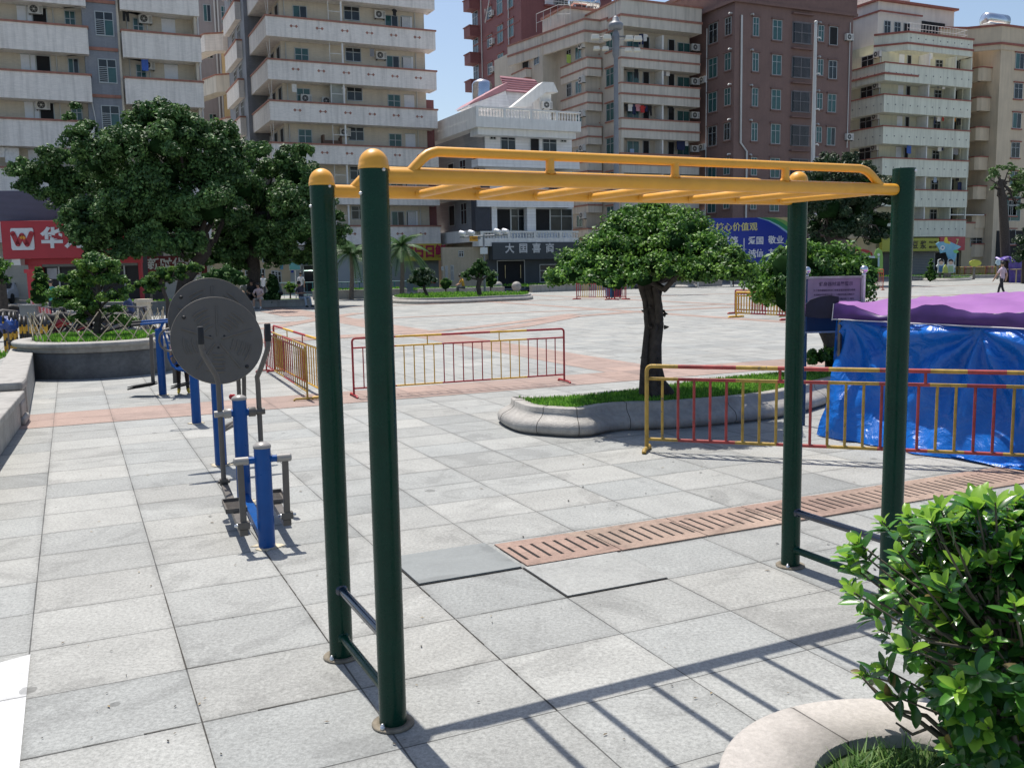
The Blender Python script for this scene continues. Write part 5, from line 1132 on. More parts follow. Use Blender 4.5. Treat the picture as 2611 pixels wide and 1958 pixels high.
pipe(r,[(-0.12,9.0,30.5),(-0.5,8.2,28.8),(-0.12,7.6,31.5),(-0.12,7.6,45)],0.06)
# ================================================================ block E (brown mosaic block)
eP=corner(*Z4(418,500),85.0)
ex,ey=0,0
# front plane through (21.6,85.5) heading 25 deg; corner found where the corner pixel meets it
_n=Vector((math.sin(YAW),-math.cos(YAW),0)); _d=ray(*Z4(418,500)); _t=_n.dot(Vector((21.62,85.5,0)))/_n.dot(Vector((_d.x,_d.y,0))); eP=Vector((_d.x*_t,_d.y*_t,0))
E_=Blk('apartment_building','dark brown mosaic block with barred windows and a white pipe on its face',eP)
r=E_.r; WE=E_.F(*Z4(1145,500))[0]
E_.box('wall',BRN,0,WE,0,11,0,26.8)
mb=MB(); q=[(0,11),(0,0),(WE,0),(WE,11)]; mb.strip(q,-0.2,0.30,24.15,24.4); mb.strip(q,-0.2,0.22,24.4,26.3); mb.strip(q,-0.2,0.35,26.3,26.6); mb.build('cornice',BRNT,r)
E_.box('roof_room',BRN,3.0,WE*0.62,2.5,9,26.8,28.6)
for k in range(8):
    z=23.1-3.0*k-1.62
    if z<1: continue
    for x0,x1,kd,hh in ((530,568,'teal',1.6),(652,710,'teal',1.75),(775,890,'bars',1.85),(935,970,'teal',1.45),(1003,1055,('open','dark','teal','mixed')[k%4],1.65)):
        a0,_=E_.F(*Z4(x0,300));a1,_=E_.F(*Z4(x1,300)); window(r,'F',(a0+a1)/2,z+1.6-hh+(0.0 if x0<900 else 0),a1-a0,hh,-0.003,kd,hood=BRNT if kd!='bars' else None)
        if kd=='bars': E_.box('window_hood',BRNT,a0-0.1,a1+0.1,-0.35,-0.004,z+2.25,z+2.36)
    for x0,x1,hh in ((262,315,1.75),(362,400,1.5)):
        a0,_=E_.L(*Z4(x0,300));a1,_=E_.L(*Z4(x1,300)); window(r,'L',(a0+a1)/2,z+1.6-hh,abs(a1-a0),hh,kind='teal' if k%3 else 'dark',x=-0.003,hood=BRNT)
    for x0,yy in ((405,0),(520,0),(937,0)):   # little white exhaust elbows
        mb=MB(); 
        if x0==405: a,_=E_.L(*Z4(402,300)); p=(-0.25,a,z+1.85); mb.tube([(0,a,z+1.85),(-0.28,a,z+1.85),(-0.34,a,z+1.75)],0.07,8)
        else: a,_=E_.F(*Z4(x0,300)); mb.tube([(a,0,z+1.8),(a,-0.28,z+1.8),(a,-0.34,z+1.7)],0.07,8)
        mb.build('exhaust_elbow',PIPE,r)
    a,_=E_.L(*Z4(225,300)); 
    if k%2: acunit(r,'L',E_.L(*Z4(238,300))[0],z-0.4,x=0)
for y0 in (235,850,):
    a,z=E_.F(*Z4(1120,y0)); acunit(r,'F',a,z-0.3,-0.002)
a,_=E_.F(*Z4(1128,300)); pipe(r,[(a,-0.1,z-1),(a,-0.1,23.6)],0.04)
a1_,z1=E_.F(*Z4(460,98));a2_,z2=E_.F(*Z4(452,885));a3,z3=E_.F(*Z4(490,940)); pipe(r,[(a1_,-0.12,z1),(a2_,-0.12,z2),(a3,-0.12,z3),(a3,-0.12,0)],0.09)
a,_=E_.L(*Z4(253,500)); pipe(r,[(-0.12,a,0),(-0.12,a,22.8)],0.05)
E_.box('lower_canopy',BRNT,0.2,WE-1,-0.9,-0.002,4.1,4.35); window(r,'F',1.6,0.2,2.4,3.0,-0.003,'open'); window(r,'F',5.0,0.2,2.6,3.0,-0.003,'open')
# ================================================================ block F (greenish cream, dotted parapets)
F_=Blk('apartment_building','greenish cream block with red copings and dotted balcony bands on the right',(36.40,93.15))
r=F_.r; WF=12.0
REDC=mat('red brown coping',(0.30,0.10,0.075),0.7,var=0.15,scale=3)
DOT=mat('dark glazed dot',(0.14,0.15,0.16),0.4)
def dots(n_f,n_s,zo=0.95):
    def fn(b,pts,ztop,ph):
        mb=MB()
        for k in range(n_f): x=WF*(k+0.5)/n_f; mb.lathe([(0.07,0),(0.065,0.02),(0,0.025)],(x,-0.001,ztop-zo),8,axis=(0,-1,0))
        for k in range(n_s): y=4.6*(k+0.4)/n_s; mb.lathe([(0.07,0),(0.065,0.02),(0,0.025)],(-0.001,y,ztop-zo),8,axis=(-1,0,0))
        mb.build('glazed_dots',DOT,b)
    return fn
F_.box('wall',FWAL,1.1,WF-0.3,1.5,12,0,22); 
for i,z in enumerate([5.75,8.7,11.7,14.7,17.68,20.65]):
    top=(z>20)
    balcony(r,[(0,5.2),(0,0),(WF,0),(WF,1.8)],z,1.72,FPAR,REDC,motif=dots(12,5),slabdepth=1.4,bands=() if not top else ())
    if top:
        mb=MB(); mb.strip([(0,5.2),(0,0),(4.4,0)],0.003,0.1,z-1.15,z-0.98); mb.build('lower_band',REDC,r)
    for xa in (1590,1752,1848):
        a,_=F_.F(*Z4(xa,600),0.8); F_.box('divider_wall',FPAR if xa!=1590 else WHP,a-0.07,a+0.07,0.18,1.498,z,z+1.28)
    for x0,x1,kd,hh in ((1430,1462,'shutter',1.25),(1480,1505,'door',1.25),(1655,1700,'dark',1.1),(1760,1800,'door',1.25)):
        a0,_=F_.F(*Z4(x0,600),1.5);a1,_=F_.F(*Z4(x1,600),1.5); window(r,'F',(a0+a1)/2,z+0.02,max(a1-a0,0.6),hh,1.497,kd)
    window(r,'L',3.3,z+0.05,1.6,1.25,kind='dark',x=1.097); acunit(r,'L',1.9,z+0.85,x=1.1)
    pipe(r,[(1.02,1.6,z),(1.02,1.6,z+1.25)],0.05)
F_.box('end_panel',FWAL,WF-0.302,WF-0.1,0.9,1.9,0,21)
# top storey and penthouse
mb=MB(); q=[(3.2,3.2),(3.2,0.1),(WF,0.1),(WF,6)]; q2=[(0.9,2.4),(3.0,0.1),(WF,0.1),(WF,6)]
mb.strip(q2,-0.25,0,21.95+0.05,23.6); p=mb.build('roof_parapet',FPAR,r); mb=MB(); mb.strip(q2,-0.3,0.1,23.6,23.78); mb.strip(q2,0.002,0.1,22.55,22.72); mb.build('coping',REDC,p)
mb=MB()
for k in range(9): mb.lathe([(0.07,0),(0.065,0.02),(0,0.025)],(3.4+k,0.099,23.15),8,axis=(0,-1,0))
mb.build('glazed_dots',DOT,p)
F_.box('penthouse_lower',FWAL,3.0,WF-0.3,2.0,10,20.6,23.4)
PEN=mat('penthouse plaster',(0.72,0.66,0.60),0.7,var=0.05,scale=1,dirt=0.12)
F_.box('penthouse',PEN,3.2,14.0,4.2,14,22.5,27.6); F_.box('penthouse_wing',PEN,-1.5,3.198,8.0,14,20,26.4)
mb=MB(); mb.strip([(3.1,14),(3.1,3.9),(14.1,3.9),(14.1,14)],-0.3,0.12,27.6,27.8); mb.strip([(3.2,14),(3.2,3.9),(9.0,3.9)],0.002,0.12,26.5,26.65); mb.build('coping',REDC,r); F_.box('penthouse_wing_cap',REDC,-1.65,3.09,7.85,14,26.4,26.55)
F_.box('penthouse_tower',PEN,4.5,9.5,6,12,27.8,31.0)
window(r,'F',1.2,23.0,2.4,1.1,7.997,'teal',hood=REDC)
for a,kd in ((4.5,'dark'),(5.9,'dark'),(7.2,'door')): window(r,'F',a,24.3,0.9,1.5,4.197,kd)
F_.box('terrace_recess',BLK,9.3,12.6,4.1,4.198,23.9,26.2); window(r,'F',13.4,24.6,0.6,1.0,4.197,'dark')
railing('terrace_railing','',[(3.4,0.6,23.7),(11.8,0.6,23.7),(11.8,3.8,23.7)],1.0,r,WHP,0.4)
for k,(x0,y0,col,kd,wh) in enumerate(((1635,320,'white','towel','on the top storey of the greenish cream block'),(1680,515,'navy','shirt','second floor from the top of the greenish cream block'),(1715,515,'white','shirt','by the divider, second floor of the greenish cream block'),(1660,715,'navy','trousers','left of the white shirt, third floor of the greenish cream block'),(1685,715,'white','shirt','third floor from the top of the greenish cream block'),(1710,712,'red','shirt','third floor from the top of the greenish cream block'),(1780,715,'orange','shirt','in the right bay, third greenish cream floor'),(1810,720,'black','trousers','right of the orange shirt of the greenish cream block'),(1500,890,'blue','sheet','on the fourth balcony down of the greenish cream block'),(1690,900,'white','shirt','on the fourth balcony down of the greenish cream block'),(1705,895,'navy','shirt','on the fourth greenish cream balcony, against the divider'),(1790,900,'grey','sheet','on the fourth greenish cream balcony, right bay'),(1662,1085,'pale blue','towel','on the fifth balcony down of the greenish cream block'),(1800,1085,'black','shirt','on the fifth greenish cream balcony, right bay'),(1815,1130,'navy','sheet','low on the fifth greenish cream balcony, right bay'))):
    lx,lz=F_.F(*Z4(x0,y0),0.7); garment(col,kd,r,lx,0.7,lz,wh)
# ================================================================ block G (tan, far right)
G_=Blk('apartment_building','tan apartment block at the far right edge with stepped shaded balconies',(48.3,98.3))
r=G_.r
G_.box('wall',TAN,2.6,16,0,12,0,25.2); G_.box('recess_wall',TAN,-2.6,2.598,3.2,12,0,24.0)
mb=MB(); q=[(-2.6,3.1),(0.2,2.2),(2.5,-0.1),(16,-0.1)]; mb.strip(q,-0.3,0,22.9,25.2); p=mb.build('roof_parapet',TAN,r); mb=MB(); mb.strip(q,-0.35,0.12,25.2,25.4); mb.strip(q,0.002,0.15,23.4,23.6); mb.build('coping',REDC,p)
for k in range(7):
    z=22.75-3.0*k-1.6
    if z<2: continue
    for x0,x1 in ((2160,2210),):
        a0,_=G_.F(*Z4(2152,500));a1,_=G_.F(*Z4(2205,500)); window(r,'F',(a0+a1)/2,z,a1-a0,1.6,-0.003,'dark' if k%2 else 'mixed',hood=REDC)
    for a in (-1.6,0.2): window(r,'F',a,z+0.1,1.0,1.3,3.197,'dark',hood=BRNT)
    balcony(r,[(0.9,3.2),(0.9,1.2),(1.2,0.9),(2.55,0.9)],z+0.15,1.4,TAN,REDC,slabdepth=0.9); window(r,'F',1.7,z+0.2,0.9,1.4,3.195,'open')
G_.box('shop_front',BLK,3.2,9,-0.05,-0.002,0.2,4.6)
mb=MB(); mb.box(-3.2,2.0,0.6,3.1,6.2,6.3); mb.build('awning',WHP,r); mb=MB(); mb.box(-3.0,2.5,1.0,1.15,3.9,5.4); mb.box(-3.0,2.5,1.15,3.1,3.9,4.05); b_=mb.build('balcony',TAN,r); mb=MB(); mb.box(-3.1,2.6,0.93,1.2,5.4,5.55); mb.build('coping',REDC,b_)
window(r,'F',5.2,5.6,3.0,2.6,-0.003,'teal')
st2=thing('water_tank','shiny steel water tank on the roof at the top right corner','water tank',rootmat(r)@Vector((6.5,4,25.4)),YAW)
mb=MB(); mb.lathe([(0,0),(0.5,0.05),(0.75,0.2),(0.75,3.2),(0.5,3.38),(0,3.42)],(-1.6,0,1.6),24,axis=(1,0,0)); mb.build('tank',SST,st2)
mb=MB(); mb.box(-2.6,2.6,-1.3,1.3,0,0.85); mb.build('tank_base',WHP,st2)
# ================================================================ small grey block seen between A and B, and its yellow balconies
H=Blk('apartment_building','grey plaster block with white pipes seen through the gap between the two left blocks',(-28.5,94.0))
r=H.r; H.box('wall',mat('mauve grey plaster',(0.33,0.30,0.30),0.8,var=0.08,scale=0.6,dirt=0.15),-4,9,0,8,0,33.2); H.box('parapet',TERR,-4.2,9.2,-0.15,8,33.2,33.5); H.box('roof_band',TERR,-4.2,9.2,-0.12,0.0,31.2,31.5)
for k in range(8):
    z=8.6+3.4*k
    for x0,x1 in ((1648,1710),(1790,1840)):
        a0,_=H.F(*Z1(x0,300));a1,_=H.F(*Z1(x1,300)); window(r,'F',(a0+a1)/2,z,a1-a0,1.6,-0.003,'mixed' if x0<1700 else 'teal')
for x0 in (1738,1765): a,_=H.F(*Z1(x0,300)); pipe(r,[(a,-0.1,12),(a,-0.1,30.5)],0.08)
a,z=H.F(*Z1(1855,255)); acunit(r,'F',a,z-0.3,-0.002)
YB=mat('ochre yellow wall',(0.52,0.36,0.16),0.7,var=0.08,scale=1)
K=Blk('apartment_building','ochre block with stepped pale balconies squeezed between the two left blocks',(-24.6,85.0),group='apartment blocks around the square')
r=K.r; K.box('wall',YB,0.6,5,1.0,6,0,19.5)
for i,z in enumerate((22.3,18.9,15.3,11.8)):
    x0=-0.3-0.55*0; balcony(r,[(-1.6+0.75*i-1.5,5.5),(-1.6+0.75*i,0.3),(-0.2+0.5*i,-0.6),(1.6,-0.6)],z,1.5,PAR if i==0 else CPAR,TERR,slabdepth=1.2)
K.box('upper_bay',YB,0.3,2.8,0.2,4,19,23.2)
# ================================================================ white house with terrace
Wp=G(1062,629)
W_=Blk('white_house','white ribbed house with a balustraded roof terrace and pink gable roof above a dark shop',(0.25,73.6),cat='house',group=None)
r=W_.r
def wx(x,y,off=0): return W_.F(*C3(x,y),off)
xL,_=wx(1215,500); 
x0,zt=W_.F(*Z3(430,1010)); x1,_=W_.F(*Z3(1130,1040)); 
_,zter=W_.F(*Z3(700,990),-1.3); _,zbal=W_.F(*Z3(700,875),-1.3); tx0,_=W_.F(*Z3(360,950),-1.3); tx1,_=W_.F(*Z3(1205,950),-1.3)
print('WHOUSE',x0,x1,'ztop',zt,'terr',zter,zbal,tx0,tx1,xL)
W_.box('wall',WHT2,x0,x1,0,11,0,zter)
mb=MB(); mb.box(tx0,tx1,-1.3,0.6,zter-0.45,zter+0.25); mb.box(tx0+0.25,tx1-0.3,-1.0,0.5,zter-0.95,zter-0.452); mb.box(tx0-0.02,tx0+0.9,0.602,11,zter-0.45,zter+0.25); mb.build('terrace_slab',WHP,r)
def balus(xa,xb,y,z0,z1,parent,solid=()):
    b=MB(); b.box(xa,xb,y-0.09,y+0.09,z1-0.12,z1); b.box(xa,xb,y-0.09,y+0.09,z0,z0+0.08); n=int((xb-xa)/0.24)
    for k in range(n):
        x=xa+(k+0.5)*(xb-xa)/n; h=z1-0.12-z0-0.08
        if k%9==0: b.box(x-0.11,x+0.11,y-0.085,y+0.085,z0+0.08,z1-0.12)
        else: b.lathe([(0.045,0),(0.05,h*0.08),(0.03,h*0.14),(0.075,h*0.35),(0.05,h*0.62),(0.03,h*0.85),(0.05,h*0.93),(0.045,h)],(x,y,z0+0.08),8)
    return b.build('balustrade',WHP,parent)
balus(tx0,tx1,-1.2,zter+0.25,zbal,r)
mb=MB(); mb.box(tx0,tx0+0.15,-1.1,11,zter+0.25,zbal); mb.build('side_parapet',WHP,r)
def wb(xa,xb,ya,yb,kd,off=0.0,z=Z3):
    a0,z0=W_.F(*z(xa,ya),off);a1,_=W_.F(*z(xb,ya),off);_,z1=W_.F(*z((xa+xb)/2,yb),off); window(r,'F',(a0+a1)/2,z1,a1-a0,z0-z1,off-0.003,kd)
for q in ((470,520,1080,1128,'dark'),(555,675,1075,1235,'dark'),(792,868,1105,1255,'open'),(892,1008,1090,1255,'dark'),(1042,1085,1105,1150,'dark')): wb(*q)
# rooftop: gable house + slanted stair wall + column
g0,gz0=W_.F(*Z3(600,730),3.0); g1,_=W_.F(*Z3(860,730),3.0); ge0,_=W_.F(*Z3(290,850),3.0)
zr=W_.F(*Z3(620,660),3.0)[1]; ze=W_.F(*Z3(615,730),3.0)[1]
PKR=mat('pink red roof sheet',(0.40,0.19,0.21),0.5,var=0.1,scale=2)
WL=5.2
mb=MB(); mb.box(g0+0.2,g1+0.6,3.2,9,zter+0.25,ze-0.1); h=mb.build('roof_house',WHT2,r)
A0=Vector((g0,3.0,ze));R0=Vector((g0+0.2,4.6,zr+0.75)); A1=Vector((g1+0.8,3.0,ze-0.05)); R1=Vector((g1+0.5,4.6,zr+0.65))
lpz=lambda x,y:W_.F(*Z3(x,y),2.6)
mb=MB(); mb.plate([lpz(288,852),lpz(606,728),lpz(622,660),lpz(345,812)],(0,2.6,0),(1,0,0),(0,0,1),-2.6)
mb.add([A0,A1,R1,R0,A0-Vector((0,0,0.1)),A1-Vector((0,0,0.1)),R1-Vector((0,0,0.1)),R0-Vector((0,0,0.1))],[(0,1,2,3),(7,6,5,4),(0,4,5,1),(1,5,6,2),(2,6,7,3),(3,7,4,0)],0,False); mb.build('gable_roof',PKR,h)
mb=MB(); mb.plate([lpz(300,862),lpz(640,862),lpz(606,733),lpz(300,853)],(0,2.75,0),(1,0,0),(0,0,1),-2.3); mb.build('gable_wall',WHT2,h)
mb=MB()
for k in range(1,6): 
    t=k/6; a=A0.lerp(R0,t);b=A1.lerp(R1,t); mb.tube([a+Vector((0,-0.03,0.03)),b+Vector((0,-0.03,0.03))],0.04,5)
mb.build('roof_batten',PKR,h)
s0,sz0=W_.F(*Z3(650,862),1.0); s1,sz1=W_.F(*Z3(900,662),1.0); s2,sz2=W_.F(*Z3(985,665),1.0); s3,sz3=W_.F(*Z3(1022,745),1.0); s4,sz4=W_.F(*Z3(925,745),1.0); s5,sz5=W_.F(*Z3(775,862),1.0)
mb=MB(); mb.plate([(s0,sz0),(s5,sz5),(s4,sz4),(s3,sz3),(s2,sz2),(s1,sz1)],(0,1.0,0),(1,0,0),(0,0,1),-0.9); c0_,_=W_.F(*Z3(870,800),1.4);c1_,cz=W_.F(*Z3(965,800),1.4); mb.box(c0_,c1_,1.4,2.6,zter+0.25,sz4); mb.build('stair_parapet',WHP,r)
a,z=W_.F(*Z3(922,862),1.35); acunit(r,'F',a,z-0.2,1.35)
wt3=thing('water_tank','small steel water tank behind the pink gable roof','water tank',rootmat(r)@Vector((g0-0.1,7.5,ze-0.7)),YAW); mb=MB(); mb.lathe([(0.85,0),(0.85,1.5),(0.7,1.75),(0.3,1.95),(0,2.0)],(0,0,0.4),24); mb.build('tank',SST,wt3); mb=MB(); mb.box(-0.8,0.8,-0.8,0.8,0,0.4); mb.build('tank_base',WHP,wt3)
# lower storeys: balcony slab behind the beam, columns, second balustrade, shop
_,zb1=wx(1600,45,-1.2); _,zb0=wx(1600,105,-1.2); bx0,_=wx(1170,70,-1.2); bx1,_=wx(2075,70,-1.2)
_,zc1=W_.F(*Z3(700,1290),-1.2); _,zc0=W_.F(*Z3(700,1350),-1.2)
mb=MB(); mb.box(tx0+0.1,tx1-0.1,-1.2,0.0,zc0,zc1); mb.build('balcony_slab',WHT2,r)
mb=MB(); mb.box(bx0,bx1,-1.2,0.0,zb0,zb1); mb.build('balcony_slab',WHT2,r)
_,zr1=wx(1600,330,-1.2);_,zr0=wx(1600,405,-1.2); balus(wx(1200,380,-1.2)[0],wx(2120,380,-1.2)[0],-1.15,zr0,zr1,r)
mb=MB(); mb.box(wx(1180,420,-1.2)[0],wx(2120,420,-1.2)[0],-1.25,0.0,wx(1600,470,-1.2)[1],zr0-0.001); mb.build('balcony_slab',WHP,r)
for xa,xb in ((1290,1340),(1622,1703)):
    a0,_=wx(xa,200,-0.6);a1,_=wx(xb,200,-0.6); W_.box('column',WHT2,a0,a1,-0.9,-0.3,zr0,zb0)
for xa,xb,ya,yb,kd in ((1345,1480,118,330,'open'),(1480,1620,118,330,'dark'),(1705,1850,118,330,'open'),(1850,2060,118,330,'dark')): wb(xa,xb,ya,yb,kd,0.0,C3)
for xa,xb in ((1150,1290),(1890,2050)):   # dark stone panels
    mb=MB(); a0,_=wx(xa,100,-1.0);a1,_=wx(xb,100,-1.0); mb.box(a0,a1,-1.0,-0.2,zr1 if xa<1500 else zb0,wx(xa,-60,-1.0)[1]+1.2) ; mb.build('dark_panel',mat('charcoal panel',(0.035,0.04,0.055),0.6,var=0.2),r)
# flank (left) in shade
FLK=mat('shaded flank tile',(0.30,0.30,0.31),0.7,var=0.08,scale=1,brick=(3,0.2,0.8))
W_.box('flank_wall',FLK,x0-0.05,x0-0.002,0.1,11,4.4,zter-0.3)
for i,(z,kd) in enumerate(((8.6,'dark'),(5.2,'dark'))):
    for a in (1.6,4.4,7.0): window(r,'L',a,z,1.3,1.7,kind='dark' if a<5 else 'open',x=x0-0.053)
W_.box('flank_balcony',WHP,x0-1.4,x0-0.055,-0.2,10,7.2,7.9); W_.box('flank_balcony',WHP,x0-1.4,x0-0.055,-0.2,10,3.7,4.6)
BEI=mat('beige mosaic base',(0.50,0.42,0.30),0.75,var=0.07,scale=1,brick=(0.1,0.1,0.86),dirt=0.15)
W_.box('flank_base',BEI,x0-0.25,x0-0.0,-0.05,11,0,3.68)
gx0,_=W_.F(*C3(830,650),0.0); gx1,_=W_.F(*C3(1270,650),0.0)
W_.box('base_wall',BEI,gx0,gx1,-0.28,-0.003,0,wx(1200,480,0)[1])
for xa,xb,ya,yb in ((865,888,655,770),(915,945,650,800),(990,1040,515,575),(828,850,665,700)):
    a0,z0=W_.F(*C3(xa,ya),-0.28);a1,_=W_.F(*C3(xb,ya),-0.28);_,z1=W_.F(*C3(xa,yb),-0.28); window(r,'F',(a0+a1)/2,z1,a1-a0,z0-z1,-0.283,'dark')
CHAR=mat('charcoal shop cladding',(0.045,0.055,0.065),0.55,var=0.12,scale=1)
a0,z1=wx(1310,435,-1.35); a1,_=wx(2120,435,-1.35); _,z0=wx(1310,600,-1.35); 
mb=MB(); mb.box(a0,a1,-1.4,-0.6,z0,z1-0.02); fas=mb.build('shop_fascia',CHAR,r)
W_.box('shop_wall',CHAR,wx(1265,700,-0.6)[0],a1,-0.62,-0.002,0,z0+0.002)
SILV=mat('silver letters',(0.50,0.51,0.53),0.4,metal=0.2,var=0.05)
xs=[wx(c,495,-1.4)[0] for c in (1472,1600,1724,1850,1975)]; zc_=wx(1600,497,-1.4)[1]
for ch,x in zip('大国喜商',xs): text(ch,0.92*(xs[1]-xs[0])*0.72,SILV,fas,(x,-1.405,zc_),0,0.03,0.02,'sign_character')
a0,zd=wx(1350,600,-0.6);a1,_=wx(1612,600,-0.6); window(r,'F',(a0+a1)/2,0.05,a1-a0,zd-0.1,-0.623,'open')
for xa in (1430,1575): a,_=wx(xa,700,-0.7); pipe(r,[(a,-0.72,0.9),(a,-0.72,1.9)],0.03,mat('brass handle',(0.5,0.42,0.25),0.3,metal=0.8),'door_handle')
a0,_=wx(1740,700,-0.6); window(r,'F',a0+1.6,0.5,3.0,zd-0.9,-0.623,'dark')
# ================================================================ people
SKIN=mat('skin',(0.42,0.25,0.17),0.6,var=0.06); HAIR=mat('black hair',(0.012,0.010,0.009),0.55)
def cm(n,c): return mat('clothing '+n,c,0.85,var=0.1,scale=9)
def person(label,loc,face,pose='stand',h=1.68,top=(0.6,0.45,0.45),legs=(0.03,0.035,0.045),shoe=(0.05,0.05,0.05),sleeve=0.5,shorts=False,cat='person',group=None,hat=None):
    s=h/1.7; t=thing('person',label,cat,loc,face,group)
    mt=[SKIN,cm('top %s'%(top,),top),cm('legs %s'%(legs,),legs),cm('shoe %s'%(shoe,),shoe)]
    J={}
    def j(n,x,y,z,r): J[n]=(Vector((x,y,z))*s,r*s)
    sit=pose.startswith('sit'); hz=0.93 if not sit else 0.50; lean=0.0
    if pose=='sit_lean': lean=-0.12
    if pose=='sit': lean=0.14
    j('pel',0,0,hz,0.135); j('waist',0,lean*0.35,hz+0.17,0.125); j('chest',0,lean*0.8,hz+0.36,0.145); j('neckb',0,lean*1.05,hz+0.50,0.075); j('neck',0,lean*1.15+0.01,hz+0.57,0.052)
    hy=lean*1.2+(0.08 if pose=='sit' else 0.02)
    j('jaw',0,hy+0.015,hz+0.625,0.066); j('head',0,hy,hz+0.69,0.088); j('top',0,hy-0.01,hz+0.75,0.062)
    E=[('pel','waist',1),('waist','chest',1),('chest','neckb',1),('neckb','neck',0),('neck','jaw',0),('jaw','head',0),('head','top',0)]
    for sd,k in ((-1,'l'),(1,'r')):
        j('sh'+k,sd*0.185,lean*0.9,hz+0.44,0.062)
        if pose=='walk': el=(sd*0.23,0.02-0.12*sd,hz+0.17,0.043); wr=(sd*0.24,0.10-0.16*sd,hz-0.05,0.032)
        elif pose=='sit': el=(sd*0.24,lean+0.10,hz+0.20,0.043); wr=(sd*0.10,lean+0.30,hz+0.14,0.032)
        elif pose=='sit_lean': el=(sd*0.23,lean-0.02,hz+0.20,0.043); wr=(sd*0.14,lean+0.22,hz+0.22,0.032)
        else: el=(sd*0.24,-0.02,hz+0.16,0.043); wr=(sd*0.24,0.06,hz-0.08,0.032)
        j('el'+k,*el); j('wr'+k,*wr); E+=[('chest','sh'+k,1),('sh'+k,'el'+k,1 if sleeve>0 else 0),('el'+k,'wr'+k,1 if sleeve>0.8 else 0)]
        w_=Vector(wr[:3]); e_=Vector(el[:3]); d=(w_-e_).normalized(); sx=d.cross(Vector((0,1,0.2))).normalized()
        pm=w_+d*0.045; j('pa'+k,pm.x,pm.y,pm.z,0.033); E.append(('wr'+k,'pa'+k,0))
        for q in range(5):
            o=(q-1.6)*0.019 if q<4 else -0.045*1.0; L_=(0.075,0.085,0.08,0.062,0.045)[q]; a=pm+sx*o*0.9+d*(0.02 if q<4 else -0.015); b=a+d*L_*0.6+Vector((0,0.012,-0.01)); 
            j('fa%d'%q+k,a.x,a.y,a.z,0.011); j('fb%d'%q+k,b.x,b.y,b.z,0.008); E+=[('pa'+k,'fa%d'%q+k,0),('fa%d'%q+k,'fb%d'%q+k,0)]
        j('hip'+k,sd*0.09,0,hz-0.05,0.095)
        if sit: kn=(sd*0.16,0.42,0.50); an=(sd*0.17,0.40+(0.0 if pose=='sit' else 0.10),0.09)
        elif pose=='walk': kn=(sd*0.10,0.12*sd+0.05,0.50); an=(sd*0.09,0.24*sd,0.09)
        else: kn=(sd*0.10,0.02,0.50); an=(sd*0.11,0.0,0.09)
        j('kn'+k,*kn,0.062); j('an'+k,*an,0.042); j('he'+k,an[0],an[1]-0.04,0.045,0.042); j('to'+k,an[0]+sd*0.02,an[1]+0.17,0.035,0.034)
        E+=[('pel','hip'+k,2),('hip'+k,'kn'+k,2),('kn'+k,'an'+k,0 if shorts else 2),('an'+k,'he'+k,3),('an'+k,'to'+k,3)]
    names=list(J); idx={n:i for i,n in enumerate(names)}
    me=bpy.data.meshes.new('p'); me.from_pydata([J[n][0] for n in names],[(idx[a],idx[b]) for a,b,_ in E],[])
    ob=bpy.data.objects.new('p',me); link(ob); ob.modifiers.new('s','SKIN'); sk=me.skin_vertices[0].data
    for n in names: sk[idx[n]].radius=(J[n][1],J[n][1]*(0.78 if n in('pel','waist','chest') else 1)); 
    sk[idx['pel']].use_root=True
    sb=ob.modifiers.new('ss','SUBSURF'); sb.levels=1; sb.render_levels=1
    dg=bpy.context.evaluated_depsgraph_get(); m2=bpy.data.meshes.new_from_object(ob.evaluated_get(dg)); bpy.data.objects.remove(ob)
    m2.materials.clear(); [m2.materials.append(m) for m in mt]
    segs=[(J[a][0],J[b][0],J[a][1],J[b][1],mi) for a,b,mi in E]
    for p in m2.polygons:
        c=p.center; best=9e9;bm_=0
        for a,b,ra,rb,mi in segs:
            ab=b-a; tt=max(0,min(1,(c-a).dot(ab)/max(ab.length_squared,1e-9))); dd=(c-a-ab*tt).length-(ra+(rb-ra)*tt)
            if mi==1 and (a-J['shl'][0]).length<1e-6 or mi==1 and (a-J['shr'][0]).length<1e-6:
                if tt>0.65 and sleeve<0.8: mi=0
            if dd<best: best=dd;bm_=mi
        p.material_index=bm_; p.use_smooth=True
    bo=bpy.data.objects.new('body',m2); link(bo); bo.parent=t
    hc=J['head'][0]; mb=MB()
    mb.lathe([(0.001,0.118*s),(0.045*s,0.112*s),(0.078*s,0.085*s),(0.097*s,0.045*s),(0.100*s,0.0),(0.092*s,-0.035*s),(0.070*s,-0.055*s)],hc+Vector((0,-0.016*s,0.012*s)),16); mb.build('hair',mat('hair or cap %s'%(hat,),hat,0.8) if hat else HAIR,t)
    mb=MB(); fy=0.083*s   # brows, eyes, nose, mouth, ears
    for sd in (-1,1):
        mb.lathe([(0,-0.002),(0.010*s,0),(0.008*s,0.004),(0,0.005)],hc+Vector((sd*0.030*s,fy,0.0)),8,mi=1,axis=(0,1,0)); mb.bar(hc+Vector((sd*0.018*s,fy+0.002,0.02*s)),hc+Vector((sd*0.045*s,fy-0.004,0.02*s)),0.006*s,mi=1)
        mb.lathe([(0,-0.01*s),(0.018*s,0),(0.012*s,0.012*s),(0,0.013*s)],hc+Vector((sd*0.083*s,0.0,-0.01*s)),8,mi=0,axis=(sd,0,0))
    mb.lathe([(0.013*s,-0.03*s),(0.016*s,-0.02*s),(0.008*s,0.0),(0.003*s,0.012*s)],hc+Vector((0,fy+0.005*s,-0.01*s)),8,mi=0)
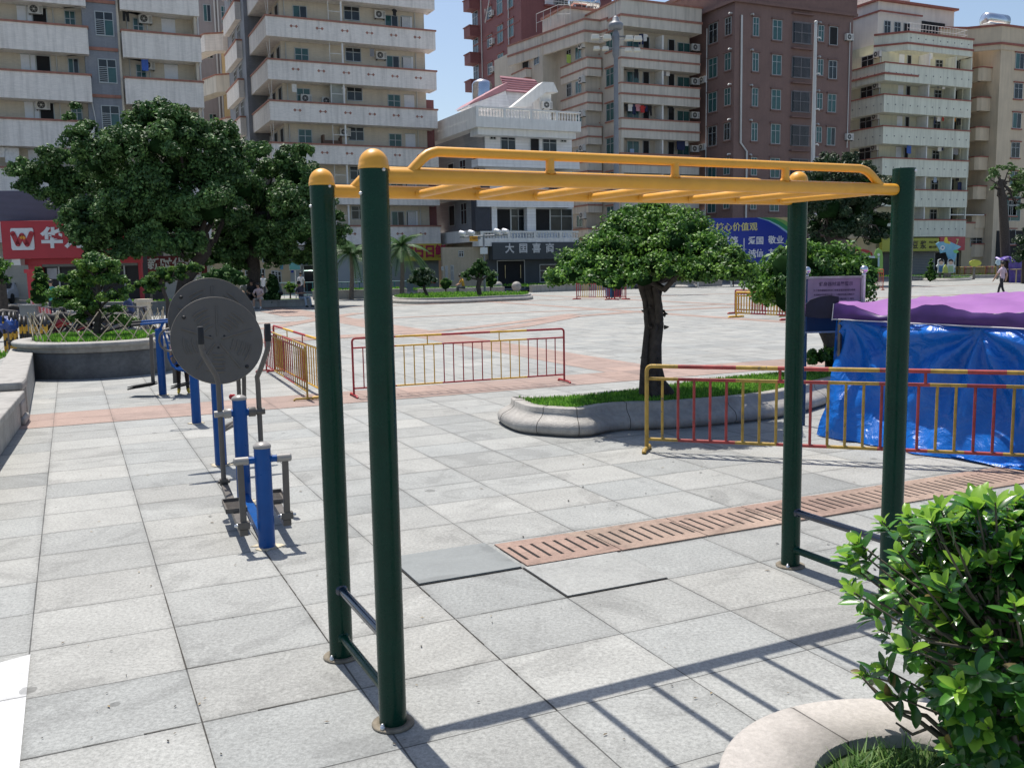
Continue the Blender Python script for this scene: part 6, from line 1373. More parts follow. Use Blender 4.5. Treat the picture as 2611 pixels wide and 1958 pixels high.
    mb.bar(hc+Vector((-0.02*s,fy-0.004*s,-0.05*s)),hc+Vector((0.02*s,fy-0.004*s,-0.05*s)),0.008*s,mi=2); mb.build('face',[SKIN,HAIR,mat('lips',(0.30,0.10,0.09),0.5)],t); return t
wp=G(2163,644); person('man in pale pink shirt and black trousers walking across the plaza at the right',wp,R(35),'walk',1.66,(0.50,0.38,0.46),(0.022,0.022,0.028),(0.02,0.02,0.02))
def seatp(x,y): return G(x,y)
person('person in pale pink shirt and light shorts sitting on the kerb under the banyan',at(562,655,45.6)*1.0-Vector((0,0,at(562,655,45.6).z-0.0)),R(175),'sit',1.68,(0.55,0.42,0.42),(0.34,0.32,0.28),(0.5,0.5,0.5),0.5,True,group='people resting under the banyan')
person('person in black sitting just left of the one in pink under the banyan',Vector((*(at(545,640,48))[:2],0.10)),R(190),'sit',1.68,(0.02,0.02,0.025),(0.02,0.02,0.03),group='people resting under the banyan')
person('person in light grey shirt sitting at the left end under the banyan',Vector((*(at(529,640,50))[:2],0.12)),R(200),'sit',1.68,(0.34,0.35,0.38),(0.05,0.05,0.07),group='people resting under the banyan')
person('person in grey green shirt sitting hunched beside the dark bush under the banyan',Vector((*(at(608,640,50))[:2],0.16)),R(120),'sit',1.7,(0.16,0.20,0.21),(0.02,0.02,0.03),group='people resting under the banyan')
person('person in dark top and pale jeans leaning back at the right end of the kerb',Vector((*(at(652,655,47))[:2],-0.02)),R(235),'sit_lean',1.7,(0.04,0.035,0.05),(0.30,0.36,0.42),(0.02,0.02,0.02),group='people resting under the banyan')
person('woman in white blouse standing behind the seated people under the banyan',Vector((*(at(569,630,60))[:2],0.0)),R(200),'stand',1.6,(0.70,0.70,0.72),(0.05,0.05,0.07))
person('person in white shirt standing by the green information sign',Vector((*(at(651,630,60))[:2],0.0)),R(170),'stand',1.65,(0.66,0.66,0.68),(0.03,0.03,0.05))
person('person in orange yellow top sitting on the far bench by the beige wall',Vector((*(at(1002,625,58))[:2],0.15)),R(110),'sit',1.62,(0.62,0.34,0.05),(0.1,0.1,0.12))
person('small child in pink top, dark leggings and yellow shoes behind the spinning discs',Vector((*G(397,850)[:2],0)),R(200),'stand',1.02,(0.62,0.36,0.42),(0.03,0.02,0.02),(0.55,0.42,0.05))
person('woman in teal top behind the bamboo lattice in front of the red shop',Vector((*(at(112,640,38))[:2],0)),R(160),'stand',1.6,(0.05,0.28,0.25),(0.03,0.03,0.05))
person('person in dark blue sitting by the pale pillar near the red shop',Vector((*(at(285,660,33))[:2],0.0)),R(90),'sit',1.65,(0.03,0.05,0.13),(0.03,0.03,0.05))
# ================================================================ big trees
def bigtree(label,base,trunkpts,tr,blobs,n,size,mats,name='banyan_tree',clumps=16,mw=(0.5,0.35,0.15),lean=None,core=0.5,bark=BARK,clr=0.36,limbs=16,squash=0.75):
    t=thing(name,label,'tree',base)
    mb=MB(); mb.tube(trunkpts,tr,12); top=trunkpts[-1]; mid=trunkpts[len(trunkpts)//2+1] if len(trunkpts)>2 else top
    B_=[b for b in blobs]; idx=rng.permutation(len(B_))[:limbs]
    for i in idx: b=B_[i]; limb(mb,top if rng.random()<0.6 else mid,Vector(b[:3]),tr[-1]*0.62,0.035,0.16,8,6)
    mb.build('trunk',bark,t,world=True)
    crown('crown',blobs,n,size,mats,t,clumps=clumps,clr=clr,corer=core,up=0.3,mw=list(mw),squash=squash); return t
def BB(l,Y0,dy=1.5,fz=0.85):
    out=[]
    for x,y,rp in l:
        Yv=Y0+rng.uniform(-dy,dy); p=at(x,y,Yv); k=rp*Yv/2025; out.append((p.x,p.y,p.z,k,k*1.05,k*fz))
    return out
Yb=46.0
L1=[(335,255,48),(380,262,42),(300,275,40),(420,300,60),(350,310,66),(280,320,52),(240,300,30),(190,275,20),(170,305,38),(130,340,34),(210,350,58),(480,290,40),(500,340,58),(440,370,76),(350,390,80),(260,400,66),(180,400,52),(110,385,40),(60,375,38),(35,372,24),(60,405,28),(130,430,44),(200,460,54),(280,470,64),(370,470,76),(160,480,34),(455,455,74),(520,410,58),(230,520,34),(320,520,46),(410,530,40),(560,330,32),(150,255,14),(165,232,13),(95,330,16)]
L1+=[(160,485,20),(178,502,20),(150,468,16),(430,545,40),(470,560,30),(395,500,44),(350,530,44),(500,545,40),(175,505,34),(205,545,26),(270,545,38),(150,470,26),(185,495,30),(215,505,34),(300,430,60),(250,450,50),(345,450,56),(270,500,46),(168,488,22),(175,520,20),(197,532,18),(160,505,18),(212,542,15),(192,512,24),(250,530,26),(235,500,32)]
b0=G(398,655);Y0=46.0
tp_=[Vector((*at(392,650,Y0)[:2],0)),at(402,600,Y0),at(425,570,Y0),at(445,545,Y0),at(440,505,Y0)]
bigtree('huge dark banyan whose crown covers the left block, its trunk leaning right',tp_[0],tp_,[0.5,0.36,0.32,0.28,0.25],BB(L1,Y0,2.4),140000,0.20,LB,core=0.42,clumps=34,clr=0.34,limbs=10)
L2=[(560,520,56),(600,560,34),(660,560,30),(520,575,24),(620,500,60),(620,345,34),(655,330,24),(590,370,46),(650,385,48),(690,390,20),(560,420,60),(640,440,62),(700,430,28),(728,470,18),(570,480,60),(650,500,58),(720,510,38),(500,500,50),(600,535,44),(690,545,34),(540,545,40),(480,540,34),(640,555,26)]
tp_=[Vector((*at(548,640,48.5)[:2],0)),at(548,610,48.5),at(549,580,48.5),at(545,545,48.5),at(560,500,48.5)]
bigtree('dark banyan with straight upright trunk to the right of the leaning one',tp_[0],tp_,[0.42,0.34,0.33,0.33,0.26],BB(L2,48.5,2.2),62000,0.20,LB,core=0.42,clumps=30,clr=0.34)
L3=[(1790,355,30),(1830,350,26),(1860,360,26),(1760,390,34),(1820,400,50),(1880,400,42),(1740,430,36),(1790,450,52),(1860,450,56),(1920,430,30),(1760,490,34),(1830,490,50),(1900,480,40),(1890,515,26),(1930,400,20),(1915,505,22),(1760,520,20),(1700,420,16)]
tp_=[Vector((*at(1800,620,66)[:2],0)),at(1800,580,66),at(1802,540,66),at(1790,510,66),at(1800,470,66)]
bigtree('dark glossy magnolia between the two right hand green posts',tp_[0],tp_,[0.4,0.33,0.32,0.30,0.2],BB(L3,66,2.0),22000,0.25,LF,'magnolia_tree',mw=(0.45,0.35,0.2),core=0.5)
L4=[(1705,365,6),(1700,395,9),(1680,470,14),(1660,440,10)]
tp_=[Vector((*at(2172,600,70)[:2],0)),at(2172,560,70),at(2170,500,70),at(2166,430,70),at(2160,390,70)]
L5=[(2155,372,20),(2180,368,18),(2205,385,22),(2150,405,14),(2200,415,24),(2212,450,18),(2215,395,26),(2140,385,10),(2225,430,26)]
bigtree('slender trunked tree with airy pale green crown at the right edge',tp_[0],tp_,[0.36,0.33,0.33,0.28,0.16],BB(L5,70,1.0),2200,0.26,[leafmat('airy leaf a',(0.05,0.12,0.03)),leafmat('airy leaf b',(0.09,0.17,0.05)),leafmat('airy leaf c',(0.13,0.22,0.07))],'street_tree',clumps=9,mw=(0.3,0.4,0.3),core=0,limbs=9)
L6=[(2205,520,20),(2215,550,24),(2200,560,16),(2225,500,18)]
tp_=[Vector((*at(2212,605,66)[:2],0)),at(2212,560,66)]
bigtree('low dark bushy tree at the right edge behind the walking man',tp_[0],tp_,[0.2,0.12],BB(L6,66,0.8),1600,0.2,LF,'street_tree',core=0.5,limbs=3)
# far-left trees seen down the side street
tp_=[Vector((*at(8,690,30)[:2],0)),at(8,650,30),at(4,600,30)]
bigtree('street tree with pale trunk cut by the left edge of the frame',tp_[0],tp_,[0.16,0.12,0.1],BB([(2,575,22),(-8,595,26),(10,605,16),(-20,570,26)],30,0.4),900,0.12,LG,'street_tree',core=0.5,limbs=3)
tp_=[Vector((*at(48,640,75)[:2],0)),at(48,600,75)]
bigtree('round green tree far down the side street at the left',tp_[0],tp_,[0.2,0.14],BB([(40,575,22),(52,590,18),(25,585,18),(20,565,14)],75,0.8),900,0.26,LG,'street_tree',core=0.55,limbs=3)
# clipped shrubs and small trees
def shrub(label,x,yb,Yv,l,n,size,mats=LG,name='clipped_shrub',stem=True,cat='shrub',core=0.6,tr=0.05,group=None,path=None,clumps=10):
    b=at(x,yb,Yv); t=thing(name,label,cat,(b.x,b.y,0),0,group)
    bl=BB(l,Yv,0.15,0.9); crown('crown' if cat=='tree' else 'foliage',bl,n,size,mats,t,clumps=clumps,corer=core,up=0.4)
    mb=MB(); pts=[Vector((b.x,b.y,0))]+([at(px,py,Yv) for px,py in path] if path else [at(l[0][0],l[0][1]+l[0][2]*0.4,Yv)]); mb.tube(pts,[tr]+[tr*0.75]*(len(pts)-1),8)
    if cat=='tree':
        for q in bl[:6]: limb(mb,pts[-1],Vector(q[:3]),tr*0.4,0.012,0.1,4,5)
    mb.build('trunk' if cat=='tree' else 'stem',BARK,t,world=True); return t
Yi=51.0
shrub('silvery round clipped tree with slanting trunk on the far planter island',930,652,Yi,[(912,600,14),(898,603,14),(926,600,14),(912,586,15),(900,590,12),(925,590,13),(888,608,9),(938,606,9),(910,612,14),(925,612,11)],2300,0.12,[leafmat('silvery leaf a',(0.05,0.09,0.05)),leafmat('silvery leaf b',(0.12,0.17,0.10)),leafmat('silvery leaf c',(0.20,0.26,0.17))],'round_tree',cat='tree',tr=0.11,path=[(924,640),(917,625),(914,610)])
shrub('dark flat topped juniper like tree on the far planter island',1036,650,Yi,[(1036,580,16),(1022,588,15),(1050,588,15),(1036,566,11),(1006,594,11),(1066,594,11),(1012,602,8),(1060,602,9),(1045,573,10),(1028,572,10),(1036,597,12)],2400,0.11,LB,'flat_top_tree',cat='tree',tr=0.17,path=[(1036,635),(1033,620),(1036,606)])
shrub('small clipped ball shrub left of the dark flat topped tree',963,640,60,[(963,607,10),(958,613,10),(968,613,10),(963,618,10)],500,0.10,core=0.75,group='clipped ball shrubs')
shrub('clipped ball shrub right of the dark flat topped tree near the charcoal shop',1060,632,60,[(1060,602,10),(1054,608,10),(1066,608,10),(1060,614,11)],500,0.10,core=0.75,group='clipped ball shrubs')
shrub('dark cone of clipped bush between the seated people under the banyan',588,650,48,[(588,600,10),(588,612,14),(590,626,17),(585,640,18),(592,642,18)],1500,0.12,LB,core=0.8)
shrub('low dark bush right of the hunched person under the banyan',627,645,54,[(627,616,10),(620,620,9),(634,620,9),(628,628,9)],500,0.12,LG,core=0.6)
shrub('short bushy cone with ball base on the right far planter island',2009,607,76,[(2010,598,13),(2012,588,9),(2010,580,8),(2011,570,6),(2012,562,4),(2006,592,9)],1100,0.13,LG,core=0.75)
shrub('small rounded bush in front of the blue slogan billboard',1584,606,70,[(1584,590,12),(1576,596,9),(1592,596,9),(1584,600,9)],600,0.13,LG,core=0.75)
shrub('column of clipped ivy like shrub beside the red post at the left',86,655,31,[(84,585,10),(86,600,15),(86,618,19),(87,636,20),(84,650,18)],1600,0.10,LG,'column_shrub',core=0.8)
# topiary arch arm at the left centre
sA=shrub('sprawling clipped ficus reaching right between the red shop and the discs',360,690,27,[(330,602,17),(350,594,18),(372,587,17),(395,582,17),(415,580,15),(432,582,11),(315,614,17),(340,612,17),(365,602,17),(298,616,12),(390,596,15),(322,628,13),(348,625,12),(282,622,9)],9000,0.075,LT,'sprawling_ficus',cat='tree',tr=0.07,path=[(362,650),(350,620),(345,608)],clumps=12)
shrub('very dark rounded bush directly above the rear spinning disc',490,650,36,[(470,595,18),(490,590,20),(510,597,18),(450,603,16),(525,606,14),(490,606,24),(440,612,14)],2600,0.10,LB,core=0.85)
# palms
PALM=[leafmat('palm frond dark',(0.03,0.08,0.03)),leafmat('palm frond',(0.08,0.16,0.06))]
def palm(label,x,yb,yc,Yv,R_,nf=22):
    b=at(x,yb,Yv); c=at(x,yc,Yv); t=thing('palm_tree',label,'palm',(b.x,b.y,0),0,'palms in front of the yellow shop sign'); mb=MB(); mb.tube([Vector((b.x,b.y,0)),b.lerp(c,0.5)+Vector((0.04,0,0)),c],[0.16,0.12,0.10],10); mb.build('trunk',BARK2,t,world=True)
    for k in range(nf):
        a=k*2.4; el=rng.uniform(-0.35,1.15); mb=MB(); pts=[]
        for i in range(8):
            q=i/7; rr=R_*q*math.cos(el*(1-q*0.6)); z=R_*(math.sin(el)*q-0.62*q*q*(1.3-el*0.4)); pts.append(c+Vector((math.cos(a)*rr,math.sin(a)*rr,z)))
        mb.tube(pts,[0.02]*7+[0.006],4)
        sd=Vector((-math.sin(a),math.cos(a),0))
        for i in range(1,8):
            for j_ in range(3):
                o=pts[i-1].lerp(pts[i],j_/3)
                for s_ in (-1,1):
                    ln=0.42*R_/1.6*math.sin(math.pi*(0.15+0.8*(i+j_/3)/8)); e=o+sd*s_*ln*0.8+(pts[i]-pts[i-1]).normalized()*ln*0.5+Vector((0,0,-ln*0.45)); w_=(pts[i]-pts[i-1]).normalized()*0.05
                    mb.add([o-w_,o+w_,e],[(0,1,2)],1,False)
        mb.build('frond',PALM,t,world=True)
palm('palm seen in the gap between the two left green posts',759,650,545,57,2.0,24)
palm('palm immediately right of the second green post beside the yellow and red sign',868,650,532,57,1.8,24)
# ================================================================ planter islands, kerbs
def island(label,pix,H,lawn=True,name='planter_island',b=0.12,gn=1200,gh=0.12,glabel=None):
    o=smooth_closed([tuple(G(*p)[:2]) for p in pix],5); t,inn=bulge_planter(name,label,o,H,bulge=b)
    if glabel: grass('grass',inn,H-0.03,gn,gh,glabel,wd=0.02)
    return t
island('low far planter island holding the silvery round tree and the flat topped tree',[(848,654),(900,657),(1000,655),(1080,651),(1142,648),(1138,642),(1040,641),(930,643),(860,647)],0.30,glabel='sunlit grass on the low far planter island under the two small trees',gn=3500,gh=0.12)
island('low round edged planter island at the far right with the bushy cone',[(1973,605),(2040,607),(2096,605),(2098,598),(2040,596),(1975,598)],0.22,glabel='grass on the planter island around the bushy cone at the right',gn=600)
island('small low planter island left of the blue toy car',[(1440,620),(1480,622),(1505,620),(1500,613),(1445,613)],0.25)
island('small low planter island below the blue slogan billboard',[(1560,610),(1610,613),(1690,612),(1690,604),(1570,604)],0.25)
def kerb(label,p0,p1,H,dep,grassl=None,m=GRAN2,gn=1500,name='stone_kerb'):
    a=G(*p0);b=G(*p1); d=(b-a).normalized(); n=Vector((-d.y,d.x,0)); 
    if n.y<0: n=-n
    t=thing(name,label,'kerb wall',a); mb=MB(); q=[a,b,b+n*0.4,a+n*0.4]
    if (b-a).cross(n).z<0: q=q[::-1]
    mb.prism([(v.x,v.y) for v in q],0,H-0.08); q=[a-n*0.05,b-n*0.05,b+n*0.45,a+n*0.45]; mb.prism([(v.x,v.y) for v in q],H-0.079,H); mb.build('wall',m,t,world=True)
    q=[a+n*0.42,b+n*0.42,b+n*dep,a+n*dep]; mb=MB(); mb.add([(v.x,v.y,H-0.1) for v in q],[(0,1,2,3)],0,False); mb.build('soil',SOIL,t,world=True)
    if grassl: grass('grass',[(v.x,v.y) for v in q],H-0.1,gn,0.16,grassl,wd=0.03)
    return t
kerb('granite kerb seat under the banyan where people rest',(430,668),(672,661),0.35,5.0,None)
kerb('granite planter wall behind the two left green posts',(676,648),(880,643),0.55,6.0,'strip of lawn behind the posts in front of the palms')
kerb('long pale bench wall behind the far planter island',(905,639),(1090,634),0.45,2.0,'lawn strip behind the long pale bench wall')
kerb('long low planter wall behind the mushroom crowned tree',(1150,632),(1560,618),0.5,6.0,'lawn behind the mushroom crowned tree in front of the cream block',gn=2500)
kerb('long kerb of the lawn in front of the greenish cream block',(1560,612),(2330,597),0.3,8.0,'long lawn strip in front of the greenish cream block',gn=3500)
kerb('granite kerb by the red shop seen behind the bamboo lattice',(60,672),(380,668),0.4,3.0,'grass patches by the red shop',gn=800)
for x,yb,l in ((1076,633,'stone ball bollard left of the charcoal shop door'),(1116,634,'stone ball bollard in front of the charcoal shop door')):
    b=G(x,yb); mb=MB(); mb.lathe([(0.30,0),(0.30,0.12),(0.2,0.16)]+[(0.33*math.sin(a),0.47-0.33*math.cos(a)) for a in [0.6+i*0.25 for i in range(10)]]+[(0,0.8)],b,18); mb.solo('ball_bollard',GRAN2,l,'bollard','stone ball bollards',origin=b)
# ================================================================ left red shop
REDS=mat('red shop cladding',(0.42,0.025,0.040),0.45,var=0.08,scale=1.2); 
WHS=mat('white sign plastic',(0.66,0.68,0.72),0.4,var=0.04)
Ysh=54.0
RS=Blk('red_shop','red phone shop with a wide red sign board at the far left',(at(2,600,Ysh).x,Ysh),R(6),'shop',None)
r=RS.r
k1=lambda x,y:((x/4.424)/DS,(500+y/4.424)/DS)
def rx(x,y,off=0.0): return RS.F(*k1(x,y),off)
f0,ft=rx(0,285);f1,fb=rx(1590,690)
FO=-1.0
f0,ft=rx(0,283,FO);f1,fb=rx(1590,688,FO)
mb=MB(); mb.box(f0,f1,FO,FO+0.5,fb,ft); fas=mb.build('sign_board',REDS,r,bevel=0.02)
mb=MB(); a0,z1=rx(115,365,FO);a1,z0=rx(395,608,FO); mb.plate([(a0+0.05,z0),(a1-0.05,z0),(a1,z0+0.1),(a1,z1-0.1),(a1-0.05,z1),(a0+0.05,z1),(a0,z1-0.1),(a0,z0+0.1)],(0,FO,0),(1,0,0),(0,0,1),0.04); lg_=mb.build('logo_panel',WHS,fas)
mb=MB(); lp=[(155,425),(215,545),(245,430),(310,545),(355,425)]; lp=[(150,425),(208,545),(252,445),(312,548),(358,425)]
P=[rx(x,y,FO) for x,y in lp]
for a,b in zip(P[:-1],P[1:]): mb.bar((a[0],FO-0.07,a[1]),(b[0],FO-0.07,b[1]),0.26,0.05,up=(0,1,0))
for a in P: mb.lathe([(0.13,0),(0.13,0.05)],(a[0],FO-0.045,a[1]),16,axis=(0,-1,0))
mb.build('logo_mark',REDS,lg_)
mb=MB(); a=rx(262,470,FO); b=rx(240,480,FO); c=rx(290,485,FO); mb.bar((b[0],FO-0.10,b[1]),(a[0],FO-0.10,a[1]+0.06),0.14,0.03,up=(0,1,0)); mb.bar((a[0],FO-0.10,a[1]+0.06),(c[0],FO-0.10,c[1]),0.14,0.03,up=(0,1,0)); mb.build('logo_accent',mat('orange accent',(0.7,0.30,0.03),0.5),lg_)
for ch,xc in (('华',588),('为',850),('手',1100),('机',1350)):
    if ch in '手机': continue
    a,z=rx(xc,488,FO); text(ch,abs(rx(700,488,FO)[0]-rx(480,488,FO)[0])*1.12,WHS,fas,(a,FO-0.005,z),0,0.04,0.05,'sign_character')
RS.box('upper_beam',REDS,rx(300,700)[0],rx(1600,700)[0],-0.3,0.2,rx(600,770)[1],fb-0.003)
RS.box('wall',REDS,rx(335,800)[0],rx(490,800)[0],-0.2,0.1,0,rx(600,770)[1]-0.003)
RS.box('wall_right',REDS,rx(1570,800)[0],rx(1605,800)[0],-0.2,0.1,0,rx(600,770)[1]-0.003)
RS.box('body',mat('dark shop interior',(0.02,0.02,0.025),0.6,var=0.3,scale=1),rx(340,800)[0],rx(1600,800)[0],0.2,5,0,ft)
RS.box('shutter_box',mat('grey shutter box',(0.16,0.17,0.16),0.6),rx(490,700)[0],rx(1560,700)[0],-0.25,0.15,rx(600,800)[1],rx(600,765)[1]-0.006)
RS.box('paper_notice',mat('pale notice paper',(0.45,0.46,0.50),0.7),rx(528,900)[0],rx(640,900)[0],0.10,0.198,rx(600,935)[1],rx(600,812)[1])
for x in (660,900,1130,1400): RS.box('door_frame',ALU,rx(x,900)[0]-0.04,rx(x,900)[0]+0.04,0.1,0.199,0,rx(600,800)[1])
CORR=mat('violet grey corrugated sheet',(0.15,0.14,0.21),0.5,var=0.08,scale=1)
mb=MB(); a0,_=rx(-200,100,0);a1,z1=rx(1000,-20,0); z0=ft+0.02; n=26
for i in range(n):
    z=z0+(rx(300,-60,0)[1]-z0)*i/n; dz=(rx(300,-60,0)[1]-z0)/n; mb.box(a0,a1,-0.10+0.0*i,0.1,z,z+dz*0.55); mb.box(a0,a1,-0.04,0.1,z+dz*0.55+0.001,z+dz-0.001)
mb.build('corrugated_cladding',CORR,r)
RS.box('white_soffit',WHP,f0+0.4,rx(300,700)[0],FO+0.1,0.4,fb-0.35,fb-0.003)
b=at(74,660,40); mb=MB(); mb.box(-0.14,0.14,-0.14,0.14,0,at(70,590,40).z); mb.box(-0.22,0.22,-0.2,0.2,at(70,590,40).z+0.001,at(70,587,40).z+0.1)
mb.v=[(v[0]+b.x,v[1]+b.y,v[2]) for v in mb.v]; mb.solo('red_post',REDS,'slim red square post standing in front of the red shop','post',origin=(b.x,b.y,0))
# second small sign, dark red, under the banyan
s2=thing('shop_sign','dark red shop sign with white characters half hidden under the banyan','sign',at(405,575,50),R(10))
k=50/2025; mb=MB(); mb.box(-2.0,0.98,0,0.15,-0.45,0.55); mb.build('panel',mat('dark red sign',(0.16,0.012,0.02),0.5),s2); text('新时代通讯',0.62,WHS,s2,(-0.45,-0.01,0.10),0,0.02,0.015,'sign_lettering'); text('619778',0.30,WHS,s2,(0.25,-0.01,-0.32),0,0.02,0.01,'sign_number')
mb=MB(); mb.box(0.99,1.25,0,0.2,-0.7,0.9); mb.build('side_frame',WHP,s2); [MB().box(a,a+0.1,0.16,0.25,-3.6,-0.2).build('support',GALV,s2) for a in (-2.0,0.9)]
# ground floor of block B
r=B.r
def b2(x,y,off=0): return B.F((450+x/4.424)/DS,(500+y/4.424)/DS,off)
BE2=mat('beige ground floor wall',(0.52,0.42,0.27),0.75,var=0.07,scale=1,dirt=0.12)
bw=b2(1280,800,0.9)[0]; B.box('ground_floor_wall',BE2,-6.0,bw,0.9,1.298,0,3.5); B.box('pale_wall',mat('pale blue grey wall',(0.40,0.42,0.42),0.7,var=0.06,scale=1),bw+0.01,WB-0.4,0.95,1.3,0,3.6)
for xa,xb,ya,yb,kd in ((795,830,840,990,'dark'),(725,750,750,810,'dark'),(1095,1120,840,950,'dark'),(1138,1155,850,990,'dark'),(925,1000,820,990,'mixed'),(985,1020,640,750,'dark'),(690,718,840,960,'dark')):
    a0,z1=b2(xa,ya,0.9);a1,z0=b2(xb,yb,0.9); window(r,'F',(a0+a1)/2,max(z0,0.3),max(a1-a0,0.5),z1-max(z0,0.3),0.897,kd)
a0,z1=b2(1365,690,-0.6);a1,z0=b2(1590,760,-0.6); mb=MB(); mb.add([(a0,0.9,z1),(a1+0.9,0.9,z1),(a1+0.9,-0.6,z0),(a0,-0.6,z0),(a0,0.9,z1-0.05),(a1+0.9,0.9,z1-0.05),(a1+0.9,-0.6,z0-0.05),(a0,-0.6,z0-0.05)],[(0,1,2,3),(7,6,5,4),(0,4,5,1),(2,6,7,3),(0,3,7,4),(1,5,6,2)],0,False); mb.build('blue_awning',mat('pale blue awning',(0.22,0.36,0.46),0.6,var=0.08),r)
a0,z1=b2(1425,765,0.9);a1,_=b2(1590,765,0.9); window(r,'F',(a0+a1)/2+0.3,0.1,a1-a0+0.6,z1-0.2,0.897,'open')
for xx in (1490,1540): a,z=b2(xx,838,0.6); B.box('shop_lamp',mat('lit shop lamp',(0.9,0.95,0.9),0.5,emit=((0.8,1,0.9),2.0)),a-0.3,a+0.3,0.7,0.8,z-0.04,z)
for xa,xb,ya,yb,c in ((1168,1205,775,830,'pale teal'),(1293,1320,832,865,'royal blue')):
    a0,z1=b2(xa,ya,0.85);a1,z0=b2(xb,yb,0.85); B.box('wall_plate',mat('plate '+c,(0.10,0.28,0.38) if 'teal' in c else (0.02,0.05,0.35),0.5),a0,a1,0.86,0.898,z0,z1)
a0,z1=B.F(*C3(470,450),-0.1);a1,z0=B.F(*C3(830,605),-0.1)
ys=mat('yellow sign board',(0.60,0.44,0.05),0.5,var=0.06); mb=MB(); mb.box(a0,WB+0.02,-0.12,0.1,z0,z1); sg=mb.build('sign_board',ys,r); RL=mat('crimson letters',(0.42,0.02,0.07),0.5)
text('家日日鲜',(z1-z0)*0.78,RL,sg,((a0+WB)/2+0.15,-0.125,(z0+z1)/2),0,0.04,0.035,'sign_lettering',spacing=0.92,sx=0.92)
B.box('lower_wall',mat('grey green shop wall',(0.30,0.32,0.29),0.7,var=0.06),a0-1,WB-0.05,0.5,0.949,0,z0)
B.box('red_notice',mat('red notice',(0.5,0.05,0.06),0.6),*(lambda p,q:(p[0],q[0],0.46,0.499,q[1],p[1]))(B.F(*C3(700,775),0.5),B.F(*C3(775,820),0.5)))
# ================================================================ billboard
YBB=71.0
bp0=at(1512,500,YBB); bb_=thing('slogan_billboard','large blue slogan billboard with white and yellow characters behind the two trees','billboard',(bp0.x,bp0.y,0),R(6))
Mi=rootmat(bb_).inverted()
def LB_(x,y): 
    o=Mi@Vector((0,0,CAM_H)); d=Mi.to_3x3()@ray(x,y); t=-o.y/d.y; p=o+d*t; return p.x,p.z
c5=lambda x,y:((1800+x/4.424)/DS,(350+y/4.424)/DS)
x0,zt=LB_(1512,471);x1,zb=LB_(1712,583); zt=LB_(1600,471)[1]
BBL=mat('billboard blue',(0.008,0.030,0.30),0.45,var=0.06,scale=0.4)
mb=MB(); mb.box(x0-1.6,x1,0,0.25,zb,zt); pn=mb.build('panel',BBL,bb_)
for x in (x0,x0+2.6,x0+5.0,x1-0.3): mb=MB(); mb.tube([(x,0.4,0),(x,0.4,zt-0.2)],0.07,8); mb.build('support',STEEL,bb_)
YT=mat('pale yellow lettering',(0.60,0.56,0.22),0.5); WT=mat('white lettering',(0.66,0.69,0.75),0.5)
p=[LB_(*c5(x,1020)) for x in (250,345,432,520)]; pitch=p[1][0]-p[0][0]; zc=p[0][1]
for i,ch in enumerate('主义核心价值观'): text(ch,pitch*0.98,YT,pn,(p[0][0]+(i-3)*pitch,-0.01,zc),0,0.01,0.01,'slogan_character')
for s,xs,y in (('爱国',(520,608),1172),('敬业',(745,835),1165),('诚信',(520,608),1315),('友善',(745,835),1308),('平等',(225,318),1172),('法治',(225,318),1318)):
    for ch,x in zip(s,xs): a,z=LB_(*c5(x,y)); text(ch,pitch*0.95,WT,pn,(a,-0.01,z),0,0.01,0.012,'slogan_character')
a,z1=LB_(*c5(430,1140));_,z0=LB_(*c5(430,1420)); mb=MB(); mb.box(a-0.03,a+0.03,-0.012,-0.002,z0,z1); mb.build('divider_line',WT,pn)
def cur(f,yo,col,nm,dz0):
    pts=[LB_(*c5(x,y)) for x,y in f]; mb=MB(); mb.plate([(a,min(z,zt-0.002)) for a,z in pts],(0,-0.004-yo,0),(1,0,0),(0,0,1),0.003+yo); mb.build(nm,mat(nm+' paint',col,0.5),pn)
cur([(575,905),(700,945),(800,1000),(905,1075),(1010,1170),(1010,905)],0.002,(0.25,0.42,0.62),'pale swoosh',0)
cur([(600,903),(720,940),(820,990),(910,1055),(1010,1140),(1010,903)],0.008,(0.02,0.22,0.09),'dark green swoosh',0)
cur([(670,903),(780,925),(860,965),(1010,1080),(1010,903)],0.014,(0.17,0.35,0.10),'light green swoosh',0)
cur([(770,903),(880,935),(1010,1010),(1010,903)],0.020,(0.48,0.40,0.22),'tan swoosh',0)
# ================================================================ masts
fm=G(1332,640); Yf=60.0; q=at(1332,600,Yf); fl=thing('floodlight_mast','tall grey floodlight mast with a ring of lamps beside the cream block','floodlight mast',(q.x,q.y,0)); ztp=at(1332,54,Yf).z
GM=mat('galvanised grey mast',(0.20,0.215,0.24),0.5,metal=0.2,var=0.08,scale=3)
mb=MB(); mb.tube([(0,0,0),(0,0,ztp*0.5),(0,0,ztp)],[0.22,0.165,0.12],20); mb.build('mast',GM,fl)
mb=MB(); mb.lathe([(0.13,-2.0),(0.22,-1.8),(0.22,-0.6),(0.15,-0.4)],(0,0,ztp),16); mb.lathe([(0.2,-0.3),(0.42,-0.25),(0.46,0.0),(0.40,0.08),(0.22,0.22),(0.18,0.42),(0.10,0.5),(0,0.52)],(0,0,ztp),24); mb.tube([(0,0,ztp+0.4),(0,0,ztp+2.0)],0.015,6); mb.build('head_cap',GM,fl)
mb=MB(); mb.tube([(-1.35,0,ztp-0.72),(1.35,0,ztp-0.72)],0.035,8); mb.tube([(-1.2,0,ztp-1.4),(1.2,0,ztp-1.4)],0.03,8); mb.tube([(1.25*math.cos(a),0.5*math.sin(a)+0.3,ztp-0.72) for a in [i*math.pi/12 for i in range(24)]],0.02,6,closed=True); mb.build('lamp_ring',GM,fl)
LMP=mat('lamp housing cream',(0.66,0.64,0.56),0.4,var=0.05)
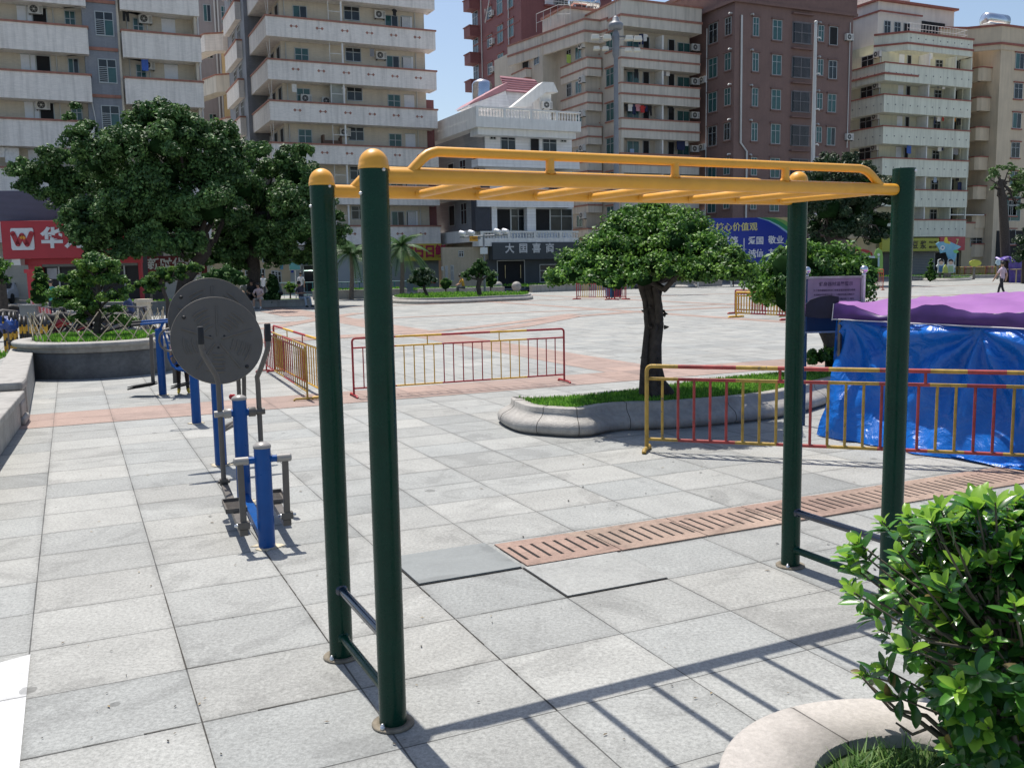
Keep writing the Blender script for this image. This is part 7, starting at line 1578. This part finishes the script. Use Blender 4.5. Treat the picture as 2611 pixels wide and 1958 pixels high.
for x,z,s in ((-1.28,-0.78,1),(-0.55,-0.80,1),(0.80,-0.86,1),(1.35,-0.90,1),(-1.2,-1.42,0.8),(-0.65,-1.45,0.8),(0.75,-1.55,0.8),(1.3,-1.57,0.8)):
    mb=MB(); c=Vector((x,-0.12,ztp+z)); mb.add([c+Vector(v)*s for v in [(-0.26,-0.2,-0.10),(0.26,-0.2,-0.10),(0.26,0.22,-0.12),(-0.26,0.22,-0.12),(-0.22,-0.16,0.16),(0.20,-0.16,0.16),(0.18,0.14,0.20),(-0.2,0.14,0.20)]],[(0,3,2,1),(4,5,6,7),(0,1,5,4),(1,2,6,5),(2,3,7,6),(3,0,4,7)],0,False); mb.build('floodlight',LMP,fl,bevel=0.02)
q=at(1751,560,80); fpz=at(1759,50,80).z; fp_=thing('flagpole','tall tapering white pole in front of the brown mosaic block','pole',(q.x,q.y,0)); mb=MB(); mb.tube([(0,0,0),(0,0,fpz)],[0.22,0.12],14); mb.build('shaft',PIPE,fp_); mb=MB(); mb.lathe([(0.14,0),(0.16,0.05),(0.1,0.15),(0,0.2)],(0,0,fpz),12); mb.build('finial',PIPE,fp_)
for k in range(6):
    mb=MB(); z=fpz-1.2-2.85*k; mb.tube([(0.12,-0.05,z),(0.35,-0.1,z),(0.42,-0.1,z-0.12)],0.06,8); mb.build('side_lamp',PIPE,fp_)
# camera pole
q=G(1047,640); Yc=57.0; q=at(1047,620,Yc); cpz=at(1047,570,Yc).z; cp=thing('camera_pole','surveillance pole with four white cameras and an orange number plate','camera pole',(q.x,q.y,0))
z_=lambda y:at(1047,y,Yc).z; kx=Yc/2025
mb=MB(); mb.tube([(0,0,0),(0,0,z_(508))],[0.08,0.06],10); mb.tube([(-1.45,0,z_(512)),(1.40,0,z_(508))],0.05,8); mb.build('pole',GM,cp)
for x,y in ((-1.30,506),(-0.75,505),(0.80,503),(1.28,503)):
    mb=MB(); z=z_(y); mb.tube([(x,0,z-0.15),(x,0,z+0.02)],0.04,6); mb.lathe([(0,-0.22),(0.11,-0.2),(0.13,0),(0.13,0.28),(0.10,0.32),(0,0.32)],(x,-0.05,z+0.10),12,axis=(0.5,-0.8,-0.25)); mb.build('camera',WHS,cp)
mb=MB(); mb.box(-0.85,-0.35,-0.10,-0.06,z_(521),z_(510)); op=mb.build('number_plate',mat('orange plate',(0.68,0.34,0.03),0.5),cp); text('17809',0.20,mat('plate ink',(0.25,0.1,0.02),0.6),op,(-0.60,-0.105,z_(515.5)),0,0.004,0.004,'plate_number')
mb=MB(); mb.box(-0.22,0.22,-0.2,0.12,z_(549),z_(535)); mb.build('equipment_box',WHS,cp)
q=at(640,640,58); si=thing('information_sign','green and blue information sign on a pole by the standing person','sign',(q.x,q.y,0)); z0=at(640,583,58).z;z1=at(640,564,58).z
mb=MB(); mb.tube([(0,0,0),(0,0,z0)],0.045,8); mb.build('pole',STEEL,si); mb=MB(); mb.box(-0.33,0.33,-0.03,0.03,z0,z1); pnl=mb.build('panel',mat('green sign',(0.10,0.33,0.22),0.5,col2=(0.12,0.36,0.52),scale=1.4),si); mb=MB()
for a in ((-0.36,0.36,z1,z1+0.03),(-0.36,0.36,z0-0.03,z0),(-0.36,-0.33,z0,z1),(0.33,0.36,z0,z1)): mb.box(a[0],a[1],-0.04,0.04,a[2],a[3])
mb.build('frame',STEEL,si)
# teal railings
TRL=mat('teal railing paint',(0.05,0.20,0.22),0.5,var=0.1)
def rail_run(label,x0,x1,yt,Yv,h,step=0.35,m=TRL):
    a=at(x0,yt,Yv);b=at(x1,yt,Yv+ (x1-x0)*0.003); a.z=0;b.z=0; t=thing('railing',label,'railing',a); mb=MB(); L_=(b-a).length; n=int(L_/step)
    for z in (h,0.18): mb.tube([a+Vector((0,0,z)),b+Vector((0,0,z))],0.03,6)
    mb.build('rail',m,t,world=True); mb=MB()
    for k in range(n+1): q=a.lerp(b,k/n); mb.tube([q,q+Vector((0,0,h))],0.014 if k%6 else 0.035,5)
    mb.build('bars',m,t,world=True)
rail_run('teal railing behind the people resting under the banyan',525,700,612,62,1.0)
rail_run('teal railing behind the palms and the silvery round tree',700,890,615,60,1.0)
# ================================================================ far clutter: barriers, bins, cars, covered stalls
def smallbar(label,x0,y0,x1,y1,H=1.05,nb=14,mats=(RED,BYEL),cols=None):
    return barrier(label,G(x0,y0),G(x1,y1),H=H,nb=nb,mats=mats,cols=cols,zr=H*0.86,zl=0.16,parts=False,r=0.03,rb=0.017,foot=0.35)
smallbar('far red and yellow barrier in front of the blue bins behind the mushroom tree',1246,647,1316,648,H=0.98,nb=16,cols=[(0,0.12,0),(0.12,0.38,1),(0.38,0.6,0),(0.6,0.82,1),(0.82,1,0)])
smallbar('short far red barrier right of the blue bins behind the mushroom tree',1328,648,1352,647,H=0.95,nb=6,cols=[(0,1,0)])
smallbar('orange and red barrier around the left side of the round crowned tree',1590,686,1702,692,H=0.86,nb=18,cols=[(0,0.3,1),(0.3,0.6,0),(0.6,0.8,1),(0.8,1,0)])
smallbar('second barrier standing just behind the one by the round crowned tree',1588,678,1700,684,H=0.86,nb=16,mats=(OLDR,OLDY))
smallbar('short orange red barrier between the notice board and the right green post',1890,627,1907,627,H=1.25,nb=3,cols=[(0,1,0)],mats=(mat('orange red paint',(0.45,0.09,0.03),0.5),BYEL))
for k,(x,w_) in enumerate(((1322,0.5),(1334,0.55))):
    q=G(x,646)+Vector((0,0.5,0)); c=('bright','dark')[k]; mb=MB(); mb.add([(-0.24,-0.25,0.08),(0.24,-0.25,0.08),(0.24,0.25,0.08),(-0.24,0.25,0.08),(-0.30,-0.32,0.88),(0.30,-0.32,0.88),(0.30,0.32,0.88),(-0.30,0.32,0.88)],[(3,2,1,0),(4,5,6,7),(0,1,5,4),(1,2,6,5),(2,3,7,6),(3,0,4,7)],0,False); mb.add([(-0.32,-0.35,0.885),(0.32,-0.35,0.885),(0.32,0.34,0.885),(-0.32,0.34,0.885),(-0.28,-0.2,1.0),(0.28,-0.2,1.0),(0.30,0.3,1.02),(-0.30,0.3,1.02)],[(3,2,1,0),(4,5,6,7),(0,1,5,4),(1,2,6,5),(2,3,7,6),(3,0,4,7)],1,False)
    for x_ in (-0.22,0.22): mb.lathe([(0.08,-0.03),(0.08,0.03)],(x_,0.26,0.08),10,mi=2,axis=(1,0,0))
    mb.v=[(v[0]+q.x,v[1]+q.y,v[2]) for v in mb.v]; mb.solo('wheeled_bin',[mat(c+' blue bin',(0.03,0.14,0.30) if k==0 else (0.012,0.02,0.07),0.5),mat('blue bin lid',(0.02,0.06,0.28),0.5),RUB],c+' blue wheeled bin fenced by red and yellow barriers','bin','bins among the far barriers',origin=(q.x,q.y,0),bevel=0.02)
def car(label,q,rz,L_,col,H=1.4,group=None,name='parked_car'):
    t=thing(name,label,'car',q,rz,group); k=L_/4.4; hh=H/1.45; W2=0.85*k
    prof=[(-2.2,0.35),(-2.18,0.70),(-1.95,0.88),(-1.0,0.98),(-0.35,1.38),(0.75,1.42),(1.55,1.05),(2.1,0.98),(2.2,0.70),(2.18,0.35)]; pr_=[(x*k,z*hh) for x,z in prof]
    mb=MB(); secs=[(-W2,0.90),(-W2*0.97,1.0),(W2*0.97,1.0),(W2,0.90)]; n=len(pr_); vs=[]
    for y,s in secs: vs+=[(x*(0.985 if s<1 else 1),y*(0.82 if z>1.0*hh else 1),z) for x,z in pr_]
    fs=[tuple(range(n))]+[tuple(reversed(range(3*n,4*n)))]
    for i in range(3):
        for j in range(n): fs.append((i*n+j,(i+1)*n+j,(i+1)*n+(j+1)%n,i*n+(j+1)%n))
    mb.add(vs,fs,0,True); mb.build('body',mat('car paint %s'%(col,),col,0.2,coat=0.8,var=0.03),t,bevel=0.03*k)
    for s in (-1,1):
        mb=MB(); y=s*(W2*0.83+0.02); mb.add([(-0.90*k,y,1.0*hh),(-0.33*k,y,1.33*hh),(0.70*k,y,1.36*hh),(1.35*k,y,1.05*hh)],[(0,1,2,3)],0,False); mb.build('side_window',DGL,t)
    mb=MB(); mb.add([(-1.02*k,-W2*0.78,1.0*hh),(-0.40*k,-W2*0.72,1.36*hh),(-0.40*k,W2*0.72,1.36*hh),(-1.02*k,W2*0.78,1.0*hh)],[(0,1,2,3)],0,False); mb.build('windscreen',DGL,t)
    for x in (-1.4*k,1.35*k):
        for s in (-1,1):
            mb=MB(); mb.lathe([(0.20*k,-0.1*k),(0.31*k,-0.1*k),(0.33*k,-0.06*k),(0.33*k,0.06*k),(0.31*k,0.1*k),(0.2*k,0.1*k)],(x,s*W2*0.95,0.33*k),18,axis=(0,1,0)); wh=mb.build('wheel',RUB,t); mb=MB(); mb.lathe([(0,-0.09*k),(0.2*k,-0.09*k),(0.2*k,0.09*k),(0,0.09*k)],(x,s*W2*0.95,0.33*k),14,axis=(0,1,0)); mb.build('rim',STEEL,wh)
    for s in (-1,1): mb=MB(); mb.box(-2.21*k,-2.15*k,s*W2*0.85-0.14*k,s*W2*0.85+0.02*k,0.62*hh,0.74*hh); mb.build('headlight',mat('lamp glass',(0.7,0.7,0.72),0.1),t)
    return t
car('small glossy blue ride on car parked by the brown crate',G(1528,617),R(185),1.9,(0.03,0.12,0.42),0.95,name='toy_car')
car('blue ride on car half hidden behind the trunk of the mushroom tree',G(1364,626)+Vector((0,2,0)),R(170),2.0,(0.05,0.07,0.30),0.9,name='toy_car')
q=G(1491,618); mb=MB(); 
for i in range(5): mb.box(q.x-0.95,q.x+0.95,q.y-0.02,q.y+0.0,0.62+i*0.13-0.5,0.62+i*0.13-0.385)
mb.box(q.x-0.93,q.x+0.93,q.y+0.002,q.y+0.9,0.25,0.78); mb.box(q.x-0.9,q.x-0.75,q.y,q.y+0.9,0,0.249); mb.box(q.x+0.75,q.x+0.9,q.y,q.y+0.9,0,0.249); mb.solo('wooden_crate',mat('brown crate wood',(0.26,0.16,0.08),0.7,var=0.15),'brown wooden crate standing beside the small blue car','crate',origin=(q.x,q.y,0))
car('black car parked behind the yellow cloud cutout at the right',G(2110,588)+Vector((0,9,0)),R(178),4.4,(0.015,0.015,0.018))
for k,(x,c,l) in enumerate(((12,(0.55,0.56,0.6),'silver car parked down the side street at the far left'),(48,(0.6,0.6,0.62),'white car parked behind the silver one down the side street'))):
    car(l,Vector((*at(x,640,62+8*k)[:2],0)),R(100),4.4,c,group='cars in the side street')
def moto(label,q,rz,col):
    t=thing('motorbike',label,'motorbike',q,rz,'motorbikes parked by the red shop')
    for x in (-0.62,0.62):
        mb=MB(); mb.tube([(x+0.24*math.cos(a),0,0.29+0.24*math.sin(a)) for a in [i*math.pi/9 for i in range(18)]],0.05,8,closed=True); w_=mb.build('wheel',RUB,t); mb=MB(); mb.lathe([(0.06,-0.03),(0.2,-0.01),(0.2,0.01),(0.06,0.03)],(x,0,0.29),12,axis=(0,1,0)); mb.build('rim',STEEL,w_)
    mb=MB(); mb.tube([(-0.55,0,0.45),(-0.35,0,0.62),(0.1,0,0.70),(0.15,0,0.45),(-0.2,0,0.38)],[0.06,0.14,0.12,0.12,0.1],8); mb.tube([(0.62,0,0.3),(0.48,0,0.75),(0.42,0,1.0)],[0.05,0.09,0.04],8); mb.tube([(0.15,0,0.45),(0.42,0,0.42),(0.5,0,0.7)],0.07,8); mb.build('body',mat('bike paint %s'%(col,),col,0.25,coat=0.5),t)
    mb=MB(); mb.tube([(-0.68,0,0.74),(-0.3,0,0.80),(0.12,0,0.76)],[0.07,0.12,0.09],8); mb.build('seat',RUB,t)
    mb=MB(); mb.tube([(0.36,-0.32,1.02),(0.42,0,1.0),(0.36,0.32,1.02)],0.02,6); mb.lathe([(0.09,0),(0.09,0.06),(0,0.08)],(0.5,0,0.92),10,axis=(1,0,0)); mb.build('handlebar',GALV,t)
for k,(x,y,Yv,c,l) in enumerate(((28,680,27,(0.02,0.02,0.03),'black motorbike at the far left behind the hoop barriers'),(40,668,31,(0.03,0.03,0.05),'dark motorbike next to the grey box at the far left'),(110,700,24,(0.02,0.02,0.02),'black motorbike behind the left part of the bamboo lattice'),(150,700,24.5,(0.35,0.02,0.02),'red motorbike behind the middle of the bamboo lattice'),(190,702,24,(0.02,0.02,0.025),'black motorbike behind the tiered ficus trunk'),(240,705,24,(0.03,0.03,0.03),'black motorbike behind the right part of the bamboo lattice'),(275,705,23.5,(0.1,0.1,0.11),'grey motorbike nearest the pale pillar'))):
    moto(l,Vector((*at(x,y,Yv)[:2],0)),R(60+10*(k%3)),c)
HB=mat('hoop barrier yellow',(0.62,0.36,0.03),0.45,var=0.1); HK=mat('hoop barrier black',(0.02,0.02,0.02),0.45)
hp=None
for k in range(9):
    x=15+k*11+(2 if k%2 else 0); q=Vector((*at(x,758,21.0-0.02*k)[:2],0)); q=G(x,758-k*0.6) if k<3 else q
    if hp is None:
        hp=thing('hoop_barrier','','barrier',q,R(115),'yellow and black hoop barriers at the left')
        pts=[(-0.45,0,0),(-0.45,0,0.75)]+[(-0.45+0.25*(1-math.cos(a)),0,0.75+0.2*math.sin(a)) for a in (0.4,0.8,1.2,1.57)]+[(0.2+0.25*math.sin(a),0,0.75+0.2*math.cos(a)) for a in (0,0.4,0.8,1.2,1.57)]+[(0.45,0,0)]
        mb=MB(); P=[Vector(p) for p in pts]; 
        def segm(a,b,n,mi0):
            for i in range(n): mb.tube([a.lerp(b,i/n),a.lerp(b,(i+1)/n)],0.028,8,mi=(i+mi0)%2)
        segm(P[0],P[1],5,0); mb.tube(P[1:-1],0.028,8,mi=1); segm(P[-2],P[-1],5,0); mb.build('hoop',[HB,HK],hp); mb=MB(); mb.tube([(-0.45,0,0.2),(0.45,0,0.2)],0.02,6); mb.build('crossbar',HB,hp); o=hp
    else: o=dup(hp,q,R(115))
    o['label']=('%s of the yellow and black hoop barriers, counted from the left edge'%('first','second','third','fourth','fifth','sixth','seventh','eighth','ninth')[k])
q=at(312,682,31); ph=at(312,646,31).z; mb=MB(); mb.box(-0.17,0.17,-0.17,0.17,0,ph-0.12); mb.box(-0.22,0.22,-0.22,0.22,ph-0.119,ph); mb.v=[(v[0]+q.x,v[1]+q.y,v[2]) for v in mb.v]; mb.solo('pale_pillar',mat('cream stone pillar',(0.55,0.48,0.38),0.7),'short cream stone pillar with flat cap behind the tiered ficus','pillar',origin=(q.x,q.y,0))
q=Vector((*at(18,712,23)[:2],0)); t_=thing('blue_bag','crumpled blue plastic bag on a post at the far left','bag',q); iv,jf=ico(2); vv=[tuple(Vector(v)*0.20*(1+0.25*rng.normal())+Vector((0,0,at(18,702,23).z))) for v in iv]; mb=MB(); mb.add(vv,[tuple(f) for f in jf],0,False); mb.build('bag',mat('blue plastic bag',(0.01,0.05,0.22),0.4,bump=0.5,bscale=12),t_); mb=MB(); mb.tube([(0,0,0),(0,0,at(18,702,23).z)],0.03,6); mb.build('post',GALV,t_)
tp0=G(60,700); mb=MB(); prev=None
for i in range(13):
    f=i/12; x=66+45*f; y=655+26*f+4*math.sin(f*5); c=at(x,y,26); w_=Vector((0,0.02*math.sin(i),0.09)); cur_=(c-w_,c+w_)
    if prev: mb.add([prev[0],cur_[0],cur_[1],prev[1]],[(0,1,2,3)],i%2,False)
    prev=cur_
mb.solo('warning_tape',[mat('tape red',(0.6,0.12,0.12),0.6),mat('tape pink',(0.7,0.42,0.42),0.6)],'sagging red and white warning tape at the far left','tape')
q=at(67,690,26); mb=MB(); mb.box(-0.22,0.22,-0.15,0.15,0.2,1.0); mb.box(-0.24,0.24,-0.17,0.17,1.001,1.05); mb.box(-0.05,0.05,-0.05,0.05,0,0.199); mb.v=[(v[0]+q.x,v[1]+q.y,v[2]) for v in mb.v]; mb.solo('utility_box',mat('grey utility box',(0.20,0.21,0.21),0.6),'grey metal utility box holding the warning tape','box',origin=(q.x,q.y,0))
# right side fence of yellow barriers, covered purple stall, cutouts
for k in range(5):
    x0=2060+k*23; barrier('%s of the row of barriers behind the walking man, counted from the left'%('first','second','third','fourth','fifth')[k],G(x0,601-k*0.3),G(x0+21,601-k*0.3),H=1.0,nb=9,parts=False,r=0.035,rb=0.02,mats=((OLDY,OLDY),(OLDR,OLDY))[k%2],group='far barrier row behind the walking man',zr=0.86,zl=0.15,foot=0.3)
q=G(2188,611); cs=thing('covered_stall','far stall heaped under a crumpled violet sheet at the right edge','market stall',q,R(10)); PV=mat('violet sheet',(0.085,0.05,0.30),0.35,var=0.3,scale=5,bump=0.6,bscale=5)
def cov(a,b):
    u_=a*4.0-0.4; s=b*2*math.pi; rr=1.0; z=1.75*min(1,b*2)*(1+0.06*math.sin(u_*9)); 
    if b<0.5: return (u_,-0.05*math.sin(u_*11+b*7)-0.1*(0.5-b),z)
    return (u_,(b-0.5)*3.0,1.75+0.12*math.sin(u_*6+b*9)+0.06*math.sin(u_*15))
tarp(cov,60,16).build('sheet',PV,cs); 
mb=MB(); mb.box(-0.3,3.5,-0.6,0.3,0.95,1.0); 
for x in (-0.2,1.2,2.6): mb.box(x,x+0.06,-0.55,-0.49,0,0.949)
mb.build('table',mat('tan table board',(0.45,0.35,0.2),0.6),cs)
def cut(label,pts,Yv,col,name='cutout_board',extra=(),th=0.12,cat='cutout',col2=None):
    b=at(*pts[0],Yv); P=[at(x,y,Yv) for x,y in pts]; zmin=min(p.z for p in P); xm=sum(p.x for p in P)/len(P); t=thing(name,label,cat,(xm,Yv,0)); mb=MB(); mb.plate([(p.x,p.z) for p in P],(0,Yv,0),(1,0,0),(0,0,1),-th); mb.build('board',mat('board %s'%(col,),col,0.5,col2=col2,scale=0.8),t,world=True)
    for i,(pp,c,nm) in enumerate(extra):
        Q=[at(x,y,Yv) for x,y in pp]; mb=MB(); mb.plate([(p.x,p.z) for p in Q],(0,Yv-0.01-0.012*i,0),(1,0,0),(0,0,1),-(0.009+0.012*i)); mb.build(nm,mat('board %s'%(c,),c,0.5),t,world=True)
    if zmin>0.3: mb=MB(); mb.box(xm-0.08,xm+0.08,Yv+0.125,Yv+0.25,0,zmin+0.4); mb.build('stand',GALV,t,world=True)
    return t
c6=lambda x,y:((2111+x/4.424)/DS,(400+y/4.424)/DS)
cc=lambda l:[c6(*p) for p in l]
def circ(cx,cy,r,n=14,sy=1): return [(cx+r*math.cos(2*math.pi*i/n),cy+r*sy*math.sin(2*math.pi*i/n)) for i in range(n)]
cut('big bent blue arrow cutout with a yellow ribbon in front of the red shop sign',cc([(1220,985),(1260,960),(1370,955),(1505,1015),(1455,1050),(1450,1120),(1420,1200),(1440,1300),(1385,1300),(1370,1180),(1340,1100),(1330,1075),(1270,1088),(1255,1040)]),80,(0.10,0.33,0.55),col2=(0.25,0.5,0.6),extra=((cc([(1320,910),(1345,905),(1355,950),(1385,965),(1375,985),(1330,975),(1310,965)]),(0.6,0.5,0.06),'yellow ribbon'),(cc([(1410,1060),(1450,1045),(1480,1070),(1450,1090),(1425,1085)]),(0.2,0.5,0.15),'green leaf'),(cc(circ(1292,1027,26)),(0.7,0.72,0.75),'white roundel'),(cc(circ(1292,1027,13)),(0.1,0.25,0.45),'roundel centre')))
for l,x,c in (('cartoon style child cutout in blue beside the big blue arrow',1275,(0.08,0.2,0.45)),('cartoon style child cutout in pale green at the foot of the big blue arrow',1385,(0.35,0.5,0.3))):
    cut(l,cc([(x-35,1310),(x-30,1260),(x-50,1235),(x-35,1215),(x-30,1165),(x,1150),(x+35,1165),(x+38,1215),(x+60,1230),(x+40,1260),(x+38,1310)]),79.5,(0.62,0.66,0.68),extra=((cc(circ(x+2,1190,26)),(0.60,0.42,0.33),'face'),(cc([(x-26,1185),(x-20,1160),(x+5,1152),(x+28,1165),(x+30,1190),(x+5,1175)]),(0.02,0.02,0.02),'hair'),(cc([(x-26,1300),(x-22,1230),(x+25,1230),(x+30,1300)]),c,'clothes')))
cut('round green cutout hill between the two child cutouts',cc([(1300,1310),(1305,1250),(1330,1215),(1352,1250),(1358,1310)]),79,(0.45,0.5,0.12))
cut('yellow cloud cutout above the row of barriers',cc([(1600,1215),(1598,1190),(1625,1170),(1660,1160),(1700,1165),(1728,1185),(1735,1205),(1715,1225),(1665,1240),(1620,1235)]),80,(0.48,0.50,0.07))
cut('pale blue cloud cutout just left of the walking man',cc([(1895,1205),(1900,1170),(1935,1155),(1965,1165),(1970,1215),(1920,1225)]),80,(0.42,0.55,0.62))
cut('tall lime green cutout with a white dial left of the grey shutter',cc([(530,1310),(525,1100),(545,1050),(575,1030),(610,1060),(622,1130),(620,1310)]),78,(0.22,0.42,0.10),extra=((cc(circ(572,1105,16)),(0.7,0.72,0.75),'white dial'),(cc([(562,1130),(582,1130),(582,1240),(562,1240)]),(0.35,0.5,0.55),'white scale')))
cut('blue and white display board left of the lime green cutout',cc([(330,1290),(330,1120),(530,1120),(530,1290)]),77,(0.08,0.22,0.50),extra=((cc([(340,1180),(340,1195),(525,1195),(525,1180)]),(0.6,0.63,0.68),'white stripe'),(cc([(335,1122),(335,1145),(528,1145),(528,1122)]),(0.5,0.58,0.68),'pale header'),(cc([(380,1200),(380,1290),(520,1290),(520,1200)]),(0.10,0.06,0.30),'violet cloth')))
cut('red arch cutout over the blue and white display board',cc([(250,1115),(265,1070),(310,1045),(400,1040),(460,1055),(500,1085),(505,1118),(480,1118),(465,1090),(400,1068),(320,1072),(285,1095),(275,1115)]),78.5,(0.42,0.04,0.04))
# shops under block F
r=F_.r
def f6(x,y,off=0): return F_.F(*c6(x,y),off)
a0,z1=f6(610,920,-0.1);a1,z0=f6(1245,1062,-0.1); ysg=mat('lime yellow sign',(0.42,0.42,0.05),0.5,var=0.05)
mb=MB(); mb.box(a0,a1,-0.15,0.2,z0,z1); sg=mb.build('sign_board',ysg,r); GI=mat('dark brown sign ink',(0.06,0.05,0.02),0.6)
for ch,x in zip('鲜磨豆浆',(760,870,985,1075)): a,z=f6(x,1000,-0.15); text(ch,(z1-z0)*0.66,GI,sg,(a,-0.155,z),0,0.02,0.02,'sign_character')
text('早点 小吃',(z1-z0)*0.2,GI,sg,(f6(1185,960,-0.15)[0],-0.155,f6(1185,965,-0.15)[1]),0,0.02,0.005,'small_lettering'); text('现磨 外卖',(z1-z0)*0.2,GI,sg,(f6(1185,960,-0.15)[0],-0.155,f6(1185,1020,-0.15)[1]),0,0.02,0.005,'small_lettering')
a0,z1=f6(1265,905,-0.1);a1,z0=f6(1540,1055,-0.1); mb=MB(); mb.box(a0,a1,-0.13,0.2,z0,z1); rs_=mb.build('sign_board',mat('coral sign',(0.48,0.06,0.07),0.5),r); a,z=f6(1455,960,-0.1); text('7',(z1-z0)*0.5,YT,rs_,(a,-0.14,z),0,0.02,0.03,'sign_numeral')
a0,z1=f6(945,1066,1.0);a1,_=f6(1200,1066,1.0); mb=MB(); n=16
for i in range(n): z=z1*i/n; mb.box(a0,a1,0.95,1.099,z,z+z1/n*0.8)
mb.build('roller_shutter',mat('grey roller shutter',(0.22,0.23,0.24),0.5,var=0.05),r)
a0,_=f6(1210,1066,1.0);a1,_=f6(1490,1066,1.0); window(r,'F',(a0+a1)/2,0.1,a1-a0,z1-0.2,1.097,'open')
a0,_=f6(620,1066,1.0);a1,_=f6(930,1066,1.0); F_.box('shop_front',mat('dark grey shop front',(0.06,0.065,0.07),0.5,var=0.3,scale=1),a0,a1,0.9,1.099,0,z1-0.1)
F_.box('ground_wall',BE2,f6(1500,1200,0.8)[0],WF+5.0,0.8,1.099,0,4.0); 
a0,z1=f6(1605,905,0.8);a1,z0=f6(1735,1020,0.8); window(r,'F',(a0+a1)/2,z0,a1-a0,z1-z0,0.797,'dark')
